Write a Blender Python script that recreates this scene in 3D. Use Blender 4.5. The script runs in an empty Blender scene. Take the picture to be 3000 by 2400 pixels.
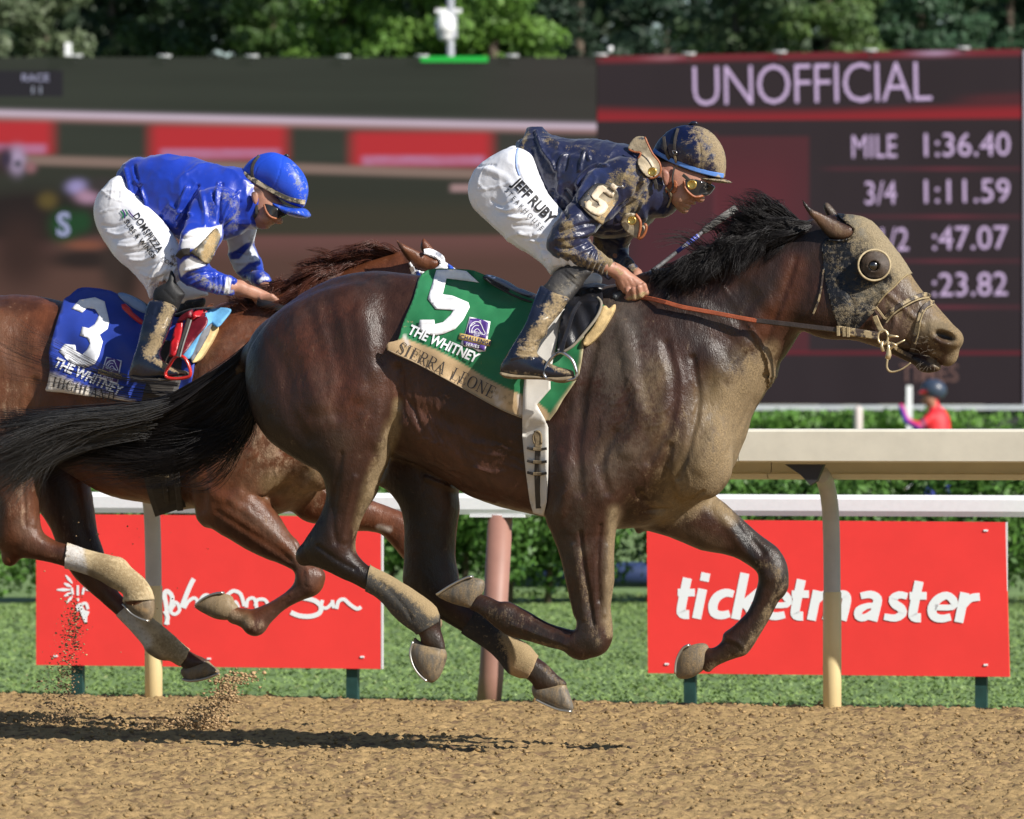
import bpy, bmesh, math, random
import numpy as np
from mathutils import Vector, Matrix
from mathutils.bvhtree import BVHTree
from mathutils.geometry import delaunay_2d_cdt
random.seed(7)
RS = np.random.RandomState(11)
# ------------------------------------------------------------------ camera, world, sun, exposure
F = 18300.0; HX = 1500.0; HY = 1240.0; CZ = 1.134      # focal length in pixels of the 3000 px photograph, horizon, eye height
SC = bpy.context.scene; COL = SC.collection
cd = bpy.data.cameras.new('camera'); cam = bpy.data.objects.new('camera', cd); COL.objects.link(cam)
cam.location = (0, 0, CZ); cam.rotation_euler = (math.radians(90), 0, 0)
cd.sensor_width = 36.0; cd.lens = 36.0 * F / 3000.0; cd.shift_y = 40.0 / 3000.0
cd.clip_start = 0.5; cd.clip_end = 2000
cd.dof.use_dof = True; cd.dof.focus_distance = 21.4; cd.dof.aperture_fstop = 8.0
SC.camera = cam
w_ = bpy.data.worlds.new('World'); SC.world = w_; w_.use_nodes = True
SUN_DIR = Vector((-1.18, 1.0, -1.06)).normalized()      # the way the light travels
elev = math.asin(-SUN_DIR.z); azim = math.atan2(-SUN_DIR.x, -SUN_DIR.y)
nt = w_.node_tree; bg = nt.nodes['Background']; sky = nt.nodes.new('ShaderNodeTexSky'); sky.sky_type = 'NISHITA'
sky.sun_disc = False; sky.sun_elevation = elev; sky.sun_rotation = azim; sky.air_density = 1.0; sky.dust_density = 0.35; sky.ozone_density = 2.2
nt.links.new(sky.outputs[0], bg.inputs[0]); bg.inputs[1].default_value = 0.07
sd = bpy.data.lights.new('sun', 'SUN'); sun = bpy.data.objects.new('sun', sd); COL.objects.link(sun)
sd.energy = 5.0; sd.angle = math.radians(0.53); sd.color = (1.0, 0.945, 0.865)
sun.rotation_euler = SUN_DIR.to_track_quat('-Z', 'Y').to_euler(); sun.location = (8, -8, 12)
SC.view_settings.view_transform = 'Standard'; SC.view_settings.look = 'None'
SC.view_settings.exposure = 0.42; SC.view_settings.gamma = 1.0; SC.view_settings.use_curve_mapping = False
try: SC.cycles.max_bounces = 5; SC.cycles.transparent_max_bounces = 6; SC.cycles.use_denoising = True
except Exception: pass

# ------------------------------------------------------------------ frames: where a thing stands and which way it runs
class Frame:
    def __init__(s, px, Y, yaw, z=0.0):
        s.O = np.array([(px - HX) / F * Y, Y, z]); s.yaw = math.radians(yaw); s.c = math.cos(s.yaw); s.s = math.sin(s.yaw)
        s.M = Matrix.Translation(Vector(s.O)) @ Matrix.Rotation(-s.yaw, 4, 'Z')
    def un(s, px, py, w=0.0):                          # picture direction -> local (x, z) on the plane w metres towards the viewer
        dx = (np.asarray(px, float) - HX) / F; dz = (HY - np.asarray(py, float)) / F
        t = (s.O[0] * s.s + s.O[1] * s.c - w) / (dx * s.s + s.c)
        X = t * dx - s.O[0]; Yy = t - s.O[1]
        return X * s.c - Yy * s.s, t * dz + CZ - s.O[2]
    def un3(s, px, py, w=0.0):
        x, z = s.un(px, py, w); return np.stack([x, -w + 0 * x, z], -1)
    def world(s, L):
        L = np.asarray(L, float); x, y, z = L[..., 0], L[..., 1], L[..., 2]
        return np.stack([s.O[0] + x * s.c + y * s.s, s.O[1] - x * s.s + y * s.c, s.O[2] + z], -1)
    def local(s, W):
        W = np.asarray(W, float) - s.O
        return np.stack([W[..., 0] * s.c - W[..., 1] * s.s, W[..., 0] * s.s + W[..., 1] * s.c, W[..., 2]], -1)
    def proj(s, L):
        W = s.world(L); return W[..., 0] / W[..., 1] * F + HX, HY - (W[..., 2] - CZ) / W[..., 1] * F

def crom(pts, n=5, closed=True):
    P = np.asarray(pts, float); N = len(P); out = []
    rng = range(N) if closed else range(N - 1)
    for i in rng:
        if closed: a, b, c, d = P[i - 1], P[i], P[(i + 1) % N], P[(i + 2) % N]
        else: a, b, c, d = P[max(i - 1, 0)], P[i], P[i + 1], P[min(i + 2, N - 1)]
        for t in np.arange(n) / n:
            out.append(0.5 * ((2 * b) + (-a + c) * t + (2 * a - 5 * b + 4 * c - d) * t * t + (-a + 3 * b - 3 * c + d) * t ** 3))
    if not closed: out.append(P[-1])
    return np.array(out)

def seg_dist(X, Z, P, closed=True):
    d2 = np.full(X.shape, 1e12); n = len(P); inside = np.zeros(X.shape, bool)
    for i in range(n if closed else n - 1):
        ax, az = P[i][:2]; bx, bz = P[(i + 1) % n][:2]; ex, ez = bx - ax, bz - az; L = ex * ex + ez * ez + 1e-12
        t = np.clip(((X - ax) * ex + (Z - az) * ez) / L, 0, 1)
        d2 = np.minimum(d2, (X - ax - t * ex) ** 2 + (Z - az - t * ez) ** 2)
        if closed:
            cr = ((az > Z) != (bz > Z))
            with np.errstate(divide='ignore', invalid='ignore'):
                xi = ex * (Z - az) / (ez if abs(ez) > 1e-12 else 1e-12) + ax
            inside ^= cr & (X < xi)
    d = np.sqrt(d2)
    return np.where(inside, d, -d) if closed else d

def sstep(x, a, b):
    t = np.clip((x - a) / (b - a), 0, 1); return t * t * (3 - 2 * t)

def blur2(A, it=1):
    for _ in range(it):
        B = np.pad(A, 1, mode='edge'); A = (B[:-2, 1:-1] + B[2:, 1:-1] + B[1:-1, :-2] + B[1:-1, 2:] + 4 * A) / 8
    return A

def poisson(mask, h):                                    # laplacian(phi) = -2 inside, 0 on the outline: round inflation of an outline
    b = np.where(mask, 2.0 * h * h, 0.0); x = np.zeros_like(b); m = mask.astype(float)
    def A(v):
        p = np.pad(v, 1); return (4 * v - p[:-2, 1:-1] - p[2:, 1:-1] - p[1:-1, :-2] - p[1:-1, 2:]) * m
    r = b.copy(); p = r.copy(); rs = (r * r).sum(); r0 = rs + 1e-30
    for _ in range(900):
        Ap = A(p); al = rs / ((p * Ap).sum() + 1e-30); x += al * p; r -= al * Ap; rn = (r * r).sum()
        if rn < 1e-7 * r0: break
        p = r + rn / rs * p; rs = rn
    return x

# value noise in numpy
_perm = np.random.RandomState(5).permutation(4096); _val = np.random.RandomState(6).rand(4096)
def vnoise(P, scale=1.0, seed=0):
    P = np.asarray(P, float) * scale; I = np.floor(P).astype(int); f = P - I; f = f * f * (3 - 2 * f); out = 0
    for dx in (0, 1):
        for dy in (0, 1):
            for dz in (0, 1):
                h = _perm[(_perm[(_perm[(I[..., 0] + dx + seed * 17) & 4095] + I[..., 1] + dy) & 4095] + I[..., 2] + dz) & 4095]
                w = (f[..., 0] if dx else 1 - f[..., 0]) * (f[..., 1] if dy else 1 - f[..., 1]) * (f[..., 2] if dz else 1 - f[..., 2])
                out = out + w * _val[h]
    return out
def fbm(P, scale=1.0, oct=3, seed=0):
    a, s, t = 0.5, 0.0, 0.0
    for o in range(oct): s = s + a * vnoise(P, scale * 2 ** o, seed + o); t += a; a *= 0.5
    return s / t

# ------------------------------------------------------------------ bodies: a field of rounded volumes turned into one skin
def anchors(w):
    return w if isinstance(w, (list, tuple)) else None
class Vox:
    def __init__(s, fr, box, w0, w1, h):
        s.fr = fr; s.h = h; cx, cz = [], []
        for (px, py) in ((box[0], box[1]), (box[2], box[3]), (box[0], box[3]), (box[2], box[1])):
            for w in (w0, w1):
                x, z = fr.un(px, py, w); cx.append(float(x)); cz.append(float(z))
        s.xs = np.arange(min(cx), max(cx) + h, h, dtype=np.float32); s.zs = np.arange(min(cz), max(cz) + h, h, dtype=np.float32)
        s.ys = np.arange(-w1, -w0 + h, h, dtype=np.float32)
        s.F = np.full((len(s.xs), len(s.zs), len(s.ys)), 10.0, np.float32)
    def wfield(s, w, X, Z):
        if anchors(w) is None: return np.full(X.shape, float(w))
        num = 0; den = 0
        for (px, py, ww) in w:
            ax, az = s.fr.un(px, py, ww); d = ((X - ax) ** 2 + (Z - az) ** 2 + 1.2e-3) ** 1.5; num = num + ww / d; den = den + 1 / d
        return num / den
    def comb(s, sl, f, k, sub=False):
        A = s.F[sl]
        if sub:
            f = -f; hh = np.maximum(k - np.abs(A - f), 0); s.F[sl] = np.maximum(A, f) + hh * hh / (4 * k)
        else:
            hh = np.maximum(k - np.abs(A - f), 0); s.F[sl] = np.minimum(A, f) - hh * hh / (4 * k)
    def rng(s, arr, a, b):
        i = max(int(np.searchsorted(arr, a)), 0); j = min(int(np.searchsorted(arr, b)) + 1, len(arr)); return i, max(j, i + 2)
    def poly(s, pts, w=0.0, c=1.0, cap=None, k=0.02, sub=False, smooth=4, grow=0.0, flat=0.0):
        P = crom(pts, smooth) if smooth else np.array(pts, float)
        if anchors(w) is None: wv = np.full(len(P), float(w))
        else:
            num = 0; den = 0
            for (px, py, ww) in w:
                d = ((P[:, 0] - px) ** 2 + (P[:, 1] - py) ** 2 + 900) ** 1.5; num = num + ww / d; den = den + 1 / d
            wv = num / den
        x, z = s.fr.un(P[:, 0], P[:, 1], wv); Q = np.stack([x, z], 1)
        pad = k + 3 * s.h + grow
        i0, i1 = s.rng(s.xs, x.min() - pad, x.max() + pad); j0, j1 = s.rng(s.zs, z.min() - pad, z.max() + pad)
        X, Z = np.meshgrid(s.xs[i0:i1], s.zs[j0:j1], indexing='ij'); X = X.astype(float); Z = Z.astype(float)
        d = seg_dist(X, Z, Q) + grow; phi = poisson(d > 0, s.h)
        ring = (d > 1.2 * s.h) & (d < 3.5 * s.h)
        R = np.where(ring, phi / np.maximum(d, 1e-6), 0); W = ring.astype(float)
        if ring.sum() < 8: R = np.where(d > 0, phi / np.maximum(d, s.h * .5), 0); W = (d > 0).astype(float)
        R0 = R.sum() / max(W.sum(), 1)
        for _ in range(14): R = blur2(R); W = blur2(W)
        R = np.where(W > 1e-4, R / np.maximum(W, 1e-4), R0)
        t = sstep(d, 1.2 * s.h, 3.5 * s.h); phi = R * d * (1 - t) + phi * t
        ph = np.where(phi > 0, phi, phi) * c * c
        if cap:
            th = np.sqrt(np.maximum(ph, 0)); th = th / (1 + (th / cap) ** 3) ** (1 / 3.); ph = np.where(ph > 0, th * th, ph)
        gx, gz = np.gradient(ph, s.h); g2 = (gx ** 2 + gz ** 2).astype(np.float32)
        wc = s.wfield(w, X, Z); tm = math.sqrt(max(ph.max(), 1e-6))
        l0, l1 = s.rng(s.ys, float((-wc).min()) - tm - pad, float((-wc).max()) + tm + pad)
        dy = s.ys[l0:l1][None, None, :] + wc[:, :, None].astype(np.float32)
        f = (dy * dy - ph[:, :, None].astype(np.float32)) / (2 * np.sqrt(dy * dy + g2[:, :, None] / 4) + 1e-3)
        s.comb((slice(i0, i1), slice(j0, j1), slice(l0, l1)), f, k, sub)
    def caps(s, pts, k=0.015, sub=False):                # tapering limb through (px, py, w, r)
        for a, b in zip(pts[:-1], pts[1:]):
            A = s.fr.un3(a[0], a[1], a[2]); B = s.fr.un3(b[0], b[1], b[2]); ra, rb = a[3], b[3]; pad = max(ra, rb) + k + 2 * s.h
            i0, i1 = s.rng(s.xs, min(A[0], B[0]) - pad, max(A[0], B[0]) + pad); j0, j1 = s.rng(s.zs, min(A[2], B[2]) - pad, max(A[2], B[2]) + pad)
            l0, l1 = s.rng(s.ys, min(A[1], B[1]) - pad, max(A[1], B[1]) + pad)
            X = s.xs[i0:i1][:, None, None] - A[0]; Z = s.zs[j0:j1][None, :, None] - A[2]; Y = s.ys[l0:l1][None, None, :] - A[1]
            D = B - A; t = np.clip((X * D[0] + Y * D[1] + Z * D[2]) / (D @ D + 1e-9), 0, 1)
            f = np.sqrt((X - t * D[0]) ** 2 + (Y - t * D[1]) ** 2 + (Z - t * D[2]) ** 2) - (ra + (rb - ra) * t)
            s.comb((slice(i0, i1), slice(j0, j1), slice(l0, l1)), f.astype(np.float32), k, sub)
    def ell(s, px, py, w, rx, rz, ry, ang=0.0, k=0.015, sub=False):
        A = s.fr.un3(px, py, w); pad = max(rx, ry, rz) + k + 2 * s.h; ca, sa = math.cos(math.radians(ang)), math.sin(math.radians(ang))
        i0, i1 = s.rng(s.xs, A[0] - pad, A[0] + pad); j0, j1 = s.rng(s.zs, A[2] - pad, A[2] + pad); l0, l1 = s.rng(s.ys, A[1] - pad, A[1] + pad)
        X = s.xs[i0:i1][:, None, None] - A[0]; Z = s.zs[j0:j1][None, :, None] - A[2]; Y = s.ys[l0:l1][None, None, :] - A[1]
        U = X * ca + Z * sa; V = -X * sa + Z * ca; r = np.sqrt((U / rx) ** 2 + (V / rz) ** 2 + (Y / ry) ** 2) + 1e-6
        f = (r - 1) * min(rx, ry, rz) if True else 0
        s.comb((slice(i0, i1), slice(j0, j1), slice(l0, l1)), f.astype(np.float32), k, sub)
    def mesh(s, smooth=1):
        Fv = s.F; S = Fv < 0; nx, ny, nz = Fv.shape
        c = S[:-1, :-1, :-1].astype(np.int8)
        for (a, b, d) in ((1, 0, 0), (0, 1, 0), (0, 0, 1), (1, 1, 0), (1, 0, 1), (0, 1, 1), (1, 1, 1)):
            c += S[a:nx - 1 + a, b:ny - 1 + b, d:nz - 1 + d]
        I, J, K = np.nonzero((c > 0) & (c < 8)); idx = -np.ones((nx - 1, ny - 1, nz - 1), np.int32); idx[I, J, K] = np.arange(len(I))
        cor = [(a, b, d) for a in (0, 1) for b in (0, 1) for d in (0, 1)]
        V = {cc: Fv[I + cc[0], J + cc[1], K + cc[2]] for cc in cor}; acc = np.zeros((len(I), 3)); n = np.zeros(len(I))
        for p in cor:
            for ax in range(3):
                if p[ax] == 0:
                    q = list(p); q[ax] = 1; q = tuple(q); a, b = V[p], V[q]; m = (a < 0) != (b < 0)
                    t = np.where(m, a / np.where(m, a - b, 1), 0); pos = np.tile(np.array(p, float), (len(I), 1)); pos[:, ax] = t
                    acc[m] += pos[m]; n[m] += 1
        acc /= n[:, None]; G = np.stack([I, J, K], 1) + acc
        L = np.stack([s.xs[0] + G[:, 0] * s.h, s.ys[0] + G[:, 2] * s.h, s.zs[0] + G[:, 1] * s.h], 1)
        quads = []
        for ax in range(3):
            sl0 = [slice(None)] * 3; sl1 = [slice(None)] * 3; sl0[ax] = slice(0, -1); sl1[ax] = slice(1, None)
            a = S[tuple(sl0)]; b = S[tuple(sl1)]; e = np.nonzero(a != b); E = np.stack(e, 1); o = [x for x in range(3) if x != ax]
            ok = (E[:, o[0]] > 0) & (E[:, o[1]] > 0) & (E[:, o[0]] < Fv.shape[o[0]] - 1) & (E[:, o[1]] < Fv.shape[o[1]] - 1); E = E[ok]
            fl = a[E[:, 0], E[:, 1], E[:, 2]]
            def at(u, v):
                T = E.copy(); T[:, o[0]] -= u; T[:, o[1]] -= v; return idx[T[:, 0], T[:, 1], T[:, 2]]
            q = np.stack([at(1, 1), at(0, 1), at(0, 0), at(1, 0)], 1)
            flip = fl if ax != 1 else ~fl
            q[~flip] = q[~flip][:, ::-1]; quads.append(q)
        Q = np.concatenate(quads); Q = Q[(Q >= 0).all(1)]; Q = Q[:, ::-1]   # local y is the third grid axis: turn the winding
        if smooth: L = relax(L, Q, smooth)
        return L, Q

def relax(L, Q, it=1, lam=0.5):
    for _ in range(it):
        acc = np.zeros_like(L); n = np.zeros(len(L))
        for a, b in ((0, 1), (1, 2), (2, 3), (3, 0)):
            if Q.shape[1] == 3 and b == 3: b = 0
            if a >= Q.shape[1]: continue
            for u, v in ((a, b), (b, a)):
                for ch in range(3): acc[:, ch] += np.bincount(Q[:, u], L[Q[:, v], ch], len(L))
                n += np.bincount(Q[:, u], minlength=len(L))
        L = L * (1 - lam) + lam * acc / np.maximum(n, 1)[:, None]
    return L
def vnormals(L, Q):
    a = L[Q[:, 2]] - L[Q[:, 0]]; b = L[Q[:, 3 if Q.shape[1] > 3 else 1]] - L[Q[:, 1 if Q.shape[1] > 3 else 0]]
    if Q.shape[1] == 3: a, b = L[Q[:, 1]] - L[Q[:, 0]], L[Q[:, 2]] - L[Q[:, 0]]
    n = np.cross(a, b); N = np.zeros_like(L)
    for k in range(Q.shape[1]):
        for ch in range(3): N[:, ch] += np.bincount(Q[:, k], n[:, ch], len(L))
    return N / (np.linalg.norm(N, axis=1)[:, None] + 1e-12)

def stroke(P2, pts, wd, sharp=1.0):                       # 1 on a traced line, falling to 0 wd pixels away
    d = np.full(len(P2), 1e9); Pp = np.array(pts, float); lo = Pp.min(0) - wd * 1.2; hi = Pp.max(0) + wd * 1.2
    m = (P2[:, 0] > lo[0]) & (P2[:, 0] < hi[0]) & (P2[:, 1] > lo[1]) & (P2[:, 1] < hi[1])
    if m.any():
        C = crom(pts, 4, False) if len(pts) > 2 else Pp
        d[m] = seg_dist(P2[m, 0], P2[m, 1], C, False)
    return np.where(d < wd, (1 - np.minimum(d / wd, 1) ** 2) ** 2, 0) ** sharp

def relief(fr, L, Q, strokes, noise=()):
    N = vnormals(L, Q); px, py = fr.proj(L); P2 = np.stack([px, py], 1); face = sstep(-N[:, 1], 0.0, 0.5); D = np.zeros(len(L))
    for st in strokes: D += stroke(P2, st[0], st[1]) * st[2]
    D *= face
    for nz_ in noise:
        sc, amp, oc, sd = nz_[:4]; q = fbm(L * (nz_[4] if len(nz_) > 4 else 1.0), sc, oc, sd)
        D += (q - 0.5) * 2 * amp if len(nz_) < 5 else ((1 - np.abs(2 * q - 1) * 1.6).clip(0, 1) ** 3) * amp
    return L + N * D[:, None]

# ------------------------------------------------------------------ meshes and objects
def mk(name, verts, faces, mat=None, parent=None, fr=None, smooth=True, attrs=None, colors=None, uv=None):
    me = bpy.data.meshes.new(name); verts = np.asarray(verts, float); n = len(verts)
    if isinstance(faces, np.ndarray):
        k = faces.shape[1]; m = len(faces)
        me.vertices.add(n); me.vertices.foreach_set('co', verts.astype(np.float32).ravel())
        me.loops.add(m * k); me.loops.foreach_set('vertex_index', faces.astype(np.int32).ravel())
        me.polygons.add(m); me.polygons.foreach_set('loop_start', np.arange(0, m * k, k, dtype=np.int32))
        me.update(calc_edges=True)
    else: me.from_pydata([tuple(v) for v in verts], [], [tuple(f) for f in faces])
    if smooth and len(me.polygons): me.polygons.foreach_set('use_smooth', np.ones(len(me.polygons), bool))
    for nm, v in (attrs or {}).items():
        a = me.attributes.new(nm, 'FLOAT', 'POINT'); a.data.foreach_set('value', np.asarray(v, np.float32))
    if colors is not None:
        a = me.color_attributes.new('Col', 'FLOAT_COLOR', 'POINT'); c = np.ones((n, 4), np.float32); c[:, :3] = colors; a.data.foreach_set('color', c.ravel())
    me.validate(clean_customdata=False)
    o = bpy.data.objects.new(name, me); COL.objects.link(o)
    if mat: me.materials.append(mat)
    if parent is not None: o.parent = parent
    elif fr is not None: o.matrix_world = fr.M
    return o
def tag(o, label=None, cat=None, group=None, kind=None):
    if label: o['label'] = label
    if cat: o['category'] = cat
    if group: o['group'] = group
    if kind: o['kind'] = kind
    return o
def empty(name, fr, label=None, cat=None, group=None):
    o = bpy.data.objects.new(name, None); COL.objects.link(o); o.empty_display_size = 0.2
    o.matrix_world = fr.M if isinstance(fr, Frame) else Matrix.Translation(Vector(fr)); return tag(o, label, cat, group)

# ------------------------------------------------------------------ materials
def rgb(h):
    if isinstance(h, str):
        v = [int(h[i:i + 2], 16) / 255 for i in (0, 2, 4)]; return tuple(x / 12.92 if x <= 0.04045 else ((x + 0.055) / 1.055) ** 2.4 for x in v)
    return h
def mat(name, col=(0.5, 0.5, 0.5), rough=0.6, attr=False, vary=0.0, vscale=40, bump=0.0, bscale=200, metal=0.0, sheen=0.0, coat=0.0,
        mud=None, mudcol=(0.30, 0.205, 0.105), mudscale=60, spec=0.5, emit=0.0, stretch=None, mudrough=0.95, wear=0.0, wearcol=(0.4, 0.33, 0.24), wscale=30, trans=0.0, aniso=0.0, bdist=0.004, sss=0.0, mudthick=0.6, mudsoft=1.0, bump2=0.0):
    m = bpy.data.materials.new(name); m.use_nodes = True; N = m.node_tree.nodes; Lk = m.node_tree.links; b = N['Principled BSDF']
    tc = N.new('ShaderNodeTexCoord'); src = tc.outputs['Object']
    if stretch:
        mp = N.new('ShaderNodeMapping'); mp.inputs['Scale'].default_value = stretch[:3]
        if len(stretch) > 3: mp.inputs['Rotation'].default_value = stretch[3]
        Lk.new(src, mp.inputs[0]); ssrc = mp.outputs[0]
    else: ssrc = src
    def noise(sc, vec=None, det=4, rg=0.6):
        n = N.new('ShaderNodeTexNoise'); n.inputs['Scale'].default_value = sc; n.inputs['Detail'].default_value = det; n.inputs['Roughness'].default_value = rg
        Lk.new(vec or src, n.inputs['Vector']); return n.outputs[0]
    def ramp(v, a, b_, lo=0, hi=1):
        r = N.new('ShaderNodeMapRange'); r.interpolation_type = 'SMOOTHSTEP'; r.inputs[1].default_value = a; r.inputs[2].default_value = b_; r.inputs[3].default_value = lo; r.inputs[4].default_value = hi
        Lk.new(v, r.inputs[0]); return r.outputs[0]
    def mixc(f, A, B, mode='MIX'):
        x = N.new('ShaderNodeMix'); x.data_type = 'RGBA'; x.blend_type = mode
        if isinstance(f, float): x.inputs[0].default_value = f
        else: Lk.new(f, x.inputs[0])
        for i, v in ((6, A), (7, B)):
            if isinstance(v, tuple): x.inputs[i].default_value = (*v[:3], 1)
            else: Lk.new(v, x.inputs[i])
        return x.outputs[2]
    def math_(op, a, b_):
        x = N.new('ShaderNodeMath'); x.operation = op
        for i, v in ((0, a), (1, b_)):
            if isinstance(v, (int, float)): x.inputs[i].default_value = v
            else: Lk.new(v, x.inputs[i])
        return x.outputs[0]
    if attr:
        a = N.new('ShaderNodeAttribute'); a.attribute_name = 'Col'; c = a.outputs['Color']
    else:
        r = N.new('ShaderNodeRGB'); r.outputs[0].default_value = (*rgb(col), 1); c = r.outputs[0]
    if vary:
        v = ramp(noise(vscale, ssrc, 5), 0.25, 0.75, 1 - vary, 1 + vary); hs = N.new('ShaderNodeHueSaturation'); Lk.new(v, hs.inputs['Value']); Lk.new(c, hs.inputs['Color']); c = hs.outputs[0]
    hgt = noise(bscale, ssrc, 3) if bump else None
    if bump2: hgt = math_('ADD', hgt, math_('MULTIPLY', noise(bscale * .22, ssrc, 4, .65), bump2))
    rgh = rough
    if wear:
        wv = ramp(noise(wscale, ssrc, 6, 0.7), 1 - wear - 0.04, 1 - wear + 0.04); c = mixc(wv, c, wearcol)
    if mud is not None:
        at = N.new('ShaderNodeAttribute'); at.attribute_name = 'Mud'
        nz = noise(mudscale, ssrc, 6, 0.68); nz2 = noise(mudscale * 5, src, 3, 0.6)
        t = math_('ADD', math_('MULTIPLY', nz, 0.75), math_('MULTIPLY', nz2, 0.25))
        thr = math_('SUBTRACT', 1.0, at.outputs['Fac'])                # mud where the noise passes 1 - Mud
        thr = math_('ADD', math_('MULTIPLY', thr, 0.42), 0.29)
        mk_ = N.new('ShaderNodeMapRange'); mk_.inputs[1].default_value = -0.035 * mudsoft; mk_.inputs[2].default_value = 0.055 * mudsoft; Lk.new(math_('SUBTRACT', t, thr), mk_.inputs[0])
        mk2 = mk_.outputs[0]; mv = ramp(nz2, 0.3, 0.7, 0.62, 1.2)
        hs = N.new('ShaderNodeHueSaturation'); hs.inputs['Color'].default_value = (*mudcol, 1); Lk.new(mv, hs.inputs['Value'])
        c = mixc(mk2, c, hs.outputs[0]); rr = N.new('ShaderNodeMapRange'); rr.inputs[3].default_value = rough; rr.inputs[4].default_value = mudrough; Lk.new(mk2, rr.inputs[0]); rgh = rr.outputs[0]
        extra = math_('MULTIPLY', math_('MULTIPLY', mk2, nz2), mudthick)
        hgt = extra if hgt is None else math_('ADD', hgt, extra)
    Lk.new(c, b.inputs['Base Color'])
    if isinstance(rgh, float) or isinstance(rgh, int): b.inputs['Roughness'].default_value = rgh
    else: Lk.new(rgh, b.inputs['Roughness'])
    if hgt is not None:
        bp = N.new('ShaderNodeBump'); bp.inputs['Strength'].default_value = bump if bump else 0.4; bp.inputs['Distance'].default_value = bdist; Lk.new(hgt, bp.inputs['Height']); Lk.new(bp.outputs[0], b.inputs['Normal'])
    b.inputs['Metallic'].default_value = metal; b.inputs['Specular IOR Level'].default_value = spec
    b.inputs['Sheen Weight'].default_value = sheen; b.inputs['Coat Weight'].default_value = coat; b.inputs['Coat Roughness'].default_value = 0.25
    b.inputs['Anisotropic'].default_value = aniso
    if sss: b.inputs['Subsurface Weight'].default_value = sss; b.inputs['Subsurface Scale'].default_value = 0.01; b.inputs['Subsurface Radius'].default_value = (1, .4, .25)
    if trans: b.inputs['Transmission Weight'].default_value = trans
    if emit: Lk.new(c, b.inputs['Emission Color']); b.inputs['Emission Strength'].default_value = emit
    return m

# ------------------------------------------------------------------ things laid on a body: straps, sheets, print
class Skin:                                              # what things can be draped on
    def __init__(s): s.t = []
    def add(s, fr, L, Q):
        W = fr.world(L); s.t.append(BVHTree.FromPolygons([tuple(v) for v in W], [tuple(int(i) for i in q) for q in Q])); return s
    def hit(s, px, py, fr, w=0.0, rad=0.0):
        d = Vector(((px - HX) / F, 1, (HY - py) / F)).normalized(); o = Vector((0, 0, CZ)); best = None
        for t in s.t:
            r = t.ray_cast(o, d, 100)
            if r[0] is not None and (best is None or r[3] < best[1]): best = (r[0], r[3], r[1])
        if best is None: return None
        return best
    def depth(s, P, fr, fallback=0.0):                   # local w (towards viewer) of the surface behind each picture point
        out = np.full(len(P), np.nan)
        for i, (x, y) in enumerate(P):
            h = s.hit(x, y, fr)
            if h is not None: out[i] = -fr.local(np.array(h[0]))[1]
        bad = np.isnan(out)
        if bad.all(): out[:] = fallback
        elif bad.any():
            G = np.where(~bad)[0]
            for i in np.where(bad)[0]:
                j = G[np.argmin((P[G, 0] - P[i, 0]) ** 2 + (P[G, 1] - P[i, 1]) ** 2)]; out[i] = out[j]
        return out

def tri2d(outlines, step):                               # outlines: list of rings in pixels (first outer or several + holes by winding parity)
    pts = []; edges = []; 
    for R in outlines:
        R = list(R); n0 = len(pts)
        S = []
        for i in range(len(R)):
            a, b = np.array(R[i], float), np.array(R[(i + 1) % len(R)], float); m = max(1, int(np.linalg.norm(b - a) / step))
            for k in range(m): S.append(a + (b - a) * k / m)
        pts += [Vector(p) for p in S]; m = len(S); edges += [(n0 + i, n0 + (i + 1) % m) for i in range(m)]
    A = np.array([tuple(p) for p in pts]); lo = A.min(0); hi = A.max(0)
    gx, gy = np.meshgrid(np.arange(lo[0] + step * .5, hi[0], step), np.arange(lo[1] + step * .5, hi[1], step)); G = np.stack([gx.ravel(), gy.ravel()], 1)
    par = np.zeros(len(G), int); dist = np.full(len(G), 1e9)
    for R in outlines:
        d = seg_dist(G[:, 0], G[:, 1], np.array(R, float)); par += (d > 0); dist = np.minimum(dist, np.abs(d))
    G = G[(par % 2 == 1) & (dist > step * .45)]
    pts += [Vector(g) for g in G]
    v, e, f, *_ = delaunay_2d_cdt(pts, edges, [], 0, 1e-4)
    V = np.array([tuple(p) for p in v]); T = np.array([t for t in f if len(t) == 3])
    if not len(T): return V, T
    C = V[T].mean(1); par = np.zeros(len(C), int)
    for R in outlines: par += (seg_dist(C[:, 0], C[:, 1], np.array(R, float)) > 0)
    return V, T[par % 2 == 1]

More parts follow.
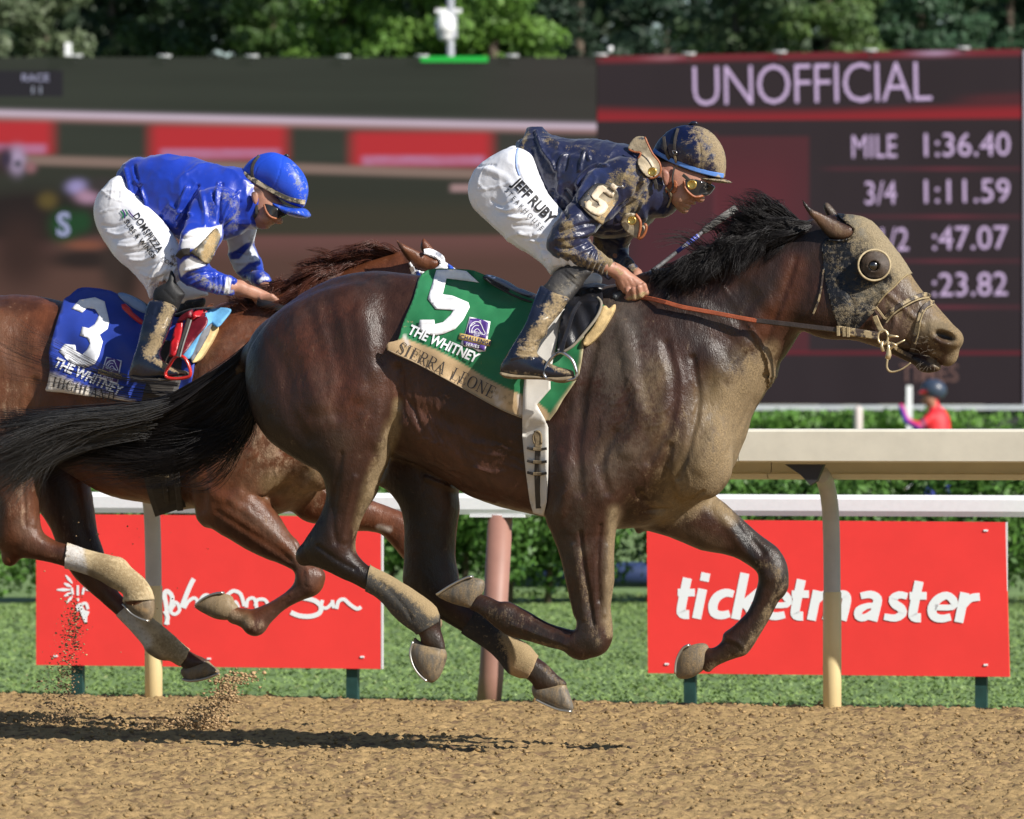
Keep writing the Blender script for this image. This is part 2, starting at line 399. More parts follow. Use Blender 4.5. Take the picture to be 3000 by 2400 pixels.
def sheet(name, outlines, fr, skin, mat_, parent=None, off=0.006, thick=0.004, step=8, w=None, smooth=6, fold=None, colors=None, attrs=None, top=False, flat=False):
    V, T = tri2d(outlines, step)
    if not len(T): return None
    W = skin.depth(V, fr) if skin is not None else np.zeros(len(V))
    if w is not None:
        ww = np.array([w(x, y) for x, y in V]) if callable(w) else np.full(len(V), float(w)); W = ww if skin is None else np.maximum(W, ww)
    for _ in range(smooth):                              # cloth does not follow every hollow
        acc = np.zeros(len(V)); n = np.zeros(len(V))
        for a, b in ((0, 1), (1, 2), (2, 0)):
            for u, v2 in ((a, b), (b, a)): acc += np.bincount(T[:, u], W[T[:, v2]], len(V)); n += np.bincount(T[:, u], minlength=len(V))
        W = np.maximum(W, acc / np.maximum(n, 1)) if not flat else acc / np.maximum(n, 1)
    W = W + off
    if fold is not None: W = W + fold(V)
    Lf = np.stack([np.zeros(len(V))] * 3, 1)
    x, z = fr.un(V[:, 0], V[:, 1], W); A = np.stack([x, -W, z], 1); B = A.copy(); B[:, 1] += thick
    n = len(V); E = {}
    for t in T:
        for a, b in ((t[0], t[1]), (t[1], t[2]), (t[2], t[0])): E[(a, b)] = E.get((a, b), 0) + 1
    rim = [(a, b) for (a, b) in E if (b, a) not in E]
    faces = [tuple(t[::-1]) for t in T] + [tuple(t + n) for t in T] + [(a, b, b + n, a + n) for a, b in rim]
    # picture y runs down, so the triangle winding seen from the front is reversed
    VV = np.concatenate([A, B]); c = None
    if colors is not None: c0 = colors(V); c = np.concatenate([c0, c0])
    at = {k: np.concatenate([f(V)] * 2) for k, f in (attrs or {}).items()}
    o = mk(name, VV, faces, mat_, parent, fr, True, at, c)
    o['_wrk'] = 0; del o['_wrk']
    me = o.data; nt_ = len(T)
    for i, p in enumerate(me.polygons):
        if i >= 2 * nt_: p.use_smooth = False
    return o

def tube(name, P, rad, mat_, parent=None, fr=None, sides=8, closed=False, flatness=1.0, attrs=None, join=None, up=(0, -1, 0), ends=True):
    P = np.asarray(P, float); n = len(P); R = np.full(n, rad, float) if np.isscalar(rad) else np.interp(np.linspace(0, 1, n), np.linspace(0, 1, len(rad)), rad)
    T = np.gradient(P, axis=0) if not closed else (np.roll(P, -1, 0) - np.roll(P, 1, 0)); T /= np.linalg.norm(T, axis=1)[:, None] + 1e-12
    up = np.array(up, float); U = np.cross(T, up); bad = np.linalg.norm(U, axis=1) < 1e-3; U[bad] = np.cross(T[bad], (0.3, 0.2, 1)); U /= np.linalg.norm(U, axis=1)[:, None]
    Vv = np.cross(U, T); a = np.arange(sides) / sides * 2 * np.pi
    ring = P[:, None] + R[:, None, None] * (np.cos(a)[None, :, None] * U[:, None] + flatness * np.sin(a)[None, :, None] * Vv[:, None])
    V = ring.reshape(-1, 3); Fc = []
    for i in range(n if closed else n - 1):
        j = (i + 1) % n
        for k in range(sides): l = (k + 1) % sides; Fc.append((i * sides + k, j * sides + k, j * sides + l, i * sides + l))
    if not closed and ends: Fc.append(tuple(range(sides))); Fc.append(tuple(range((n - 1) * sides, n * sides))[::-1])
    if join is not None: b = join[2]; join[0].append(V); join[1].extend([tuple(x + b for x in f) for f in Fc]); join[2] += len(V); return
    return mk(name, V, Fc, mat_, parent, fr, True)

def path_on(pts, fr, skin, off=0.004, n=4, w=None, smooth=2):  # pixel path lying on a body, as local points
    C = crom(pts, n, False) if len(pts) > 2 else np.linspace(pts[0], pts[1], n * 4)
    W = skin.depth(C, fr) if skin is not None else np.zeros(len(C))
    if w is not None: W = np.maximum(W, np.interp(np.linspace(0, 1, len(C)), np.linspace(0, 1, len(w)), w)) if skin is not None else np.interp(np.linspace(0, 1, len(C)), np.linspace(0, 1, len(w)), w)
    for _ in range(smooth): W = np.maximum(W, np.convolve(np.pad(W, 1, mode='edge'), [.25, .5, .25], 'valid'))
    W = W + off; x, z = fr.un(C[:, 0], C[:, 1], W); return np.stack([x, -W, z], 1)

def shell(name, fr, L, Q, pts, mat_, parent=None, off=0.004, attrs=None, colors=None, wlim=None, smooth=3, noise=None, nfn=None):
    """a close-fitting piece (hood, wrap, strap round the barrel) lifted off the body inside a traced outline, on both sides"""
    P = crom(pts, 4) if smooth else np.array(pts, float); px, py = fr.proj(L); d = seg_dist(px, py, P)
    if wlim is not None: d = np.where((-L[:, 1] > wlim[0]) & (-L[:, 1] < wlim[1]), d, -99)
    cell = np.median(np.linalg.norm(L[Q[:, 0]] - L[Q[:, 1]], axis=1)) * F / fr.O[1]
    L2 = L.copy(); near = np.where((d < 0) & (d > -cell * 1.25))[0]
    n = len(P); best = np.full(len(near), 1e9); bx = px[near].copy(); by = py[near].copy()
    for i in range(n):
        a, b = P[i], P[(i + 1) % n]; e = b - a; Ln = e @ e + 1e-9
        t = np.clip(((px[near] - a[0]) * e[0] + (py[near] - a[1]) * e[1]) / Ln, 0, 1); qx = a[0] + t * e[0]; qy = a[1] + t * e[1]
        dd = np.hypot(px[near] - qx, py[near] - qy); m = dd < best; best[m] = dd[m]; bx[m] = qx[m]; by[m] = qy[m]
    x, z = fr.un(bx, by, -L[near, 1]); L2[near, 0] = x; L2[near, 2] = z
    ok = (d >= 0); ok[near] = True
    f = Q[ok[Q].all(1)]; use = np.unique(f); mp = -np.ones(len(L), int); mp[use] = np.arange(len(use)); f = mp[f]
    N = vnormals(L, Q)[use]; base = L2[use]; o_ = off * np.ones(len(use))
    if nfn is not None: o_ = o_ + nfn(base)
    A = base + N * o_[:, None]; B = base - N * 0.002; m = len(A); E = {}
    for q in f:
        for a, b in zip(q, np.roll(q, -1)): E[(a, b)] = 1
    rim = [(a, b) for (a, b) in E if (b, a) not in E]
    rimv = np.unique(np.array(rim).ravel()) if rim else np.array([], int)
    faces = [tuple(q) for q in f] + [(b, a, a + m, b + m) for a, b in rim]
    VV = np.concatenate([A, B]); pq = np.stack([px[use], py[use]], 1)
    c = np.concatenate([colors(pq)] * 2) if colors is not None else None
    at = {k: np.concatenate([g(pq)] * 2) for k, g in (attrs or {}).items()}
    return mk(name, VV, faces, mat_, parent, fr, True, at, c), A, f

def boxmesh(x0, x1, y0, y1, z0, z1):
    v = [(x, y, z) for x in (x0, x1) for y in (y0, y1) for z in (z0, z1)]
    f = [(0, 1, 3, 2), (4, 6, 7, 5), (0, 4, 5, 1), (2, 3, 7, 6), (0, 2, 6, 4), (1, 5, 7, 3)]
    return np.array(v, float), f
def bevel(o, w=0.004, seg=2):
    m = o.modifiers.new('b', 'BEVEL'); m.width = w; m.segments = seg; m.limit_method = 'ANGLE'; return o
def strands(name, guides, n, fr, mat_, parent, rad=0.0011, spread=0.02, jit=0.012, seg=18, tip=0.15, seed=1, lenvar=0.25, wave=0.01, kind='stuff', stag=0.0):
    """hair: each strand runs between two neighbouring guides (lists of (px, py, w)), tapering tubes with three sides"""
    R = np.random.RandomState(seed); G = []
    for g in guides:
        C = crom([p for p in g], 6, False); t = np.linspace(0, 1, len(C)); tt = np.linspace(0, 1, seg)
        px, py, w = (np.interp(tt, t, C[:, i]) for i in range(3)); x, z = fr.un(px, py, w); G.append(np.stack([x, -w, z], 1))
    G = np.array(G); V = []; Fc = []; tt = np.linspace(0, 1, seg); NC = max(8, n // 16); cu = R.rand(NC) * (len(G) - 1); co_ = R.randn(NC, 3); cp = R.rand(NC, 2, 3) * 6.28; cq = 3 + 4 * R.rand(NC, 3); ct = R.randn(NC, 3)
    for i in range(n):
        kc = R.randint(NC); u = min(max(cu[kc] + R.randn() * .10, 0), len(G) - 1.001); a = int(u); u -= a; b = min(a + 1, len(G) - 1); C = G[a] * (1 - u) + G[b] * u
        le = 1 - lenvar * R.rand() ** 1.5; s0 = stag * R.rand(); C = np.stack([np.interp(s0 + tt * (le - s0), tt, C[:, k]) for k in range(3)], 1)
        sp = (0.35 + tt)[:, None] * spread; off = co_[kc] * sp + R.randn(3) * sp * (.5 - .28 * tt)[:, None]
        wv = sum(np.sin(tt[:, None] * cq[kc] * k + cp[kc, k - 1]) * (wave / k) for k in (1, 2)) * tt[:, None]
        C = C + off + wv + (ct[kc] * jit * .9 + R.randn(3) * jit * .35) * tt[:, None] ** 2
        T = np.gradient(C, axis=0); T /= np.linalg.norm(T, axis=1)[:, None] + 1e-9; U = np.cross(T, (0.1, 1, 0.2)); U /= np.linalg.norm(U, axis=1)[:, None] + 1e-9; Wv = np.cross(U, T)
        r = rad * (0.7 + 0.6 * R.rand()) * (1 - (1 - tip) * tt ** 2)
        ring = [C + r[:, None] * (math.cos(q) * U + math.sin(q) * Wv) for q in (0.3, 2.4, 4.5)]
        base = i * seg * 3; V.append(np.stack(ring, 1).reshape(-1, 3))
        s_ = np.arange(seg - 1)[:, None] * 3 + base
        for k in range(3): l = (k + 1) % 3; Fc.append(np.concatenate([s_ + k, s_ + 3 + k, s_ + 3 + l, s_ + l], 1))
    o = mk(name, np.concatenate(V), np.concatenate(Fc), mat_, parent, fr, True)
    if kind: o['kind'] = kind
    return o
# ================================================================== shared painting
def paint(P, base, layers, L=None, nseed=3):
    C = np.tile(np.array(base, float), (len(P), 1))
    for ly in layers:
        if ly[0] == 's': m = stroke(P, ly[1], ly[2]) if len(ly[1]) > 1 else np.where(np.hypot(P[:, 0] - ly[1][0][0], P[:, 1] - ly[1][0][1]) < ly[2], (1 - np.minimum(np.hypot(P[:, 0] - ly[1][0][0], P[:, 1] - ly[1][0][1]) / ly[2], 1) ** 2) ** 2, 0)
        else: m = sstep(seg_dist(P[:, 0], P[:, 1], np.array(ly[1], float)), -ly[2], ly[2])
        m = np.clip(m * ly[4], 0, 1)
        if len(ly) > 5:
            P3 = np.stack([P[:, 0], P[:, 1], P[:, 0] * 0], 1); nz = .65 * fbm(P3, ly[5] * .6, 3, nseed) + .35 * fbm(P3, .14, 2, nseed + 5); m = m * sstep(nz, 0.22, 0.72)
        if C.shape[1] == 1: C = C * (1 - m[:, None]) + ly[3] * m[:, None]
        else: C = C * (1 - m[:, None]) + np.array(ly[3])[None] * m[:, None]
    return C
def amap(layers, base=0.0): return lambda P: paint(P, (base,), layers)[:, 0]
def cmap(base, layers): return lambda P: paint(P, base, layers)

YAW = 17.0
FA = Frame(1450, 21.6, YAW)          # the leading horse and its rider
FB = Frame(520, 23.3, YAW)           # the horse and rider behind

M_coat = mat('dark_bay_coat', attr=True, rough=0.37, vary=0.32, vscale=20, bump=0.30, bscale=230, mud=True, mudscale=40, spec=0.38, stretch=(1, 1, 0.5), mudcol=(0.215, 0.155, 0.085), bdist=0.007, mudsoft=2.4, bump2=1.9, mudthick=1.5)
M_coat2 = mat('chestnut_coat', attr=True, rough=0.37, vary=0.28, vscale=20, bump=0.28, bscale=230, mud=True, mudscale=40, spec=0.38, stretch=(1, 1, 0.5), mudcol=(0.32, 0.22, 0.14), bdist=0.007, mudsoft=2.4, bump2=1.9, mudthick=1.5)
M_hair = mat('black_hair', (0.009, 0.0075, 0.008), rough=0.42, spec=0.32, vary=0.3, vscale=20)
M_hairg = mat('grey_tipped_hair', (0.05, 0.049, 0.049), rough=0.45, spec=0.5)
M_hair2 = mat('chestnut_hair', (0.085, 0.026, 0.014), rough=0.4, spec=0.4, vary=0.3, vscale=20)
M_hoof = mat('hoof_horn', attr=True, rough=0.35, vary=0.35, vscale=40, bump=0.3, bscale=150, mud=True, mudscale=50, stretch=(1, 1, 0.3), mudcol=(.25,.18,.10), mudsoft=2.)
M_eye = mat('eye', (0.006, 0.004, 0.003), rough=0.06, spec=0.9, coat=1.0)
M_blackin = mat('nostril_dark', (0.012, 0.008, 0.006), rough=0.9)
M_shoe = mat('horseshoe', (0.55, 0.53, 0.48), rough=0.35, metal=0.9)
TAN = (0.25, 0.18, 0.095); DUST = (0.085, 0.062, 0.045)

def hoof_part(fr, pts, w, parent, name='hoof', c=0.85, cols=None, mud=0.5, sole=None, h=0.004):
    b = [min(p[0] for p in pts) - 8, min(p[1] for p in pts) - 8, max(p[0] for p in pts) + 8, max(p[1] for p in pts) + 8]
    v = Vox(fr, b, w - 0.09, w + 0.09, h); v.poly(pts, w=w, c=c, k=0.004, smooth=3); L, Q = v.mesh(1)
    px, py = fr.proj(L); P = np.stack([px, py], 1)
    o = mk(name, L, Q, M_hoof, parent, None, True, {'Mud': np.full(len(L), mud)}, cols(P) if cols else np.tile([0.10, 0.085, 0.065], (len(L), 1)))
    if sole:
        C = crom(sole, 4, False); x, z = fr.un(C[:, 0], C[:, 1], w + 0.012); tube('horseshoe', np.stack([x, 0 * x - w - 0.012, z], 1), 0.0055, M_shoe, o, None, 6, flatness=3.0)
    return o
def eyeball(fr, px, py, w, r, parent):
    bm = bmesh.new(); bmesh.ops.create_uvsphere(bm, u_segments=24, v_segments=16, radius=r); c = fr.un3(px, py, w)
    V = np.array([v.co[:] for v in bm.verts]) + c; o = mk('eye', V, [tuple(v.index for v in f.verts) for f in bm.faces], M_eye, parent, None); bm.free(); return o

# ================================================================== the leading horse
hA = empty('racehorse', FA, 'dark bay racehorse with mud-caked chest galloping in front, carrying number 5', 'horse')
v = Vox(FA, (700, 560, 2850, 2110), -0.36, 0.38, 0.0065)
NH, FH, NF, FF = 0.13, -0.13, 0.12, -0.12
# trunk
v.poly([(737,1002),(755,965),(785,938),(814,918),(863,878),(918,842),(974,816),(1040,800),(1120,797),(1220,806),(1330,826),(1440,850),(1540,864),(1640,862),(1720,848),(1800,832),(1880,822),(1960,800),(2040,800),(2110,850),(2170,930),(2215,1010),(2240,1075),(2225,1130),(2199,1175),(2186,1215),(2179,1266),(2167,1312),(2148,1363),(2121,1405),(2083,1446),(2046,1468),(1997,1495),(1946,1528),(1880,1545),(1800,1548),(1720,1535),(1640,1520),(1560,1505),(1490,1492),(1440,1478),(1390,1458),(1340,1428),(1280,1390),(1200,1350),(1100,1330),(980,1320),(880,1300),(800,1250),(750,1185),(727,1100),(724,1040)], w=0.0, c=0.78, cap=0.30, k=0.03)
# neck
v.poly([(1860,830),(1960,795),(2040,765),(2120,728),(2200,693),(2280,668),(2352,652),(2420,655),(2470,690),(2475,780),(2430,870),(2385,935),(2343,975),(2308,1035),(2274,1080),(2240,1130),(2190,1210),(2120,1290),(2000,1300),(1880,1180),(1830,1000)], w=0.0, c=0.62, cap=0.17, k=0.07)
# head
v.poly([(2352,668),(2395,640),(2453,632),(2490,634),(2520,640),(2547,654),(2570,675),(2595,704),(2620,733),(2636,752),(2654,778),(2670,805),(2686,830),(2702,852),(2722,872),(2741,893),(2760,915),(2780,936),(2798,955),(2813,970),(2822,990),(2820,1008),(2812,1022),(2809,1040),(2803,1056),(2790,1068),(2770,1072),(2748,1062),(2722,1046),(2694,1034),(2660,1028),(2617,1026),(2557,1012),(2510,997),(2464,990),(2417,985),(2372,972),(2335,930),(2320,860),(2325,760)], w=0.0, c=0.62, cap=0.105, k=0.03)
v.poly([(2617,1020),(2660,1030),(2700,1040),(2735,1056),(2757,1076),(2750,1086),(2728,1093),(2705,1094),(2688,1088),(2676,1072),(2655,1060),(2625,1044),(2590,1030)], w=0.0, c=0.8, k=0.012)
v.ell(2440, 900, 0.055, 0.125, 0.10, 0.05, 0, 0.04)             # cheek
v.ell(2563, 775, 0.070, 0.048, 0.036, 0.030, -30, 0.03)         # brow
v.ell(2770, 985, 0.040, 0.056, 0.036, 0.030, -18, 0.03)         # nostril rim
v.ell(2766, 985, 0.072, 0.042, 0.019, 0.034, -20, 0.006, sub=True)
v.ell(2764, 984, -0.078, 0.026, 0.0125, 0.030, -22, 0.006, sub=True)
# ears
v.poly([(2347,583),(2353,583),(2366,597),(2380,611),(2407,624),(2437,638),(2464,652),(2492,664),(2500,676),(2492,692),(2466,700),(2440,700),(2422,690),(2402,668),(2384,646),(2366,626),(2353,606)], w=[(2347, 583, 0.125), (2480, 685, 0.075)], c=0.55, k=0.010)
v.poly([(2412,601),(2418,592),(2426,593),(2437,604),(2453,624),(2474,640),(2460,655),(2436,650),(2418,625)], w=-0.06, c=0.7, k=0.010)
# near hind: haunch, gaskin, cannon, pastern
v.poly([(745,1010),(800,930),(880,875),(980,835),(1080,830),(1150,880),(1180,980),(1178,1080),(1172,1150),(1166,1200),(1158,1260),(1146,1310),(1130,1362),(1108,1410),(1098,1450),(1072,1490),(1052,1530),(1041,1570),(1039,1610),(1058,1640),(1086,1662),(1140,1690),(1186,1717),(1241,1754),(1266,1773),(1278,1800),(1283,1824),(1292,1852),(1303,1888),(1300,1910),(1270,1905),(1236,1890),(1232,1866),(1215,1846),(1196,1834),(1162,1806),(1111,1750),(1060,1722),(1000,1695),(940,1668),(905,1655),(886,1634),(882,1608),(900,1575),(926,1540),(946,1500),(960,1447),(946,1391),(904,1364),(835,1322),(780,1275),(748,1215),(728,1130),(726,1060)],
       w=[(900, 1000, 0.10), (1000, 1250, 0.13), (1000, 1500, 0.14), (950, 1640, 0.14), (1270, 1850, 0.13)], c=0.80, cap=0.185, k=0.018)
# far hind
v.poly([(1107,1350),(1107,1414),(1139,1437),(1167,1470),(1181,1507),(1188,1562),(1186,1632),(1181,1680),(1180,1710),(1200,1745),(1240,1780),(1278,1806),(1325,1833),(1385,1870),(1430,1902),(1464,1935),(1492,1968),(1512,1978),(1545,1990),(1562,2006),(1570,2026),(1600,2030),(1650,2018),(1662,2000),(1635,1978),(1603,1947),(1570,1922),(1547,1896),(1510,1871),(1470,1846),(1440,1818),(1405,1785),(1370,1750),(1346,1715),(1338,1678),(1331,1632),(1334,1562),(1343,1493),(1346,1420),(1400,1380),(1380,1250),(1200,1200)],
       w=FH, c=0.82, cap=0.12, k=0.03)
# near fore: shoulder, forearm, knee, cannon, fetlock
v.poly([(1690,1120),(1760,1010),(1880,960),(1990,1010),(2050,1120),(2040,1260),(1980,1380),(1900,1440),(1840,1478),(1810,1530),(1799,1572),(1796,1632),(1796,1701),(1789,1771),(1792,1817),(1793,1866),(1777,1897),(1742,1923),(1705,1936),(1673,1926),(1649,1908),(1598,1892),(1557,1880),(1492,1862),(1459,1843),(1430,1820),(1400,1797),(1372,1780),(1395,1742),(1431,1746),(1462,1762),(1478,1763),(1494,1766),(1515,1774),(1557,1797),(1603,1825),(1654,1841),(1686,1845),(1690,1822),(1680,1800),(1668,1748),(1654,1678),(1640,1623),(1622,1567),(1604,1525),(1590,1450),(1620,1300)],
       w=[(1860, 1200, 0.13), (1700, 1600, 0.14), (1740, 1880, 0.13), (1450, 1790, 0.11)], c=0.78, cap=0.155, k=0.022)
# far fore
v.poly([(1863,1558),(1895,1556),(1951,1572),(2000,1590),(2060,1613),(2116,1623),(2162,1637),(2199,1660),(2218,1676),(2223,1697),(2217,1725),(2204,1766),(2186,1799),(2148,1836),(2120,1857),(2116,1878),(2090,1898),(2062,1900),(2050,1950),(2075,1972),(2095,1957),(2125,1941),(2158,1929),(2186,1919),(2204,1896),(2223,1864),(2246,1827),(2264,1794),(2279,1764),(2296,1745),(2308,1722),(2307,1688),(2301,1650),(2290,1623),(2269,1598),(2232,1573),(2199,1547),(2162,1513),(2125,1478),(2088,1445),(2060,1380),(1960,1360),(1860,1440)],
       w=[(1980, 1450, -0.08), (2250, 1650, -0.12), (2080, 1920, -0.12)], c=0.80, cap=0.12, k=0.03)
# muscles and joints proud of the skin
v.ell(2035, 1330, 0.13, 0.13, 0.16, 0.09, 20, 0.05); v.ell(1700, 1400, 0.20, 0.10, 0.13, 0.05, 20, 0.05)
v.ell(890, 1630, 0.14, 0.030, 0.035, 0.028, 0, 0.02); v.ell(1260, 1815, 0.13, 0.035, 0.038, 0.034, 0, 0.02)
v.ell(1745, 1880, 0.13, 0.045, 0.045, 0.042, 0, 0.02); v.ell(1480, 1800, 0.11, 0.036, 0.036, 0.036, 0, 0.02); v.ell(2270, 1680, -0.12, 0.04, 0.055, 0.045, 0, 0.02)
# wither and back under the cloth, dock of the tail
v.caps([(775, 1010, 0, 0.035), (735, 1045, 0, 0.03), (700, 1085, 0, 0.02)], 0.03)
LA, QA = v.mesh(1); del v
VEIN = 0.004
RA = [([(1165,1080),(1172,1150),(1158,1240),(1135,1320),(1108,1400)], 20, -0.012), ([(1110,1090),(1120,1180),(1105,1290)], 40, 0.010),
      ([(960,900),(985,1010),(1000,1110),(990,1210)], 34, -0.007), ([(800,1010),(840,1100),(850,1200),(900,1290)], 30, -0.006), ([(1060,920),(1080,1020),(1060,1150)], 45, 0.008),
      ([(870,930),(900,1050),(930,1180)], 45, 0.008), ([(1000,1330),(985,1420),(975,1520),(985,1590)], 14, -0.007), ([(1040,1400),(1020,1490),(1008,1580)], 16, 0.006), ([(930,1600),(985,1640),(1040,1668)], 10, -0.004),
      ([(1740,1010),(1715,1120),(1700,1230),(1690,1330),(1700,1440)], 26, -0.010), ([(1830,960),(1850,1080),(1870,1200),(1840,1320)], 36, 0.010), ([(1950,1010),(1975,1120),(1960,1240),(1900,1350)], 24, -0.009),
      ([(2080,1040),(2120,1130),(2110,1250),(2060,1360)], 50, 0.012), ([(2030,1050),(2045,1180),(2020,1300),(1985,1400)], 16, -0.009), ([(2240,1100),(2180,1230),(2130,1330)], 12, -0.006),
      ([(1990,1470),(1950,1390),(1960,1310)], 22, -0.012), ([(1870,1440),(1905,1490),(1950,1500)], 18, -0.010), ([(1780,1440),(1760,1360),(1800,1270)], 22, -0.008), ([(1640,1330),(1660,1420),(1640,1500)], 26, 0.008),
      ([(2060,1440),(2000,1480),(1940,1500),(1880,1500)], 8, -0.006), ([(1700,1560),(1712,1660),(1728,1760),(1738,1830)], 9, -0.008), ([(1760,1540),(1752,1640),(1756,1760)], 10, -0.006), ([(1680,1600),(1700,1720),(1712,1810)], 14, 0.006),
      ([(1780,1600),(1774,1700),(1772,1800)], 12, 0.005), ([(2150,1480),(2180,1545),(2235,1620)], 14, -0.008), ([(2100,1480),(2160,1580),(2205,1640)], 22, 0.007),
      ([(2240,900),(2180,1000),(2150,1090)], 40, 0.008), ([(2100,800),(2180,850),(2250,930)], 40, -0.006), ([(2330,760),(2290,880),(2240,1010)], 16, -0.006), ([(2010,880),(2110,930),(2190,1010)], 30, 0.006),
      ([(2480,985),(2560,960),(2620,925),(2680,890)], 14, -0.004), ([(2590,850),(2650,905),(2700,950)], 12, 0.005), ([(2560,900),(2590,930)], 16, -0.005), ([(2690,940),(2660,990),(2640,1015)], 14, -0.004),
      ([(2648,1000),(2680,1022),(2720,1042),(2757,1070)], 7, -0.007), ([(2610,900),(2622,950),(2600,990)], 12, 0.004), ([(2735,1000),(2762,1018),(2795,1020)], 7, -0.003), ([(2470,800),(2500,900),(2490,960)], 14, -0.004),
      ([(1190,1250),(1290,1310),(1400,1380),(1500,1440)], 40, 0.008), ([(1170,1180),(1300,1230),(1450,1300),(1520,1350)], 30, -0.006), ([(1250,1400),(1350,1440),(1450,1470)], 12, 0.006),
      ([(1560,1810),(1620,1845),(1670,1860)], 7, -0.004), ([(1500,1830),(1580,1860),(1660,1890)], 8, 0.004), ([(1110,1700),(1180,1770),(1210,1815)], 8, -0.003), ([(2130,1870),(2160,1880),(2180,1900)], 10, 0.004)]
rr = np.random.RandomState(3)
for i in range(26):                                    # skin folds of the flank
    x0 = 1150 + i * 11 + rr.randn() * 3; y0 = 1075 + i * 6; RA.append(([(x0, y0), (x0 + 8 + rr.randn() * 5, y0 + 60), (x0 + 30 + rr.randn() * 8, y0 + 120), (x0 + 62, y0 + 185)], 4.5, (-0.0035 if i % 2 else 0.003) * max(0.2, 1 - i / 26)))
for i in range(16):                                     # surface veins on the belly and shoulder
    x0 = rr.uniform(1200, 1480); y0 = rr.uniform(1280, 1380); RA.append(([(x0, y0), (x0 + 45, y0 + rr.uniform(0, 30)), (x0 + 90, y0 + rr.uniform(10, 50))], 5, 0.0022))
for i in range(14):
    x0 = rr.uniform(1640, 2080); y0 = rr.uniform(1080, 1420); a = rr.uniform(0.8, 2.2); RA.append(([(x0, y0), (x0 + 50 * math.cos(a), y0 + 50 * math.sin(a)), (x0 + 90 * math.cos(a + .4), y0 + 95 * math.sin(a + .4))], 5, 0.002))
RA = [(a, b, c * (.85 if b > 12 else 1.25)) for a, b, c in RA]
LA = relief(FA, LA, QA, RA, [(5, 0.005, 2, 1), (12, 0.0022, 3, 7), (30, 0.0012, 2, 4)])
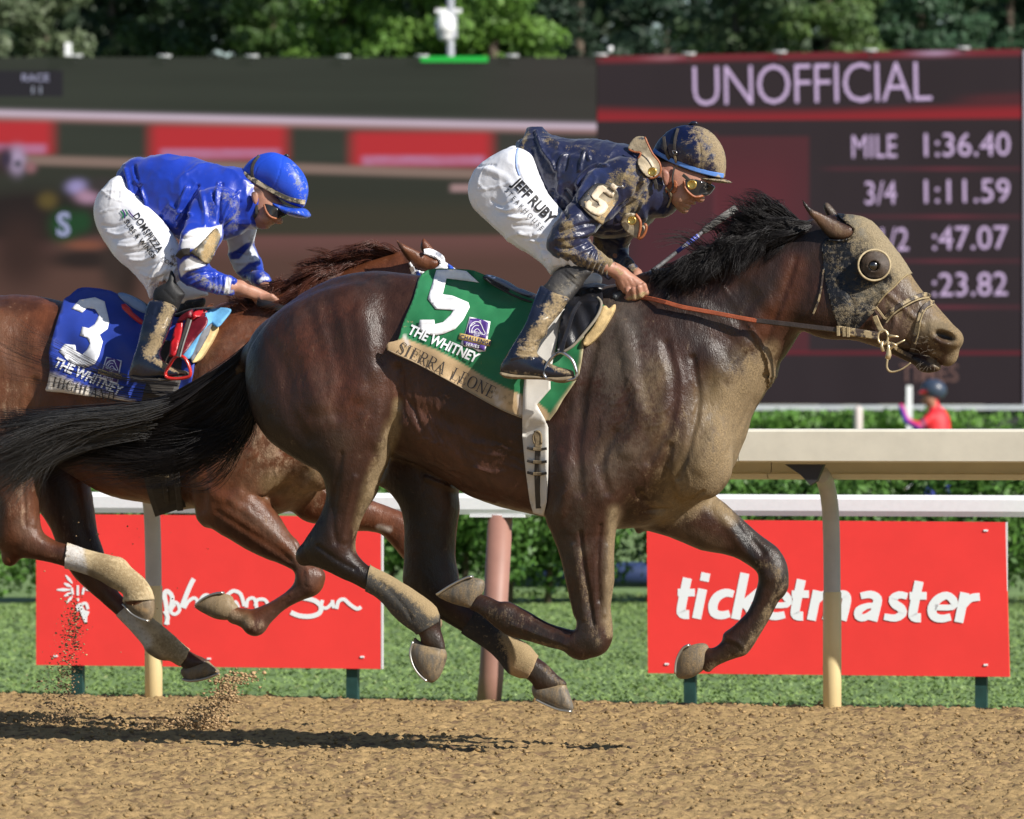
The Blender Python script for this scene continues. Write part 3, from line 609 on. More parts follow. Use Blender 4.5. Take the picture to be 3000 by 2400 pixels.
def colA(P):
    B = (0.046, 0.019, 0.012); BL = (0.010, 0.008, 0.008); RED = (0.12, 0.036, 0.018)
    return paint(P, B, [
        ('s', [(960,900),(900,980),(960,1090),(1010,1200)], 130, RED, 0.75, 0.012), ('s', [(870,920),(1000,840),(1100,820)], 70, (0.035, 0.028, 0.026), 0.7, 0.02), ('s', [(735,1030),(750,1180),(850,1310),(960,1390)], 95, BL, 0.85),  # last stroke blackens rump's left and lower edge: shade put into the colour
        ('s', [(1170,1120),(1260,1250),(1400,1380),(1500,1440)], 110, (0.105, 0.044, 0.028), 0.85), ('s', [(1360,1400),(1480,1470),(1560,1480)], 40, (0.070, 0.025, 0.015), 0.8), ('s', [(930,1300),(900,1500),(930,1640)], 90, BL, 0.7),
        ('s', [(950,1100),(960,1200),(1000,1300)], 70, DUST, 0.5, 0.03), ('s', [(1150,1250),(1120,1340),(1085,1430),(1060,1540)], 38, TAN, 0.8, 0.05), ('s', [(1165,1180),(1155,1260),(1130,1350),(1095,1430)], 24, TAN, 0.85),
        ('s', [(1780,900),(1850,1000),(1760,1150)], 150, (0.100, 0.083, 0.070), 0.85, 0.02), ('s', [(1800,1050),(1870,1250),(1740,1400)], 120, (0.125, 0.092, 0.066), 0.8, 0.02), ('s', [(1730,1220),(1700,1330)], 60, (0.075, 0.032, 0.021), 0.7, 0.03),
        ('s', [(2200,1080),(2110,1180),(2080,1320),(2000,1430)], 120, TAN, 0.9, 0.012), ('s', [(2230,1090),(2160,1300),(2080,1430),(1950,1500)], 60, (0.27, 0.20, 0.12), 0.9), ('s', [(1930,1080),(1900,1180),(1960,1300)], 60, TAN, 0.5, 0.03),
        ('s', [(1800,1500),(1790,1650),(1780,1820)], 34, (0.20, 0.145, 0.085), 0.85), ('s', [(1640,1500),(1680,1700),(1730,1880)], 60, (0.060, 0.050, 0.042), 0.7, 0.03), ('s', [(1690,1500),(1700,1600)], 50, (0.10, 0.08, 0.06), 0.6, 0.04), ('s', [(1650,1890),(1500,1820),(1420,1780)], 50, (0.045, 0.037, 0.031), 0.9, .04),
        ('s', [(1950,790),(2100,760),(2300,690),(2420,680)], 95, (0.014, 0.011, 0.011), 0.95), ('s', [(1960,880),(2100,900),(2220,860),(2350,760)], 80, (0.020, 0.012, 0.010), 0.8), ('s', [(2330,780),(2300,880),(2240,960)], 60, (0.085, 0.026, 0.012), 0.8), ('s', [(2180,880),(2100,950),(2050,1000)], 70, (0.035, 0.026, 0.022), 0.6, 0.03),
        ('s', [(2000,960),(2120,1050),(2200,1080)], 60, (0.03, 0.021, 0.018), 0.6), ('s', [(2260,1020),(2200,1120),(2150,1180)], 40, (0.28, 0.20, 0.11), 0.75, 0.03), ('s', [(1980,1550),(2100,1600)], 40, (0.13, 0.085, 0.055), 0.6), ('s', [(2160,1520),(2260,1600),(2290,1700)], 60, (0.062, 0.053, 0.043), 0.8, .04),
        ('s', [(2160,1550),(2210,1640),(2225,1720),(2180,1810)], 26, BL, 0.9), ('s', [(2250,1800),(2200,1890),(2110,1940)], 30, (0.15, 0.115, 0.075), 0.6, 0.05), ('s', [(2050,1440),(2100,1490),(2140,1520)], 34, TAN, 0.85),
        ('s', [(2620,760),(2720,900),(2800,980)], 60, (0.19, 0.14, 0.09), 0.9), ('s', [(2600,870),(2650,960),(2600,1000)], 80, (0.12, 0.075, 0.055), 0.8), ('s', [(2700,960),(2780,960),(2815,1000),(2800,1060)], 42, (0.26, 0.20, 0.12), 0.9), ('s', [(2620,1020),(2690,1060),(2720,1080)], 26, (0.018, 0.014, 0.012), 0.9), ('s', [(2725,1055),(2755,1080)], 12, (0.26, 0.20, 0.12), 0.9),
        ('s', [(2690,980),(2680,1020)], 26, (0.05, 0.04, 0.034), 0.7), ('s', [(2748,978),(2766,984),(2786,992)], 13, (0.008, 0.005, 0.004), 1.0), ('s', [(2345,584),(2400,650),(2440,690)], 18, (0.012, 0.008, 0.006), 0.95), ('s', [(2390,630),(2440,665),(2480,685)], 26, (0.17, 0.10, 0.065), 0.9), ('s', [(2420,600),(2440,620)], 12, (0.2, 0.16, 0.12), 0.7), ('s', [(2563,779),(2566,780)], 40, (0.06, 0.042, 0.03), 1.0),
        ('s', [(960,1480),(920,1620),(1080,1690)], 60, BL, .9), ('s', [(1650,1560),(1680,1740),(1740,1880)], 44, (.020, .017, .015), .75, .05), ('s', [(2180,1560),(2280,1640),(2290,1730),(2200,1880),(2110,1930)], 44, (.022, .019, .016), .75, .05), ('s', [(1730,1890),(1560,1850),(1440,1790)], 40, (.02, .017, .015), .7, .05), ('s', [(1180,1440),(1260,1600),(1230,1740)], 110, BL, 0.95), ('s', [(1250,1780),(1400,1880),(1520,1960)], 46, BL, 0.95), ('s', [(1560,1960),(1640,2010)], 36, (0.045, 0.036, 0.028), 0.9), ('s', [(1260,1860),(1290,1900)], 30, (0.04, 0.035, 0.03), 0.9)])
mudA = amap([('s', [(2220,1090),(2150,1200),(2120,1330),(2050,1430),(1960,1480)], 110, 0.80, 1.0), ('s', [(2000,1250),(1930,1400),(1880,1500)], 90, 0.34, 0.8), ('s', [(1150,1260),(1110,1370),(1070,1500),(1050,1600)], 34, 0.75, 1.0), ('s', [(1795,1500),(1790,1700),(1785,1860)], 22, 0.75, 1.0),
    ('s', [(2600,700),(2700,840),(2810,980),(2800,1050)], 40, 0.85, 1.0), ('s', [(2720,990),(2740,1040)], 40, 0.6, 0.8), ('s', [(2620,880),(2680,960)], 60, .42, 1), ('s', [(2230,1650),(2290,1700),(2230,1840)], 30, .45, 1), ('s', [(1690,1600),(1720,1780),(1750,1880)], 30, .36, 1), ('s', [(2090,1450),(2130,1500)], 30, 0.7, 1), ('s', [(2250,1800),(2180,1910),(2080,1960)], 30, 0.55, 1), ('s', [(1600,1960),(1650,2010)], 20, 0.5, 1), ('s', [(1560,1840),(1440,1790)], 40, 0.3, 1), ('s', [(1660,1900),(1560,1880)], 12, 0.6, 1),
    ('s', [(1800,950),(1850,1100),(1800,1300)], 160, 0.10, 1), ('s', [(2440,660),(2470,680)], 30, 0.4, 1)], 0.03)
px, py = FA.proj(LA); PA = np.stack([px, py], 1)
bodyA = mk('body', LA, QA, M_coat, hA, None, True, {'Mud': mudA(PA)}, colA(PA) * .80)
skA = Skin().add(FA, LA, QA)
# wraps of mud-soaked bandage on the hind cannons
M_wrap = mat('muddy_bandage', attr=True, rough=0.85, vary=0.18, vscale=22, bump=0.5, bscale=200, mud=True, mudscale=90, mudcol=(0.32, 0.235, 0.125), mudsoft=2.)
def wrapcol(c, d): return lambda P: paint(P, c, d)
shell('leg_wrap', FA, LA, QA, [(1083,1655),(1140,1684),(1186,1710),(1241,1748),(1272,1773),(1284,1805),(1282,1822),(1258,1838),(1235,1852),(1222,1858),(1196,1840),(1155,1806),(1105,1752),(1070,1738)], M_wrap, hA, 0.006, {'Mud': amap([('s', [(1100,1670),(1200,1730),(1265,1790)], 34, 0.95, 1)], 0.25)},
      wrapcol((0.05, 0.047, 0.042), [('s', [(1100,1662),(1200,1722),(1268,1785)], 34, (0.34, 0.25, 0.14), 1)]), wlim=(0.0, 0.4), smooth=0)
shell('leg_wrap', FA, LA, QA, [(1402,1782),(1440,1812),(1470,1840),(1510,1866),(1550,1893),(1576,1922),(1562,1960),(1548,1984),(1512,1982),(1488,1968),(1460,1938),(1428,1906),(1382,1872),(1352,1852)], M_wrap, hA, 0.006, {'Mud': amap([('s', [(1500,1870),(1540,1930)], 60, 0.95, 1)], 0.15)},
      wrapcol((0.022, 0.021, 0.022), [('p', [(1466,1855),(1500,1860),(1600,1920),(1550,1990),(1500,1980),(1492,1940),(1490,1900)], 5, (0.36, 0.25, 0.14), 1)]), wlim=(-0.4, 0.0), smooth=0)
# hooves
hm = lambda P: paint(P, (0.12, 0.105, 0.085), [('s', [(1240,1900),(1300,1920)], 14, TAN, .9), ('s', [(1560,2010),(1660,2010)], 12, TAN, .8)])
hoof_part(FA, [(1215,1866),(1228,1878),(1262,1888),(1300,1898),(1309,1922),(1301,1952),(1287,1984),(1266,2001),(1248,1993),(1230,1974),(1213,1947),(1203,1912),(1210,1885)], 0.13, hA, cols=hm, sole=[(1212,1880),(1204,1912),(1212,1947),(1230,1976),(1252,1996)], mud=0.5)
hoof_part(FA, [(1562,2004),(1600,2004),(1650,2000),(1664,2022),(1672,2045),(1679,2068),(1676,2082),(1640,2078),(1600,2062),(1572,2050),(1560,2032)], FH, hA, cols=hm, sole=[(1572,2050),(1600,2064),(1640,2080),(1674,2085)], mud=0.45)
hoof_part(FA, [(1281,1743),(1325,1716),(1371,1694),(1408,1696),(1421,1708),(1416,1732),(1400,1760),(1385,1782),(1360,1778),(1330,1770),(1300,1758)], 0.11, hA, cols=hm, sole=[(1281,1742),(1325,1714),(1366,1694),(1384,1690)], mud=0.5)
hoof_part(FA, [(1980,1955),(1990,1920),(2010,1898),(2040,1886),(2068,1886),(2078,1905),(2076,1940),(2062,1962),(2030,1984),(2000,1990),(1982,1982)], -0.12, hA, cols=hm, mud=0.55, sole=[(1980,1975),(1984,1935),(2000,1902),(2020,1890)])
eyeball(FA, 2559, 779, float(skA.depth(np.array([[2559., 779.]]), FA)[0]) - 0.008, 0.0225, hA)
for pts, off, r in (([(2540,772),(2552,763),(2566,762),(2580,772)], 0.004, 0.005), ([(2540,786),(2552,796),(2568,796),(2580,784)], 0.003, 0.004)):
    tube('eyelid', path_on(pts, FA, skA, off), r, mat('eyelid', (0.06, 0.045, 0.035), 0.7), hA, None, 6)
# chestnut inner ear lining
0 and sheet('inner_ear', [[(2358,592),(2380,618),(2410,640),(2440,660),(2420,668),(2396,650),(2374,626)]], FA, skA, mat('inner_ear', (0.02, 0.012, 0.01), 0.9), hA, 0.002, 0.002, 8)
# whiskers
Wj = [[], [], 0]
for i in range(34):
    x, y = rr.uniform(2690, 2745), rr.uniform(985, 1088); dx, dy = (rr.uniform(-26, -6), rr.uniform(-12, 10)) if y < 1050 else (rr.uniform(-22, 14), rr.uniform(4, 22))
    a = FA.un3(x, y, 0.045); b = FA.un3(x + dx, y + dy, 0.075); tube('', np.array([a, (a + b) / 2 + [0, -0.004, 0.002], b]), 0.0004, None, join=Wj, sides=3)
wk = mk('whiskers', np.concatenate(Wj[0]), Wj[1], mat('whisker', (0.2, 0.17, 0.13), 0.5), hA, None); wk['kind'] = 'stuff'
# tail
gt = [[(752,985,0),(690,1045,0.02),(600,1108,0.05),(480,1182,0.10),(340,1222,0.14),(180,1225,0.18),(30,1210,0.22)],
      [(750,995,0),(690,1060,0.02),(590,1130,0.04),(460,1195,0.08),(300,1228,0.12),(130,1238,0.16),(-40,1240,0.2)],
      [(748,1005,0),(685,1085,0),(580,1160,0.03),(440,1215,0.05),(280,1235,0.08),(110,1260,0.11),(-60,1310,0.13)],
      [(747,1015,0),(685,1115,0),(585,1200,0.01),(450,1255,0.03),(300,1265,0.05),(120,1300,0.07),(-50,1380,0.09)],
      [(748,1025,0),(695,1140,0),(610,1235,0),(480,1290,0.02),(330,1292,0.04),(160,1330,0.05),(-30,1430,0.07)],
      [(750,1040,0),(712,1160,0),(650,1250,0),(540,1330,0.0),(420,1345,0.03),(300,1320,0.04),(200,1330,0.05)],
      [(752,1060,0),(735,1160,0),(700,1240,0),(640,1300,0.0),(570,1350,0.02),(500,1372,0.03),(430,1360,0.04)],
      [(756,1080,0),(745,1150,0),(735,1220,0),(710,1265,0.0),(690,1285,0.02),(660,1300,0.02),(620,1320,0.03)]]
tl = strands('tail', gt[:7], 3800, FA, M_hair, hA, rad=0.0015, spread=0.012, jit=0.022, seg=20, seed=4, wave=0.014)
tl2 = strands('tail_tip_hair', [[(500,1180,0.14),(380,1212,0.18),(240,1232,0.21),(100,1262,0.23),(-50,1310,0.25)], [(450,1240,0.11),(330,1255,0.14),(200,1278,0.17),(80,1325,0.19),(-40,1405,0.2)], [(430,1290,0.08),(330,1288,0.12),(200,1312,0.14),(90,1370,0.15),(-20,1460,0.16)]], 1500, FA, M_hairg, hA, stag=.5, rad=0.0010, spread=0.022, jit=0.03, seg=16, seed=9, wave=0.016)
tl3 = strands('loose_tail_hair', [[(520,1120,0.1),(400,1100,0.13),(260,1050,0.17),(130,1000,0.2),(40,960,0.22)], [(520,1150,0.1),(380,1140,0.13),(220,1090,0.17),(90,1040,0.2),(0,1000,0.22)], [(480,1180,0.1),(340,1170,0.13),(180,1140,0.17),(40,1110,0.2),(-50,1090,0.22)]], 48, FA, M_hair, hA, rad=0.0008, spread=0.02, jit=0.03, seg=16, seed=12, wave=0.02)
strands('tail_lower_hair', gt[5:], 700, FA, M_hair, hA, rad=0.0014, spread=0.022, jit=0.04, seg=16, seed=14, wave=0.02)
# mane: roots along the crest, blown up and back
gm = []
cr = [(2350,655),(2320,660),(2290,668),(2260,676),(2230,686),(2200,697),(2160,712),(2120,728),(2080,746),(2040,762),(2000,782),(1960,798),(1920,812),(1880,824)]
tip = [(2235,605,0.02),(2215,600,0.03),(2195,606,0.04),(2178,630,0.05),(2150,668,0.07),(2122,705,0.1),(2090,748,0.12),(2055,790,0.13),(2020,830,0.13),(1990,858,0.13),(1965,872,0.12),(1945,866,0.09),(1925,852,0.05),(1905,840,0.03)]
for (x, y), (tx, ty, tw) in zip(cr, tip):
    gm.append([(x, y, 0.0), ((2 * x + tx) / 3 - 3, (2 * y + ty) / 3 - 16, tw * 0.5 + 0.02), ((x + 2 * tx) / 3, (y + 2 * ty) / 3 - 12, tw * 0.85 + 0.02), (tx, ty, tw)])
strands('mane', gm, 2600, FA, M_hair, hA, rad=0.0014, spread=0.014, jit=0.022, seg=12, seed=21, wave=0.012)
gm2 = [[(x, y + 6, 0.03), (x - 30, y + 12, 0.10), (x - 66, y + 40, 0.13), (x - 92, y + 84, 0.14)] for (x, y) in cr[2:10]]
strands('mane', gm2, 2100, FA, M_hair, hA, rad=0.0014, spread=0.014, jit=0.02, seg=12, seed=22, wave=0.012)
strands('mane', [[(2300,640,0.0),(2260,640,0.02),(2220,632,0.03),(2190,600,0.03)], [(2355,660,0.03),(2300,668,0.06),(2240,670,0.08),(2190,650,0.09)], [(2390,655,0.02),(2330,650,0.05),(2270,655,0.08),(2210,690,0.11)], [(2380,668,0.04),(2320,690,0.09),(2250,715,0.12),(2180,740,0.14)]], 900, FA, M_hair, hA, rad=0.0014, spread=0.010, jit=0.018, seg=12, seed=23)
strands('mane', [[(2290,660,0.0),(2262,620,0.01),(2225,598,0.02),(2195,605,0.03)], [(2240,680,0.0),(2222,640,0.01),(2205,610,0.02),(2188,604,0.03)], [(2190,700,0.0),(2172,665,0.02),(2156,640,0.03),(2138,640,0.04)], [(2120,725,0.0),(2100,705,0.02),(2078,700,0.03),(2050,715,0.05)], [(2030,768,0.0),(2008,756,0.02),(1985,762,0.03),(1960,785,0.05)]], 420, FA, M_hair, hA, rad=0.0013, spread=0.014, jit=0.03, seg=12, seed=25)
# ================================================================== print: lettering and marks laid on surfaces
_tc = {}
def glyphs(s, xs=1.0, shear=0.0, offset=0.0, spacing=1.0):
    cu = bpy.data.curves.new('t', 'FONT'); cu.body = s; cu.size = 1.0; cu.shear = shear; cu.offset = offset; cu.space_character = spacing; cu.resolution_u = 3; cu.fill_mode = 'FRONT'
    o = bpy.data.objects.new('t', cu); COL.objects.link(o); me = bpy.data.meshes.new_from_object(o.evaluated_get(bpy.context.evaluated_depsgraph_get())) if False else None
    bpy.context.view_layer.update(); dg = bpy.context.evaluated_depsgraph_get(); me = bpy.data.meshes.new_from_object(o.evaluated_get(dg))
    bm = bmesh.new(); bm.from_mesh(me); bmesh.ops.triangulate(bm, faces=bm.faces[:]); bmesh.ops.remove_doubles(bm, verts=bm.verts[:], dist=1e-5)
    V = np.array([v.co[:2] for v in bm.verts]) * [xs, 1]; T = np.array([[v.index for v in f.verts] for f in bm.faces]); bm.free()
    bpy.data.objects.remove(o); bpy.data.curves.remove(cu); bpy.data.meshes.remove(me)
    return V, T
def split_long(V, T, mx):
    bm = bmesh.new(); vs = [bm.verts.new((a, b, 0)) for a, b in V]
    for t in T:
        try: bm.faces.new([vs[i] for i in t])
        except ValueError: pass
    for _ in range(4):
        e = [e for e in bm.edges if e.calc_length() > mx]
        if not e: break
        bmesh.ops.subdivide_edges(bm, edges=e, cuts=1); bmesh.ops.triangulate(bm, faces=bm.faces[:])
    bm.verts.index_update(); V = np.array([v.co[:2] for v in bm.verts]); T = np.array([[v.index for v in f.verts] for f in bm.faces]); bm.free(); return V, T
def lay(name, V, T, fr, skin, mat_, parent, off=0.003, w=0.0):
    W = skin.depth(V, fr) if skin is not None else np.full(len(V), w)
    x, z = fr.un(V[:, 0], V[:, 1], W + off); A = np.stack([x, -(W + off), z], 1)
    a = V[T[:, 0]]; b = V[T[:, 1]]; c = V[T[:, 2]]; s = (b[:, 0] - a[:, 0]) * (c[:, 1] - a[:, 1]) - (b[:, 1] - a[:, 1]) * (c[:, 0] - a[:, 0])
    T = np.where((s > 0)[:, None], T[:, ::-1], T)
    return mk(name, A, T, mat_, parent, fr, False)
def text(name, s, at, size, ang, fr, skin, mat_, parent, xs=1.0, shear=0.0, offset=0.0, spacing=1.0, off=0.003, w=0.0, mx=None, bend=0.0):
    V, T = glyphs(s, xs, shear, offset, spacing); V = V * size; c, sn = math.cos(math.radians(ang)), math.sin(math.radians(ang))
    if mx: V, T = split_long(V, T, mx)
    y = V[:, 1] - bend * (V[:, 0] ** 2) / 1000.0
    P = np.stack([at[0] + V[:, 0] * c + y * sn, at[1] + V[:, 0] * sn - y * c], 1)
    return lay(name, P, T, fr, skin, mat_, parent, off, w)
def ribbons(name, strokes, fr, skin, mat_, parent, off=0.003, w=0.0, xf=None, curve=3):
    V = []; T = []; nb = 0; Ws = []
    for k, (pts, wd) in enumerate(strokes):
        C = crom(pts, curve, False) if len(pts) > 2 and curve else np.array(pts, float)
        if len(C) == 2: C = np.linspace(C[0], C[1], 3)
        t = np.gradient(C, axis=0); t /= np.linalg.norm(t, axis=1)[:, None] + 1e-9; n = np.stack([-t[:, 1], t[:, 0]], 1)
        ww = np.full(len(C), wd) if np.isscalar(wd) else np.interp(np.linspace(0, 1, len(C)), np.linspace(0, 1, len(wd)), wd)
        A = C + n * ww[:, None] / 2; B = C - n * ww[:, None] / 2; m = len(C); V += list(A) + list(B)
        for i in range(m - 1): T += [(nb + i, nb + i + 1, nb + m + i + 1), (nb + i, nb + m + i + 1, nb + m + i)]
        Ws += [k * 0.00012] * (2 * m); nb += 2 * m
    V = np.array(V); T = np.array(T)
    if xf is not None: V = xf(V)
    W0 = skin.depth(V, fr) if skin is not None else np.full(len(V), w); W = W0 + off + np.array(Ws)
    x, z = fr.un(V[:, 0], V[:, 1], W); a = V[T[:, 0]]; b = V[T[:, 1]]; c = V[T[:, 2]]; s = (b[:, 0] - a[:, 0]) * (c[:, 1] - a[:, 1]) - (b[:, 1] - a[:, 1]) * (c[:, 0] - a[:, 0])
    T = np.where((s > 0)[:, None], T[:, ::-1], T)
    return mk(name, np.stack([x, -W, z], 1), T, mat_, parent, fr, False)
# serif capitals as strokes in a unit box (x right, y up), thick stems and fine serifs
SER = {'I': (0.42, [([(.21, 0), (.21, 1)], .13), ([(.05, .02), (.37, .02)], .05), ([(.05, .98), (.37, .98)], .05)]),
 'E': (0.66, [([(.18, 0), (.18, 1)], .13), ([(.05, .98), (.6, .98)], .05), ([(.05, .02), (.62, .02)], .05), ([(.18, .52), (.46, .52)], .05), ([(.6, 1), (.6, .8)], .05), ([(.62, 0), (.62, .22)], .05), ([(.46, .4), (.46, .64)], .05)]),
 'R': (0.74, [([(.18, 0), (.18, 1)], .13), ([(.05, .98), (.4, .98)], .05), ([(.05, .02), (.32, .02)], .05), ([(.38, .97), (.56, .9), (.58, .74), (.52, .58), (.2, .51)], [.06, .12, .14, .1, .05]), ([(.38, .5), (.52, .24), (.66, .02), (.76, .02)], [.1, .13, .1, .05])]),
 'S': (0.58, [([(.49, .78), (.42, .94), (.26, .97), (.12, .86), (.12, .7), (.3, .53), (.46, .38), (.47, .16), (.32, .03), (.14, .06), (.07, .24)], [.05, .06, .07, .1, .13, .14, .13, .11, .07, .05, .05]), ([(.5, .98), (.5, .74)], .04), ([(.06, 0), (.06, .28)], .04)]),
 'A': (0.76, [([(.1, .02), (.38, 1)], .06), ([(.38, 1), (.66, .02)], .14), ([(.2, .34), (.54, .34)], .05), ([(-.01, .02), (.22, .02)], .05), ([(.52, .02), (.78, .02)], .05)]),
 'L': (0.64, [([(.18, 0), (.18, 1)], .13), ([(.05, .98), (.33, .98)], .05), ([(.05, .02), (.6, .02)], .05), ([(.6, 0), (.6, .26)], .05)]),
 'O': (0.8, [([(.4, .98), (.2, .9), (.1, .68), (.1, .32), (.2, .1), (.4, .02), (.6, .1), (.7, .32), (.7, .68), (.6, .9), (.4, .98)], [.05, .1, .14, .14, .1, .05, .1, .14, .14, .1, .05])]),
 'N': (0.8, [([(.16, 0), (.16, 1)], .06), ([(.14, .98), (.66, .02)], .14), ([(.66, 0), (.66, 1)], .06), ([(.02, .02), (.3, .02)], .05), ([(.54, .98), (.8, .98)], .05), ([(0, .98), (.18, .98)], .05)]),
 'G': (0.78, [([(.64, .76), (.56, .94), (.38, .98), (.2, .9), (.1, .68), (.1, .32), (.2, .1), (.4, .02), (.62, .1)], [.05, .06, .06, .1, .14, .14, .1, .05, .06]), ([(.62, .02), (.62, .42)], .13), ([(.48, .42), (.74, .42)], .05), ([(.64, .98), (.64, .7)], .04)]),
 'H': (0.84, [([(.17, 0), (.17, 1)], .13), ([(.66, 0), (.66, 1)], .13), ([(.17, .52), (.66, .52)], .05), ([(.03, .98), (.32, .98)], .05), ([(.03, .02), (.32, .02)], .05), ([(.52, .98), (.8, .98)], .05), ([(.52, .02), (.8, .02)], .05)]),
 'D': (0.78, [([(.18, 0), (.18, 1)], .13), ([(.05, .98), (.36, .98), (.58, .86), (.66, .5), (.58, .14), (.36, .02), (.05, .02)], [.05, .06, .12, .14, .12, .06, .05])]), ' ': (0.5, [])}
def serif(name, s, at, size, ang, fr, skin, mat_, parent, off=0.003, bend=0.0):
    st = []; x = 0
    for ch in s:
        adv, L = SER[ch]
        for pts, wd in L: st.append(([((x + a) * size, b * size) for a, b in pts], (np.array(wd) * size * 0.9).tolist() if not np.isscalar(wd) else wd * size * 0.9))
        x += adv + 0.06
    c, sn = math.cos(math.radians(ang)), math.sin(math.radians(ang))
    def xf(V):
        y = V[:, 1] - bend * V[:, 0] ** 2 / 1000; return np.stack([at[0] + V[:, 0] * c + y * sn, at[1] + V[:, 0] * sn - y * c], 1)
    return ribbons(name, st, fr, skin, mat_, parent, off, xf=xf)
P_white = mat('white_print', (0.82, 0.83, 0.86), 0.5, vary=0.06, vscale=60)
P_black = mat('black_print', (0.012, 0.012, 0.014), 0.6)
P_purple = mat('purple_print', (0.075, 0.03, 0.21), 0.6); P_gold = mat('gold_print', (0.52, 0.36, 0.13), 0.6); P_navy = mat('navy_print', (0.02, 0.025, 0.09), 0.6)
def badge(fr, sk, cx, cy, s, ang, parent):
    """purple shield with a horse head in outline, a gold ribbon and small lettering"""
    c, sn = math.cos(math.radians(ang)), math.sin(math.radians(ang)); X = lambda L: [(cx + (a * c - b * sn) * s, cy + (a * sn + b * c) * s) for a, b in L]
    b0 = sheet('badge', [X([(-.36, -.5), (.36, -.5), (.42, .5), (.2, .58), (0, .5), (-.3, .5), (-.44, .46), (-.38, 0)])], fr, sk, P_white, parent, 0.003, 0.001, 9, smooth=0)
    sheet('shield', [X([(-.31, -.45), (-.1, -.5), (.1, -.5), (.31, -.44), (.34, .12), (-.36, .12)])], fr, sk, P_purple, b0, 0.0048, 0.0006, 9, smooth=0)
    sheet('ribbon', [X([(-.55, .1), (.52, .1), (.52, .31), (-.55, .31)])], fr, sk, P_gold, b0, 0.0056, 0.0006, 9, smooth=0)
    sheet('lower_band', [X([(-.38, .325), (.38, .325), (.38, .5), (-.34, .47)])], fr, sk, P_purple, b0, 0.0048, 0.0006, 9, smooth=0)
    ribbons('horse_head_mark', [(X([(-.22, .02), (-.27, -.15), (-.2, -.33), (-.05, -.4), (.08, -.34), (.18, -.2), (.28, -.08), (.22, -.02), (.1, -.1)]), 2.0), (X([(-.15, .02), (-.18, -.12), (-.1, -.26), (.02, -.28)]), 1.8), (X([(-.08, 0), (-.08, -.1), (0, -.17), (.1, -.1)]), 1.6), (X([(-.02, -.4), (.03, -.46), (.06, -.36)]), 1.6), (X([(-.25, -.2), (-.12, -.34)]), 1.6)], fr, sk, P_white, b0, 0.0066)
    a = X([(-.5, .27)])[0]; text('lettering', 'CHALLENGE', a, .2 * s, ang, fr, sk, P_navy, b0, xs=.93, offset=.012, off=0.0072, spacing=1.02)
    a = X([(-.27, .455)])[0]; text('lettering', 'SERIES', a, .145 * s, ang, fr, sk, P_white, b0, off=0.0072, spacing=1.15, offset=.01)
    a = X([(-.2, -.0)])[0]; text('lettering', "BREEDERS'", a, .11 * s, ang, fr, sk, P_white, b0, off=0.0072, xs=.8)
    a = X([(-.08, .09)])[0]; text('lettering', 'CUP', a, .11 * s, ang, fr, sk, P_white, b0, off=0.0072, xs=.9)
    return b0

# ================================================================== saddle cloth, saddle, girth of the leading horse
M_green = mat('green_cloth', attr=True, rough=0.62, vary=0.08, vscale=14, bump=0.08, bscale=900, mud=True, mudscale=55, mudcol=(0.36, 0.26, 0.14), sheen=0.1)
scA = empty('saddle_cloth', FA, 'green number 5 saddle cloth with a muddy tan name band on the leading bay', 'saddle cloth')
clothA = [(1260,790),(1290,786),(1371,790),(1399,797),(1432,812),(1480,840),(1530,866),(1600,885),(1680,890),(1740,885),(1770,895),(1768,930),(1740,965),(1712,980),(1711,1000),(1706,1041),(1699,1083),(1689,1112),(1650,1169),(1609,1232),(1560,1228),(1531,1226),(1464,1199),(1371,1148),(1278,1097),(1209,1061),(1135,1027),(1139,1003),(1165,997),(1176,960),(1187,930),(1200,900),(1211,874),(1224,825),(1233,807),(1246,795)]
bandA = [(1120,990),(1168,996),(1182,990),(1278,1025),(1350,1062),(1417,1104),(1480,1136),(1533,1159),(1560,1168),(1600,1200),(1640,1260),(1500,1300),(1100,1040)]
def foldA(V):
    x, y = V[:, 0], V[:, 1]; h = sstep(y, 860, 1150); 
    f = 0.010 * np.sin((x * .8 + y * .5) / 34) * h + 0.006 * np.sin((x - y * .3) / 17 + 1.3) * h * sstep(x, 1500, 1300)
    return f + 0.03 * sstep(x, 1300, 1135) * sstep(y, 900, 1030) + 0.018 * sstep(y, 1050, 1200) + 0.012 * (fbm(np.stack([x, y, x * 0], 1), 0.02, 2, 8) - .5)
clo = sheet('cloth', [[tuple(p) for p in crom(clothA, 2)]], FA, skA, M_green, scA, 0.014, 0.004, 5.5, smooth=18, fold=foldA,
    colors=cmap((0.010, 0.16, 0.055), [('p', bandA, 2, (0.47, 0.33, 0.18), 1), ('s', [(1185,985),(1195,1010)], 9, (0.6, 0.56, 0.52), .9), ('s', [(1455,1150),(1470,1190)], 22, (0.62, 0.58, 0.55), .8, 0.06), ('s', [(1520,1160),(1526,1210)], 10, (0.62, 0.58, 0.55), .8), ('s', [(1712,980),(1704,1060),(1690,1112),(1640,1185),(1605,1236)], 13, (0.36, 0.30, 0.17), 1), ('s', [(1220,850),(1300,820)], 30, (0.02, 0.2, 0.08), .4)]),
    attrs={'Mud': amap([('s', [(1160,1010),(1280,1070),(1420,1140),(1530,1195)], 34, 0.42, 1), ('s', [(1200,960),(1300,1020),(1420,1080)], 34, 0.20, 1), ('s', [(1440,1120),(1500,1160)], 26, .3, 1), ('s', [(1200,900),(1190,960)], 30, .2, 1)], 0.06)})
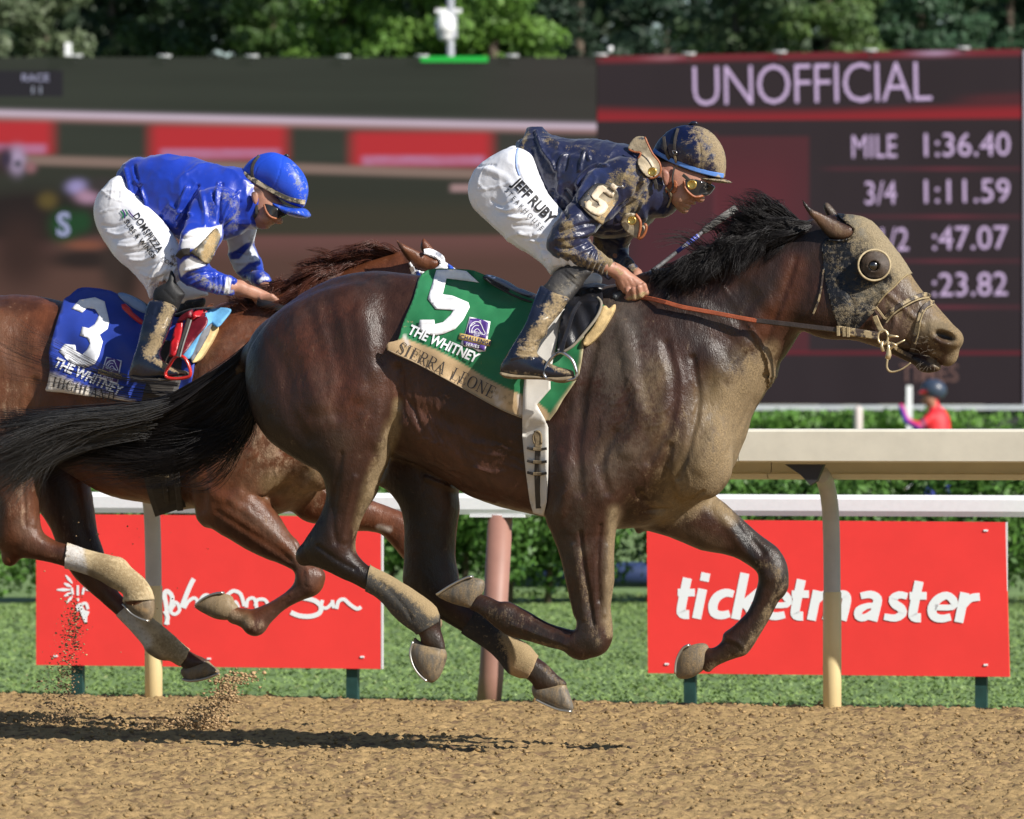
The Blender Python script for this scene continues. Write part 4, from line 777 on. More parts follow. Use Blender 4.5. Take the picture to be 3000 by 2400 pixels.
def skin_of(*objs):
    s = Skin()
    for o in objs:
        me = o.data; n = len(me.vertices); co = np.empty(n * 3, np.float32); me.vertices.foreach_get('co', co); bpy.context.view_layer.update()
        fr_ = o.matrix_world if o.parent is None else o.parent.matrix_world
        r = o.parent
        while r is not None and r.parent is not None: r = r.parent
        Mw = (r or o).matrix_world; W = [Mw @ Vector(c) for c in co.reshape(-1, 3)]
        s.t.append(BVHTree.FromPolygons(W, [tuple(p.vertices) for p in me.polygons]))
    return s
skC = skin_of(clo)
five = [(1278,791),(1330,789),(1366,794),(1404,829),(1388,826),(1308,816),(1297,862),(1325,866),(1372,886),(1376,900),(1357,937),(1334,964),(1300,978),(1270,984),(1236,974),(1225,960),(1230,937),(1272,937),(1274,950),(1298,944),(1320,923),(1329,909),(1276,906),(1253,876)]
sheet('number', [five], FA, skC, P_white, scA, 0.004, 0.001, 9, smooth=5)
text('lettering', 'THE WHITNEY', (1193, 976), 41, 23.5, FA, skC, P_white, scA, xs=.80, shear=.12, offset=.03, off=.005, mx=10)
serif('name_lettering', 'SIERRA LEONE', (1161, 1032), 36, 26, FA, skC, mat('dark_print', (0.05, 0.04, 0.035), .7), scA, 0.004)
badge(FA, skC, 1396, 978, 88, 13, scA)
tube('hem_seam', path_on([(1137,1026),(1209,1059),(1278,1095),(1371,1146),(1464,1197),(1528,1224)], FA, skC, 0.002, w=None), 0.0022, mat('tan_tape', (0.33, .25, .16), .8), scA, None, 6)
# saddle
M_leather = mat('black_leather', (0.012, 0.012, 0.015), 0.34, vary=.2, vscale=30, bump=.25, bscale=160, wear=.34, wearcol=(0.10, 0.09, 0.075), wscale=18)
M_pad = mat('muddy_fleece_pad', (0.50, 0.36, 0.17), 0.85, vary=.25, vscale=30, bump=.5, bscale=300)
M_wht = mat('white_girth_web', (0.60, 0.58, 0.54), 0.55, vary=.07, vscale=20, bump=.1, bscale=900, wear=.28, wearcol=(0.4, .33, .25), wscale=9)
saA = empty('saddle', FA, 'black racing saddle over the green cloth, with white girth and steel stirrup', 'saddle')
skAll = skin_of(clo, bodyA)
sheet('pad', [[tuple(p) for p in crom([(1766,897),(1782,905),(1799,892),(1797,914),(1778,948),(1760,976),(1728,1009),(1711,1013),(1713,990),(1740,955)], 3)]], FA, skAll, M_pad, saA, 0.016, 0.018, 7)
sheet('girth', [[(1655,905),(1647,916),(1640,950),(1624,1037),(1611,1090),(1612,1140),(1572,1186),(1595,1228),(1605,1252),(1606,1303),(1605,1400),(1601,1470),(1592,1512),(1562,1504),(1552,1470),(1542,1396),(1535,1330),(1531,1285),(1530,1234),(1532,1157),(1536,1113),(1560,1000),(1590,920)]], FA, skAll, M_wht, saA, 0.010, 0.005, 10, smooth=8)
flap = [tuple(p) for p in crom([(1666,884),(1705,850),(1757,846),(1764,866),(1764,895),(1749,928),(1712,976),(1680,1012),(1655,1030),(1632,1034),(1636,980),(1648,920)], 3)]
sheet('flap', [flap], FA, skAll, M_leather, saA, 0.026, 0.008, 8, smooth=6, fold=lambda V: 0.006 * np.sin(V[:, 0] / 9 - V[:, 1] / 22))
tube('flap_piping', path_on([(1750,872),(1762,890),(1749,928),(1712,976),(1680,1012),(1650,1032)], FA, skAll, 0.036), 0.005, mat('worn_edge', (0.25, .22, .17), .8), saA, None, 8)
vs = Vox(FA, (1410, 780, 1810, 960), -0.28, 0.30, 0.006)
vs.poly([(1421,808),(1440,806),(1475,820),(1512,842),(1560,860),(1580,876),(1560,886),(1510,868),(1462,842),(1432,826)], 0.0, c=5, cap=0.13, k=.01)
vs.poly([(1660,872),(1690,845),(1720,832),(1765,832),(1800,845),(1806,862),(1780,880),(1740,884),(1690,890)], 0.0, c=3.5, cap=0.16, k=.02); vs.poly([(1540,864),(1600,872),(1700,860),(1700,885),(1600,896),(1550,884)], 0.0, c=4, cap=0.15, k=.02)
Lx, Qx = vs.mesh(1); Lx = relief(FA, Lx, Qx, [([(1670,880),(1720,850),(1780,845)], 8, .006), ([(1690,870),(1740,862)], 5, -.005)], [(30, .002, 2, 5)])
seat = mk('seat', Lx, Qx, M_leather, saA)
tube('cantle_edge', np.stack([*(lambda c: (FA.un(c[:, 0], c[:, 1], .13)[0], 0 * c[:, 0] - .135, FA.un(c[:, 0], c[:, 1], .13)[1]))(crom([(1424,816),(1440,830),(1478,852),(1520,872),(1560,886)], 4, False))], 1), .004, M_leather, saA, None, 6)
sheet('cantle_top', [[tuple(p) for p in crom([(1425,809),(1440,808),(1476,823),(1514,845),(1560,864),(1545,866),(1505,852),(1462,830)], 3)]], FA, None, mat('blue_grey_seat_leather', (0.10, 0.14, 0.25), .35), saA, 0, .006, 10, w=.137)
# buckled billets on the girth
sg = skin_of(bpy.data.objects['girth'])
M_strap = mat('muddy_strap', (0.20, 0.15, 0.085), .8, vary=.35, vscale=50, bump=.3, bscale=300); M_dark = mat('dark_strap', (0.035, 0.030, 0.026), .6, vary=.3, vscale=40)
def strap(name, pts, wd, fr, sk, mt, parent, off=.006, th=.003, w=None, curve=4):
    C = crom(pts, curve, False) if len(pts) > 2 else np.linspace(pts[0], pts[1], 8); C = np.array(C)[:, :2]; t = np.gradient(C, axis=0); t /= np.linalg.norm(t, axis=1)[:, None] + 1e-9; n = np.stack([-t[:, 1], t[:, 0]], 1) * wd / 2
    W = sk.depth(C, fr) if sk is not None else np.zeros(len(C))
    if w is not None: ww = np.interp(np.linspace(0, 1, len(C)), np.linspace(0, 1, len(w)), w); W = ww if sk is None else np.maximum(W, ww)
    for _ in range(2): W = np.maximum(W, np.convolve(np.pad(W, 1, mode='edge'), [.25, .5, .25], 'valid'))
    W = W + off; out = []
    for sgn, dw in ((-1, 0), (-.7, th), (.7, th), (1, 0), (1, -th), (-1, -th)):
        Q_ = C + n * sgn; x, z = fr.un(Q_[:, 0], Q_[:, 1], W + dw); out.append(np.stack([x, -(W + dw), z], 1))
    V = np.stack(out, 1); m, k = len(C), 6; Fc = []
    for i in range(m - 1):
        for j in range(k): l = (j + 1) % k; Fc.append((i * k + j, i * k + l, (i + 1) * k + l, (i + 1) * k + j))
    Fc.append(tuple(range(k))); Fc.append(tuple(range((m - 1) * k, m * k))[::-1])
    return mk(name, V.reshape(-1, 3), Fc, mt, parent, fr, False)
strap('billet', [(1572,1262),(1576,1300),(1575,1340),(1574,1400),(1578,1490)], 17, FA, sg, M_dark, saA, .006)
strap('billet', [(1572,1268),(1577,1290),(1576,1310)], 22, FA, sg, M_strap, saA, .012); tube('billet_loop', path_on([(1566,1300),(1562,1280),(1572,1264),(1584,1272),(1586,1300)], FA, sg, .012), .004, M_strap, saA, None, 6)
for y in (1316, 1354, 1388):
    strap('keeper', [(1544, y - 4), (1572, y + 2), (1602, y - 2)], 8, FA, sg, M_dark, saA, .011); strap('buckle', [(1562, y), (1586, y + 1)], 10, FA, sg, M_strap, saA, .016)
strap('stirrup_leather', [(1700,884),(1680,915),(1665,960),(1652,1000),(1645,1030)], 13, FA, skAll, M_leather, saA, .050, w=[.2, .25, .29, .33, .345])
M_steel = mat('steel', (0.5, 0.5, 0.52), .3, metal=1.0, wear=.42, wearcol=(.2, .17, .12))
def stirrup(fr, P, w, mt, parent, r=.006):
    C = crom(P, 5, True); x, z = fr.un(C[:, 0], C[:, 1], w); W = np.full(len(C), w); return tube('stirrup', np.stack([x, -W, z], 1), r, mt, parent, None, 8, True, 1.5)
stirrup(FA, [(1645,1033),(1660,1040),(1678,1057),(1687,1080),(1690,1098),(1684,1110),(1655,1114),(1612,1112),(1596,1100),(1602,1070),(1618,1048),(1634,1036)], .375, M_steel, saA)
# ================================================================== hood and bridle
M_hood = mat('black_hood_vinyl', attr=True, rough=0.40, spec=.35, vary=.25, vscale=20, bump=.9, bscale=48, mud=True, mudscale=60, mudcol=(0.28, .225, .14), bdist=.005, mudsoft=2.6)
hoodP = [(2453,630),(2490,630),(2550,645),(2580,672),(2625,728),(2662,775),(2680,800),(2667,803),(2644,818),(2619,843),(2593,866),(2576,889),(2560,915),(2540,936),(2524,954),(2508,965),(2480,962),(2455,957),(2447,930),(2436,898),(2427,866),(2417,820),(2411,764),(2409,715),(2420,698),(2440,703),(2466,704),(2492,697),(2505,678),(2495,660),(2470,648)]
rr = np.random.RandomState(8)
hd, LH, QH = shell('blinker_hood', FA, LA, QA, hoodP, M_hood, None, 0.006,
  {'Mud': amap([('s', [(2520,650),(2600,740),(2660,800)], 62, 1.0, 1), ('s', [(2655,800),(2600,860),(2560,910)], 26, .95, 1), ('s', [(2490,640),(2520,690),(2540,720)], 30, .55, 1), ('s', [(2560,850),(2500,900),(2470,920)], 60, .48, 1), ('s', [(2440,720),(2450,850)], 50, .30, 1), ('s', [(2500,700),(2520,740)], 40, .55, 1)], .12)},
  cmap((0.006, 0.007, 0.010), [('s', [(2545,660),(2600,735),(2660,800)], 50, (0.30, .24, .15), .9), ('s', [(2500,640),(2530,680)], 30, (.2, .19, .16), .6), ('s', [(2530,870),(2580,850)], 30, (.12, .11, .08), .5)]), smooth=0,
  nfn=lambda B: 0.003 * (fbm(B, 60, 3, 3) - .5) + 0.004 * (fbm(B * [1, 1, 3], 25, 2, 9) - .5))
tag(hd, 'black blinker hood crusted with tan mud on the galloping horse\'s head', 'blinker hood')
hd.matrix_world = FA.M
# the hood covers the eye: cup with a raised rear rim
e0 = np.array([(2563 + 44 * math.cos(a) * 1.0, 777 + 42 * math.sin(a)) for a in np.linspace(0, 2 * math.pi, 33)[:-1]])
skH = Skin().add(FA, LH, QH)
Wb = skA.depth(e0, FA); jj = []; ang = np.linspace(0, 2 * math.pi, 33)[:-1]; rise = 0.010 + 0.040 * sstep(-np.cos(ang + 0.35), -0.2, 0.9)
sheet('eye_patch', [[(2563 + 43 * math.cos(a), 777 + 41 * math.sin(a)) for a in np.linspace(0, 6.283, 25)[:-1]], [(2560 + 17 * math.cos(a), 779 + 15 * math.sin(a)) for a in np.linspace(0, 6.283, 17)[:-1]]], FA, skA, mat('hair_round_eye', (0.060, .042, .030), .6, vary=.3, vscale=60, bump=.4, bscale=300), hd, 0.0125, .003, 6, smooth=2)
A = []; B_ = []
for (x, y), wb, r_, a in zip(e0, Wb, rise, ang):
    A.append(FA.un3(x, y, wb + .002)); x2, y2 = 2563 + 47 * math.cos(a) - 2, 777 + 45 * math.sin(a); B_.append(FA.un3(x2, y2, wb + r_))
A = np.array(A); B_ = np.array(B_); n = 32; V = np.concatenate([A, B_, A + (A - A.mean(0)) * .06, B_ + (B_ - B_.mean(0)) * .05]); Fc = []
for i in range(n): j = (i + 1) % n; Fc += [(i, j, j + n, i + n), (j + 2 * n, i + 2 * n, i + 3 * n, j + 3 * n), (i + n, j + n, j + 3 * n, i + 3 * n)]
mk('blinker_cup', V, Fc, mat('blinker_cup_vinyl', (0.014, .015, .02), .35, wear=.4, wearcol=(.33, .26, .15), wscale=22), hd)
tube('cup_rim', B_, .0035, mat('muddy_rim', (.40, .32, .19), .8, vary=.3, vscale=50), hd, None, 6, True)
tube('hood_seam', path_on([(2660,803),(2640,819),(2618,842),(2592,865),(2572,890)], FA, skH, .002), .003, mat('seam', (.3, .23, .12), .8), hd, None, 6)
br = empty('bridle', FA, 'muddy leather bridle with ring bit, crossed noseband and orange-brown rubber reins', 'bridle')
skB = skin_of(bodyA, hd)
M_br = mat('bridle_leather', (0.05, .036, .03), .55, vary=.3, vscale=40, bump=.3, bscale=200, wear=.48, wearcol=(.36, .28, .16), wscale=28)
M_brt = mat('muddy_bridle_leather', (0.32, .25, .14), .8, vary=.3, vscale=50, bump=.4, bscale=200)
strap('noseband', [(2592,935),(2612,912),(2650,886),(2690,868),(2712,863),(2726,870)], 13, FA, skB, M_br, br, .006)
strap('noseband_edge', [(2596,946),(2618,920),(2655,895),(2692,877),(2722,872)], 5, FA, skB, M_brt, br, .010)
strap('cross_strap', [(2737,888),(2718,890),(2700,912),(2690,950),(2682,990),(2672,1030)], 15, FA, skB, M_br, br, .006)
strap('cross_strap_edge', [(2735,892),(2712,906),(2697,940),(2690,980),(2680,1008)], 4, FA, skB, M_brt, br, .011)
strap('cross_strap', [(2586,1000),(2610,1010),(2640,1030),(2672,1045)], 12, FA, skB, M_br, br, .006)
strap('cheek_strap', [(2562,926),(2570,945),(2578,962),(2586,974)], 17, FA, skB, M_brt, br, .012); strap('cheek_keeper', [(2566,900),(2578,915),(2592,934)], 7, FA, skB, M_brt, br, .012)
strap('throat_strap', [(2412,790),(2408,830),(2398,880),(2382,920)], 6, FA, skB, M_br, br, .004)
M_bit = mat('brass_bit', (0.62, .50, .30), .35, metal=.6, wear=.4, wearcol=(.5, .42, .28))
C = np.array([(2587 + 15 * math.cos(a), 988 + 21 * math.sin(a)) for a in np.linspace(0, 6.283, 21)[:-1]]); tube('bit', np.stack([FA.un(C[:, 0], C[:, 1], .10)[0], np.full(20, -.10), FA.un(C[:, 0], C[:, 1], .10)[1]], 1), .0042, M_bit, br, None, 8, True)
def tp(pts, w): return np.stack([FA.un3(x, y, w) for x, y in pts])
tube('bit_prong', tp([(2604,984),(2618,985),(2633,987)], .10), [.006, .004, .0025], M_bit, br, None, 8); tube('bit_prong', tp([(2606,1024),(2620,1012),(2636,1004),(2651,996)], .10), [.005, .004, .003, .0025], M_bit, br, None, 8)
tube('bit_prong', tp([(2610,1004),(2619,1008),(2628,1014)], .105), .0035, M_bit, br, None, 8); tube('bit_arm', tp([(2601,1000),(2604,1020),(2604,1040),(2600,1052)], .10), [.005, .006, .010, .009], M_bit, br, None, 8)
tube('lip_strap', tp(crom([(2600,1052),(2598,1075),(2606,1088),(2622,1089),(2645,1080),(2668,1063)], 4, False), .07), [.004, .004, .003, .0025], M_brt, br, None, 8); tube('bit_arm', tp([(2585,1000),(2583,1015),(2588,1030)], .10), .0055, M_bit, br, None, 8)
M_rein = mat('orange_rubber_rein', (0.30, .072, .030), .5, vary=.2, vscale=30, bump=.4, bscale=250); M_reinb = mat('black_rubber_rein', (0.03, .022, .02), .5, vary=.3, vscale=30, bump=.3, bscale=200)
strap('rein', [(1874,872),(1900,874),(1950,886),(2000,900),(2093,917),(2160,930),(2216,940)], 13, FA, None, M_rein, br, 0, .006, w=[.14, .16, .19, .185, .17, .16, .15])
strap('rein', [(2212,939),(2325,952),(2400,961),(2460,968)], 15, FA, None, M_reinb, br, 0, .006, w=[.15, .135, .125, .115]); strap('rein_end', [(2452,966),(2500,974),(2540,980),(2571,985)], 25, FA, None, M_br, br, 0, .007, w=[.118, .113, .108])
for x in (2455, 2472, 2484): strap('rein_keeper', [(x, 955 + (x - 2455) * .12), (x + 1, 984 + (x - 2455) * .12)], 10, FA, None, M_brt, br, .012, .004, w=[.115, .115])
strap('far_rein', [(1885,868),(1960,892),(2060,918),(2180,934)], 8, FA, None, M_rein, br, 0, .005, w=[-.10, -.12, -.14, -.15])
for o_ in bpy.data.objects:
    if o_.parent is None and o_.type == 'MESH' and o_.name == 'blinker_hood': o_.matrix_world = FA.M
# ================================================================== the leading rider
M_skin = mat('skin', attr=True, rough=0.5, vary=.10, vscale=30, bump=.15, bscale=220, mud=True, mudscale=80, mudcol=(0.38, .27, .14), sss=0.12)
M_silkn = mat('navy_silk', attr=True, rough=0.38, vary=.15, vscale=12, bump=.25, bscale=26, mud=True, mudscale=44, mudcol=(0.22, .165, .085), mudsoft=1.6, sheen=.2, spec=.6, bdist=.012)
M_brch = mat('white_breeches', attr=True, rough=0.48, vary=.04, vscale=16, bump=.18, bscale=22, mud=True, mudscale=70, mudcol=(0.33, .27, .19), bdist=.01)
M_boot = mat('patent_boot', attr=True, rough=0.2, vary=.15, vscale=20, bump=.2, bscale=90, mud=True, mudscale=30, mudcol=(0.27, .20, .11), spec=.6, coat=.2, mudsoft=1.4, bdist=.006)
M_helm = mat('navy_helmet_cover', attr=True, rough=0.34, vary=.12, vscale=20, bump=.2, bscale=60, mud=True, mudscale=50, mudcol=(0.26, .20, .12), mudsoft=1.6, spec=.6)
M_legg = mat('black_legging', attr=True, rough=.6, vary=.2, vscale=20, bump=.3, bscale=160, mud=True, mudscale=60, mudcol=(0.16, .14, .11))
def part(name, vx, mt, parent, fr, base, layers, mud=None, folds=(), noise=(), mud0=0.0, sm=1):
    L, Q = vx.mesh(sm); L = relief(fr, L, Q, folds, noise); px, py = fr.proj(L); P = np.stack([px, py], 1)
    o = mk(name, L, Q, mt, parent, None, True, {'Mud': amap(mud or [], mud0)(P)}, cmap(base, layers)(P)); return o, L, Q
pA = empty('person', FA, 'jockey crouched forward on the leading horse, mud-spattered navy silks, muddy navy helmet, white breeches', 'jockey')
SK = (0.37, 0.18, 0.12)
# body: one skin from head to hands to feet
v = Vox(FA, (1400, 470, 2100, 1100), -0.34, 0.42, 0.0042)
v.caps([(1520, 540, 0, .07), (1650, 530, 0, .075), (1820, 540, 0, .08), (1880, 540, 0, .05)], .05)
v.caps([(1870, 530, 0, .06), (1935, 535, 0, .058), (1975, 520, 0, .06)], .02)
v.caps([(1830, 560, .09, .04), (1660, 700, .215, .024), (1710, 748, .20, .026), (1800, 792, .15, .026)], .015)
v.caps([(1830, 560, -.09, .04), (1800, 650, -.15, .018), (1790, 705, -.19, .018), (1812, 755, -.17, .018), (1866, 803, -.10, .02)], .01)
for s in (1, -1):
    v.caps([(1480, 560, .07 * s, .06), (1670, 750, .15 * s, .022), (1650, 830, .225 * s, .016), (1570, 940, .30 * s, .012), (1520, 1030, .33 * s, .011), (1500, 1072, .345 * s, .012), (1600, 1092, .36 * s, .008)], .015)
# head
v.poly([(1945,470),(2060,500),(2085,525),(2080,545),(2066,560),(2063,574),(2063,584),(2058,590),(2050,592),(2040,588),(2036,592),(2039,597),(2034,601),(2024,598),(2014,597),(2020,601),(2023,605),(2018,610),(2014,612),(2015,618),(2010,623),(2001,624),(1989,618),(1977,604),(1965,592),(1955,580),(1930,575),(1900,540),(1900,480)], w=[(1930, 520, .0), (2000, 560, 0.02)], c=0.95, cap=.078, k=.012)
v.ell(1992, 578, .045, .030, .024, .028, -30, .02); v.ell(2048, 580, .022, .016, .012, .018, -35, .010); v.ell(2004, 612, .02, .014, .014, .022, 0, .01); v.ell(2014, 601, .025, .011, .006, .02, -20, .006)
v.poly([(1938,500),(1950,496),(1960,506),(1962,522),(1956,540),(1948,545),(1942,530)], w=.085, c=.7, k=.006); v.ell(1951, 520, .098, .007, .014, .006, 10, .004, sub=True)
# near hand closed on the whip: palm block and four fingers, thumb under
v.poly([(1800,776),(1828,782),(1848,798),(1872,815),(1888,827),(1893,842),(1888,854),(1870,850),(1850,856),(1832,862),(1818,850),(1806,826),(1797,806)], w=[(1800, 790, .15), (1870, 840, .13)], c=.85, k=.010)
for k_, (a, b, c_) in enumerate((((1886, 836, .155), (1893, 858, .150), (1880, 873, .125)), ((1872, 842, .165), (1878, 866, .158), (1862, 878, .13)), ((1856, 848, .165), (1860, 872, .156), (1846, 880, .13)), ((1840, 852, .158), (1842, 872, .15), (1830, 876, .125)))):
    v.caps([(*a, .0105), (*b, .0098), (*c_, .0085)], .005)
v.caps([(1812, 824, .11, .013), (1822, 852, .085, .012), (1842, 866, .075, .010)], .008)
# far hand
v.poly([(1856,800),(1880,808),(1896,822),(1894,842),(1874,848),(1856,830)], w=-.08, c=.85, k=.01)
for k_ in range(4): v.caps([(1890 - k_ * 9, 830 + k_ * 4, -.06, .0095), (1893 - k_ * 9, 848 + k_ * 3, -.055, .009), (1884 - k_ * 9, 856 + k_ * 3, -.07, .008)], .005)
skl, LsA, QsA = part('body', v, M_skin, pA, FA, SK, [('s', [(1895,500),(1940,560)], 34, (0.05, .025, .02), .9), ('s', [(1955,500),(1965,540)], 26, (0.22, .09, .07), .6), ('s', [(1990,600),(2000,590)], 30, (.36, .22, .15), .5)],
    [('s', [(1975,590),(2000,615),(2030,600)], 18, .45, 1), ('s', [(1805,790),(1820,800)], 14, .55, 1), ('s', [(1870,872),(1888,860),(1840,876)], 12, .75, 1)], [([(1850,815),(1866,840)], 3.5, -.0018), ([(1838,820),(1852,846)], 3.5, -.0018), ([(1826,824),(1838,850)], 3.5, -.0015), ([(1996,596),(2010,590),(2030,585)], 4, -.002), ([(2010,597),(2022,600)], 3, -.002)], [(60, .0007, 2, 3)], .06)
SkA_skin = Skin().add(FA, LsA, QsA)
# breeches
v = Vox(FA, (1370, 425, 1780, 850), -0.30, 0.32, 0.0050)
thigh = [(1520,434),(1498,436),(1478,441),(1454,454),(1427,471),(1405,488),(1388,511),(1378,537),(1375,563),(1380,589),(1392,611),(1412,634),(1431,653),(1459,677),(1489,704),(1519,727),(1550,745),(1578,765),(1600,785),(1607,797),(1616,807),(1631,795),(1652,787),(1671,783),(1694,792),(1712,798),(1729,800),(1745,780),(1735,750),(1710,710),(1670,650),(1630,600),(1600,560),(1575,500),(1550,450)]
v.poly(thigh, w=[(1430, 560, .075), (1560, 660, .13), (1700, 770, .19)], c=.85, cap=.125, k=.012)
v.poly([(1520,434),(1470,450),(1420,480),(1385,530),(1382,570),(1400,615),(1450,665),(1550,735),(1640,790),(1700,838),(1725,840),(1735,834),(1755,832),(1764,818),(1758,806),(1740,796),(1728,770),(1690,700),(1640,620),(1600,540)], w=[(1430, 560, -.075), (1560, 660, -.13), (1720, 810, -.19)], c=.85, cap=.12, k=.02)
W_ = (0.78, .80, .86)
FB_ = [([(1425,490),(1405,520),(1400,556)], 3, .003), ([(1405,556),(1445,550),(1520,530)], 3.5, .003), ([(1405,490),(1432,484),(1452,485)], 4, -.004), ([(1400,535),(1412,548),(1424,556)], 3.5, .003)]
rr = np.random.RandomState(5)
for i in range(9):
    x, y = 1440 + i * 17 + rr.randn() * 4, 590 + i * 17 + rr.randn() * 6; FB_.append(([(x, y), (x + 28, y + 6 + rr.randn() * 4), (x + 56, y + 2)], 7, .006 * (1 if i % 2 else -.7)))
for i in range(8):
    x, y = 1560 + i * 14, 690 + i * 6 + rr.randn() * 8; FB_.append(([(x, y), (x + 14, y + 32), (x + 22, y + 62)], 6, .005 * (1 if i % 2 else -.8)))
FB_ += [([(1516,440),(1512,470),(1516,500),(1530,530)], 6, -.004), ([(1400,600),(1430,640),(1480,684),(1540,730)], 3, .002), ([(1430,500),(1480,520),(1510,560)], 16, .004)]
brA, LbA, QbA = part('breeches', v, M_brch, pA, FA, W_, [], [('s', [(1640,625),(1660,660),(1650,700)], 30, .5, 1), ('s', [(1560,700),(1640,770)], 40, .12, 1), ('s', [(1512,440),(1520,500)], 10, .15, 1)], FB_, [(14, .002, 2, 2), (45, .0006, 2, 6), (6, .0045, 1, 15, (1, 1, 2.2)), (14, .0012, 2, 19, (1, 1, 2))], .02)
tube('waistband', path_on([(1517,436),(1512,460),(1514,490),(1522,515)], FA, Skin().add(FA, LbA, QbA), .0), .004, mat('blue_grey_band', (.25, .35, .65), .5), pA, None, 6)
skP = Skin().add(FA, LbA, QbA)
text('breeches_lettering', 'JEFF RUBY', (1500, 541), 44, 46.5, FA, skP, P_black, pA, xs=.84, offset=.03, off=.004, mx=9, spacing=.95)
text('breeches_lettering', 'STEAKHOUSE', (1477, 560), 20, 47, FA, skP, P_black, pA, xs=.95, offset=.0, off=.004, mx=9, spacing=1.5)
# jacket: trunk and both sleeves
v = Vox(FA, (1500, 365, 1950, 830), -0.30, 0.33, 0.0050)
v.poly([(1521,432),(1526,415),(1538,405),(1547,391),(1554,378),(1570,376),(1588,382),(1619,399),(1651,404),(1712,408),(1756,413),(1802,420),(1837,424),(1870,440),(1895,470),(1918,505),(1938,545),(1946,585),(1938,605),(1924,626),(1900,648),(1880,668),(1850,684),(1820,692),(1782,692),(1740,690),(1700,672),(1660,648),(1636,626),(1614,602),(1593,586),(1570,565),(1541,544),(1526,519),(1517,491),(1521,456)], w=0.0, c=1.15, cap=.185, k=.02)
v.poly([(1720,520),(1770,480),(1815,462),(1862,470),(1892,500),(1890,540),(1858,580),(1815,612),(1780,640),(1752,660),(1741,673),(1724,686),(1714,697),(1723,703),(1728,714),(1741,722),(1750,733),(1763,741),(1778,753),(1793,767),(1806,776),(1800,795),(1785,818),(1772,813),(1747,802),(1712,789),(1678,776),(1643,757),(1617,738),(1607,721),(1608,703),(1613,690),(1624,665),(1645,635),(1668,606),(1684,588)], w=[(1840, 530, .11), (1640, 700, .225), (1740, 760, .20), (1795, 795, .15)], c=.92, cap=.085, k=.014)
v.poly([(1752,640),(1870,620),(1875,665),(1850,700),(1834,720),(1833,733),(1840,747),(1852,762),(1857,779),(1869,793),(1882,808),(1876,820),(1857,808),(1834,790),(1800,768),(1760,740),(1742,726),(1742,700)], w=[(1830, 640, -.13), (1790, 720, -.21), (1870, 800, -.10)], c=.9, k=.014)
v.caps([(1880, 520, 0, .085), (1925, 560, 0, .07), (1938, 580, 0.0, .062)], .03)
NV = (0.004, .008, .042)
FJ = [([(1570,390),(1590,440),(1620,480),(1628,500)], 7, .012), ([(1556,470),(1572,520),(1576,560)], 7, .010), ([(1545,480),(1550,520),(1566,556)], 6, -.010), ([(1542,490),(1556,530),(1572,562)], 4, .008), ([(1600,420),(1640,440),(1700,446)], 16, -.006),
      ([(1636,520),(1640,480),(1660,450)], 8, .009), ([(1655,500),(1665,460)], 8, -.007), ([(1700,500),(1706,470),(1716,440)], 6, .009), ([(1728,470),(1724,445)], 6, .008), ([(1690,560),(1700,520),(1740,488),(1780,486)], 7, .010), ([(1684,590),(1690,550)], 9, -.012),
      ([(1620,560),(1650,600),(1660,640)], 12, -.010), ([(1660,560),(1680,590)], 10, -.008), ([(1640,540),(1630,590)], 12, .009), ([(1560,440),(1580,520),(1600,570)], 14, -.006), ([(1800,620),(1850,580),(1870,540)], 10, -.010), ([(1810,640),(1870,600),(1890,560)], 12, .009), ([(1790,560),(1820,530),(1840,490)], 14, .006),
      ([(1640,680),(1700,660),(1750,650)], 6, -.010), ([(1630,700),(1690,690),(1730,672)], 7, .008), ([(1630,722),(1670,728),(1715,712)], 6, -.009), ([(1640,735),(1690,742),(1735,724)], 6, .006), ([(1650,660),(1690,630)], 10, .006), ([(1775,680),(1820,676),(1860,650)], 8, -.006)]
for i in range(13): t = i / 12; x, y = 1712 + 84 * t, 770 + 30 * t; FJ.append(([(x, y + 18 - 4 * t), (x + 8, y - 8), (x + 18, y - 34 + 4 * t)], 4.2, .0042 * (1 if i % 2 else -1)))
for i in range(6): t = i / 5; x, y = 1845 + 26 * t, 772 + 32 * t; FJ.append(([(x - 16, y + 12), (x + 10, y - 8)], 4, .004 * (1 if i % 2 else -1)))
jkA, LjA, QjA = part('jacket', v, M_silkn, pA, FA, NV, [('s', [(1700,540),(1760,500),(1780,520)], 30, (.02, .035, .13), .7)],
    [('s', [(1660,660),(1660,740),(1720,770),(1790,790)], 46, .60, 1), ('s', [(1740,700),(1790,780)], 26, .75, 1), ('s', [(1800,530),(1850,520),(1870,570),(1840,620)], 44, .66, 1), ('s', [(1850,480),(1880,530),(1890,590)], 30, .55, 1), ('s', [(1545,390),(1528,440),(1530,480)], 14, .62, 1), ('s', [(1620,420),(1720,440),(1800,470)], 34, .27, 1), ('s', [(1590,395),(1620,415)], 26, .42, 1), ('s', [(1840,770),(1870,800)], 24, .6, 1), ('s', [(1860,680),(1840,720)], 30, .45, 1), ('s', [(1760,660),(1830,690),(1880,640)], 26, .3, 1)],
    FJ, [(11, .005, 2, 2), (28, .0025, 3, 6), (70, .001, 2, 8), (6.5, .008, 2, 15, (1, 1, 1.7)), (15, .0032, 2, 19, (1.4, 1, 1))], .05)
skJ = Skin().add(FA, LjA, QjA)
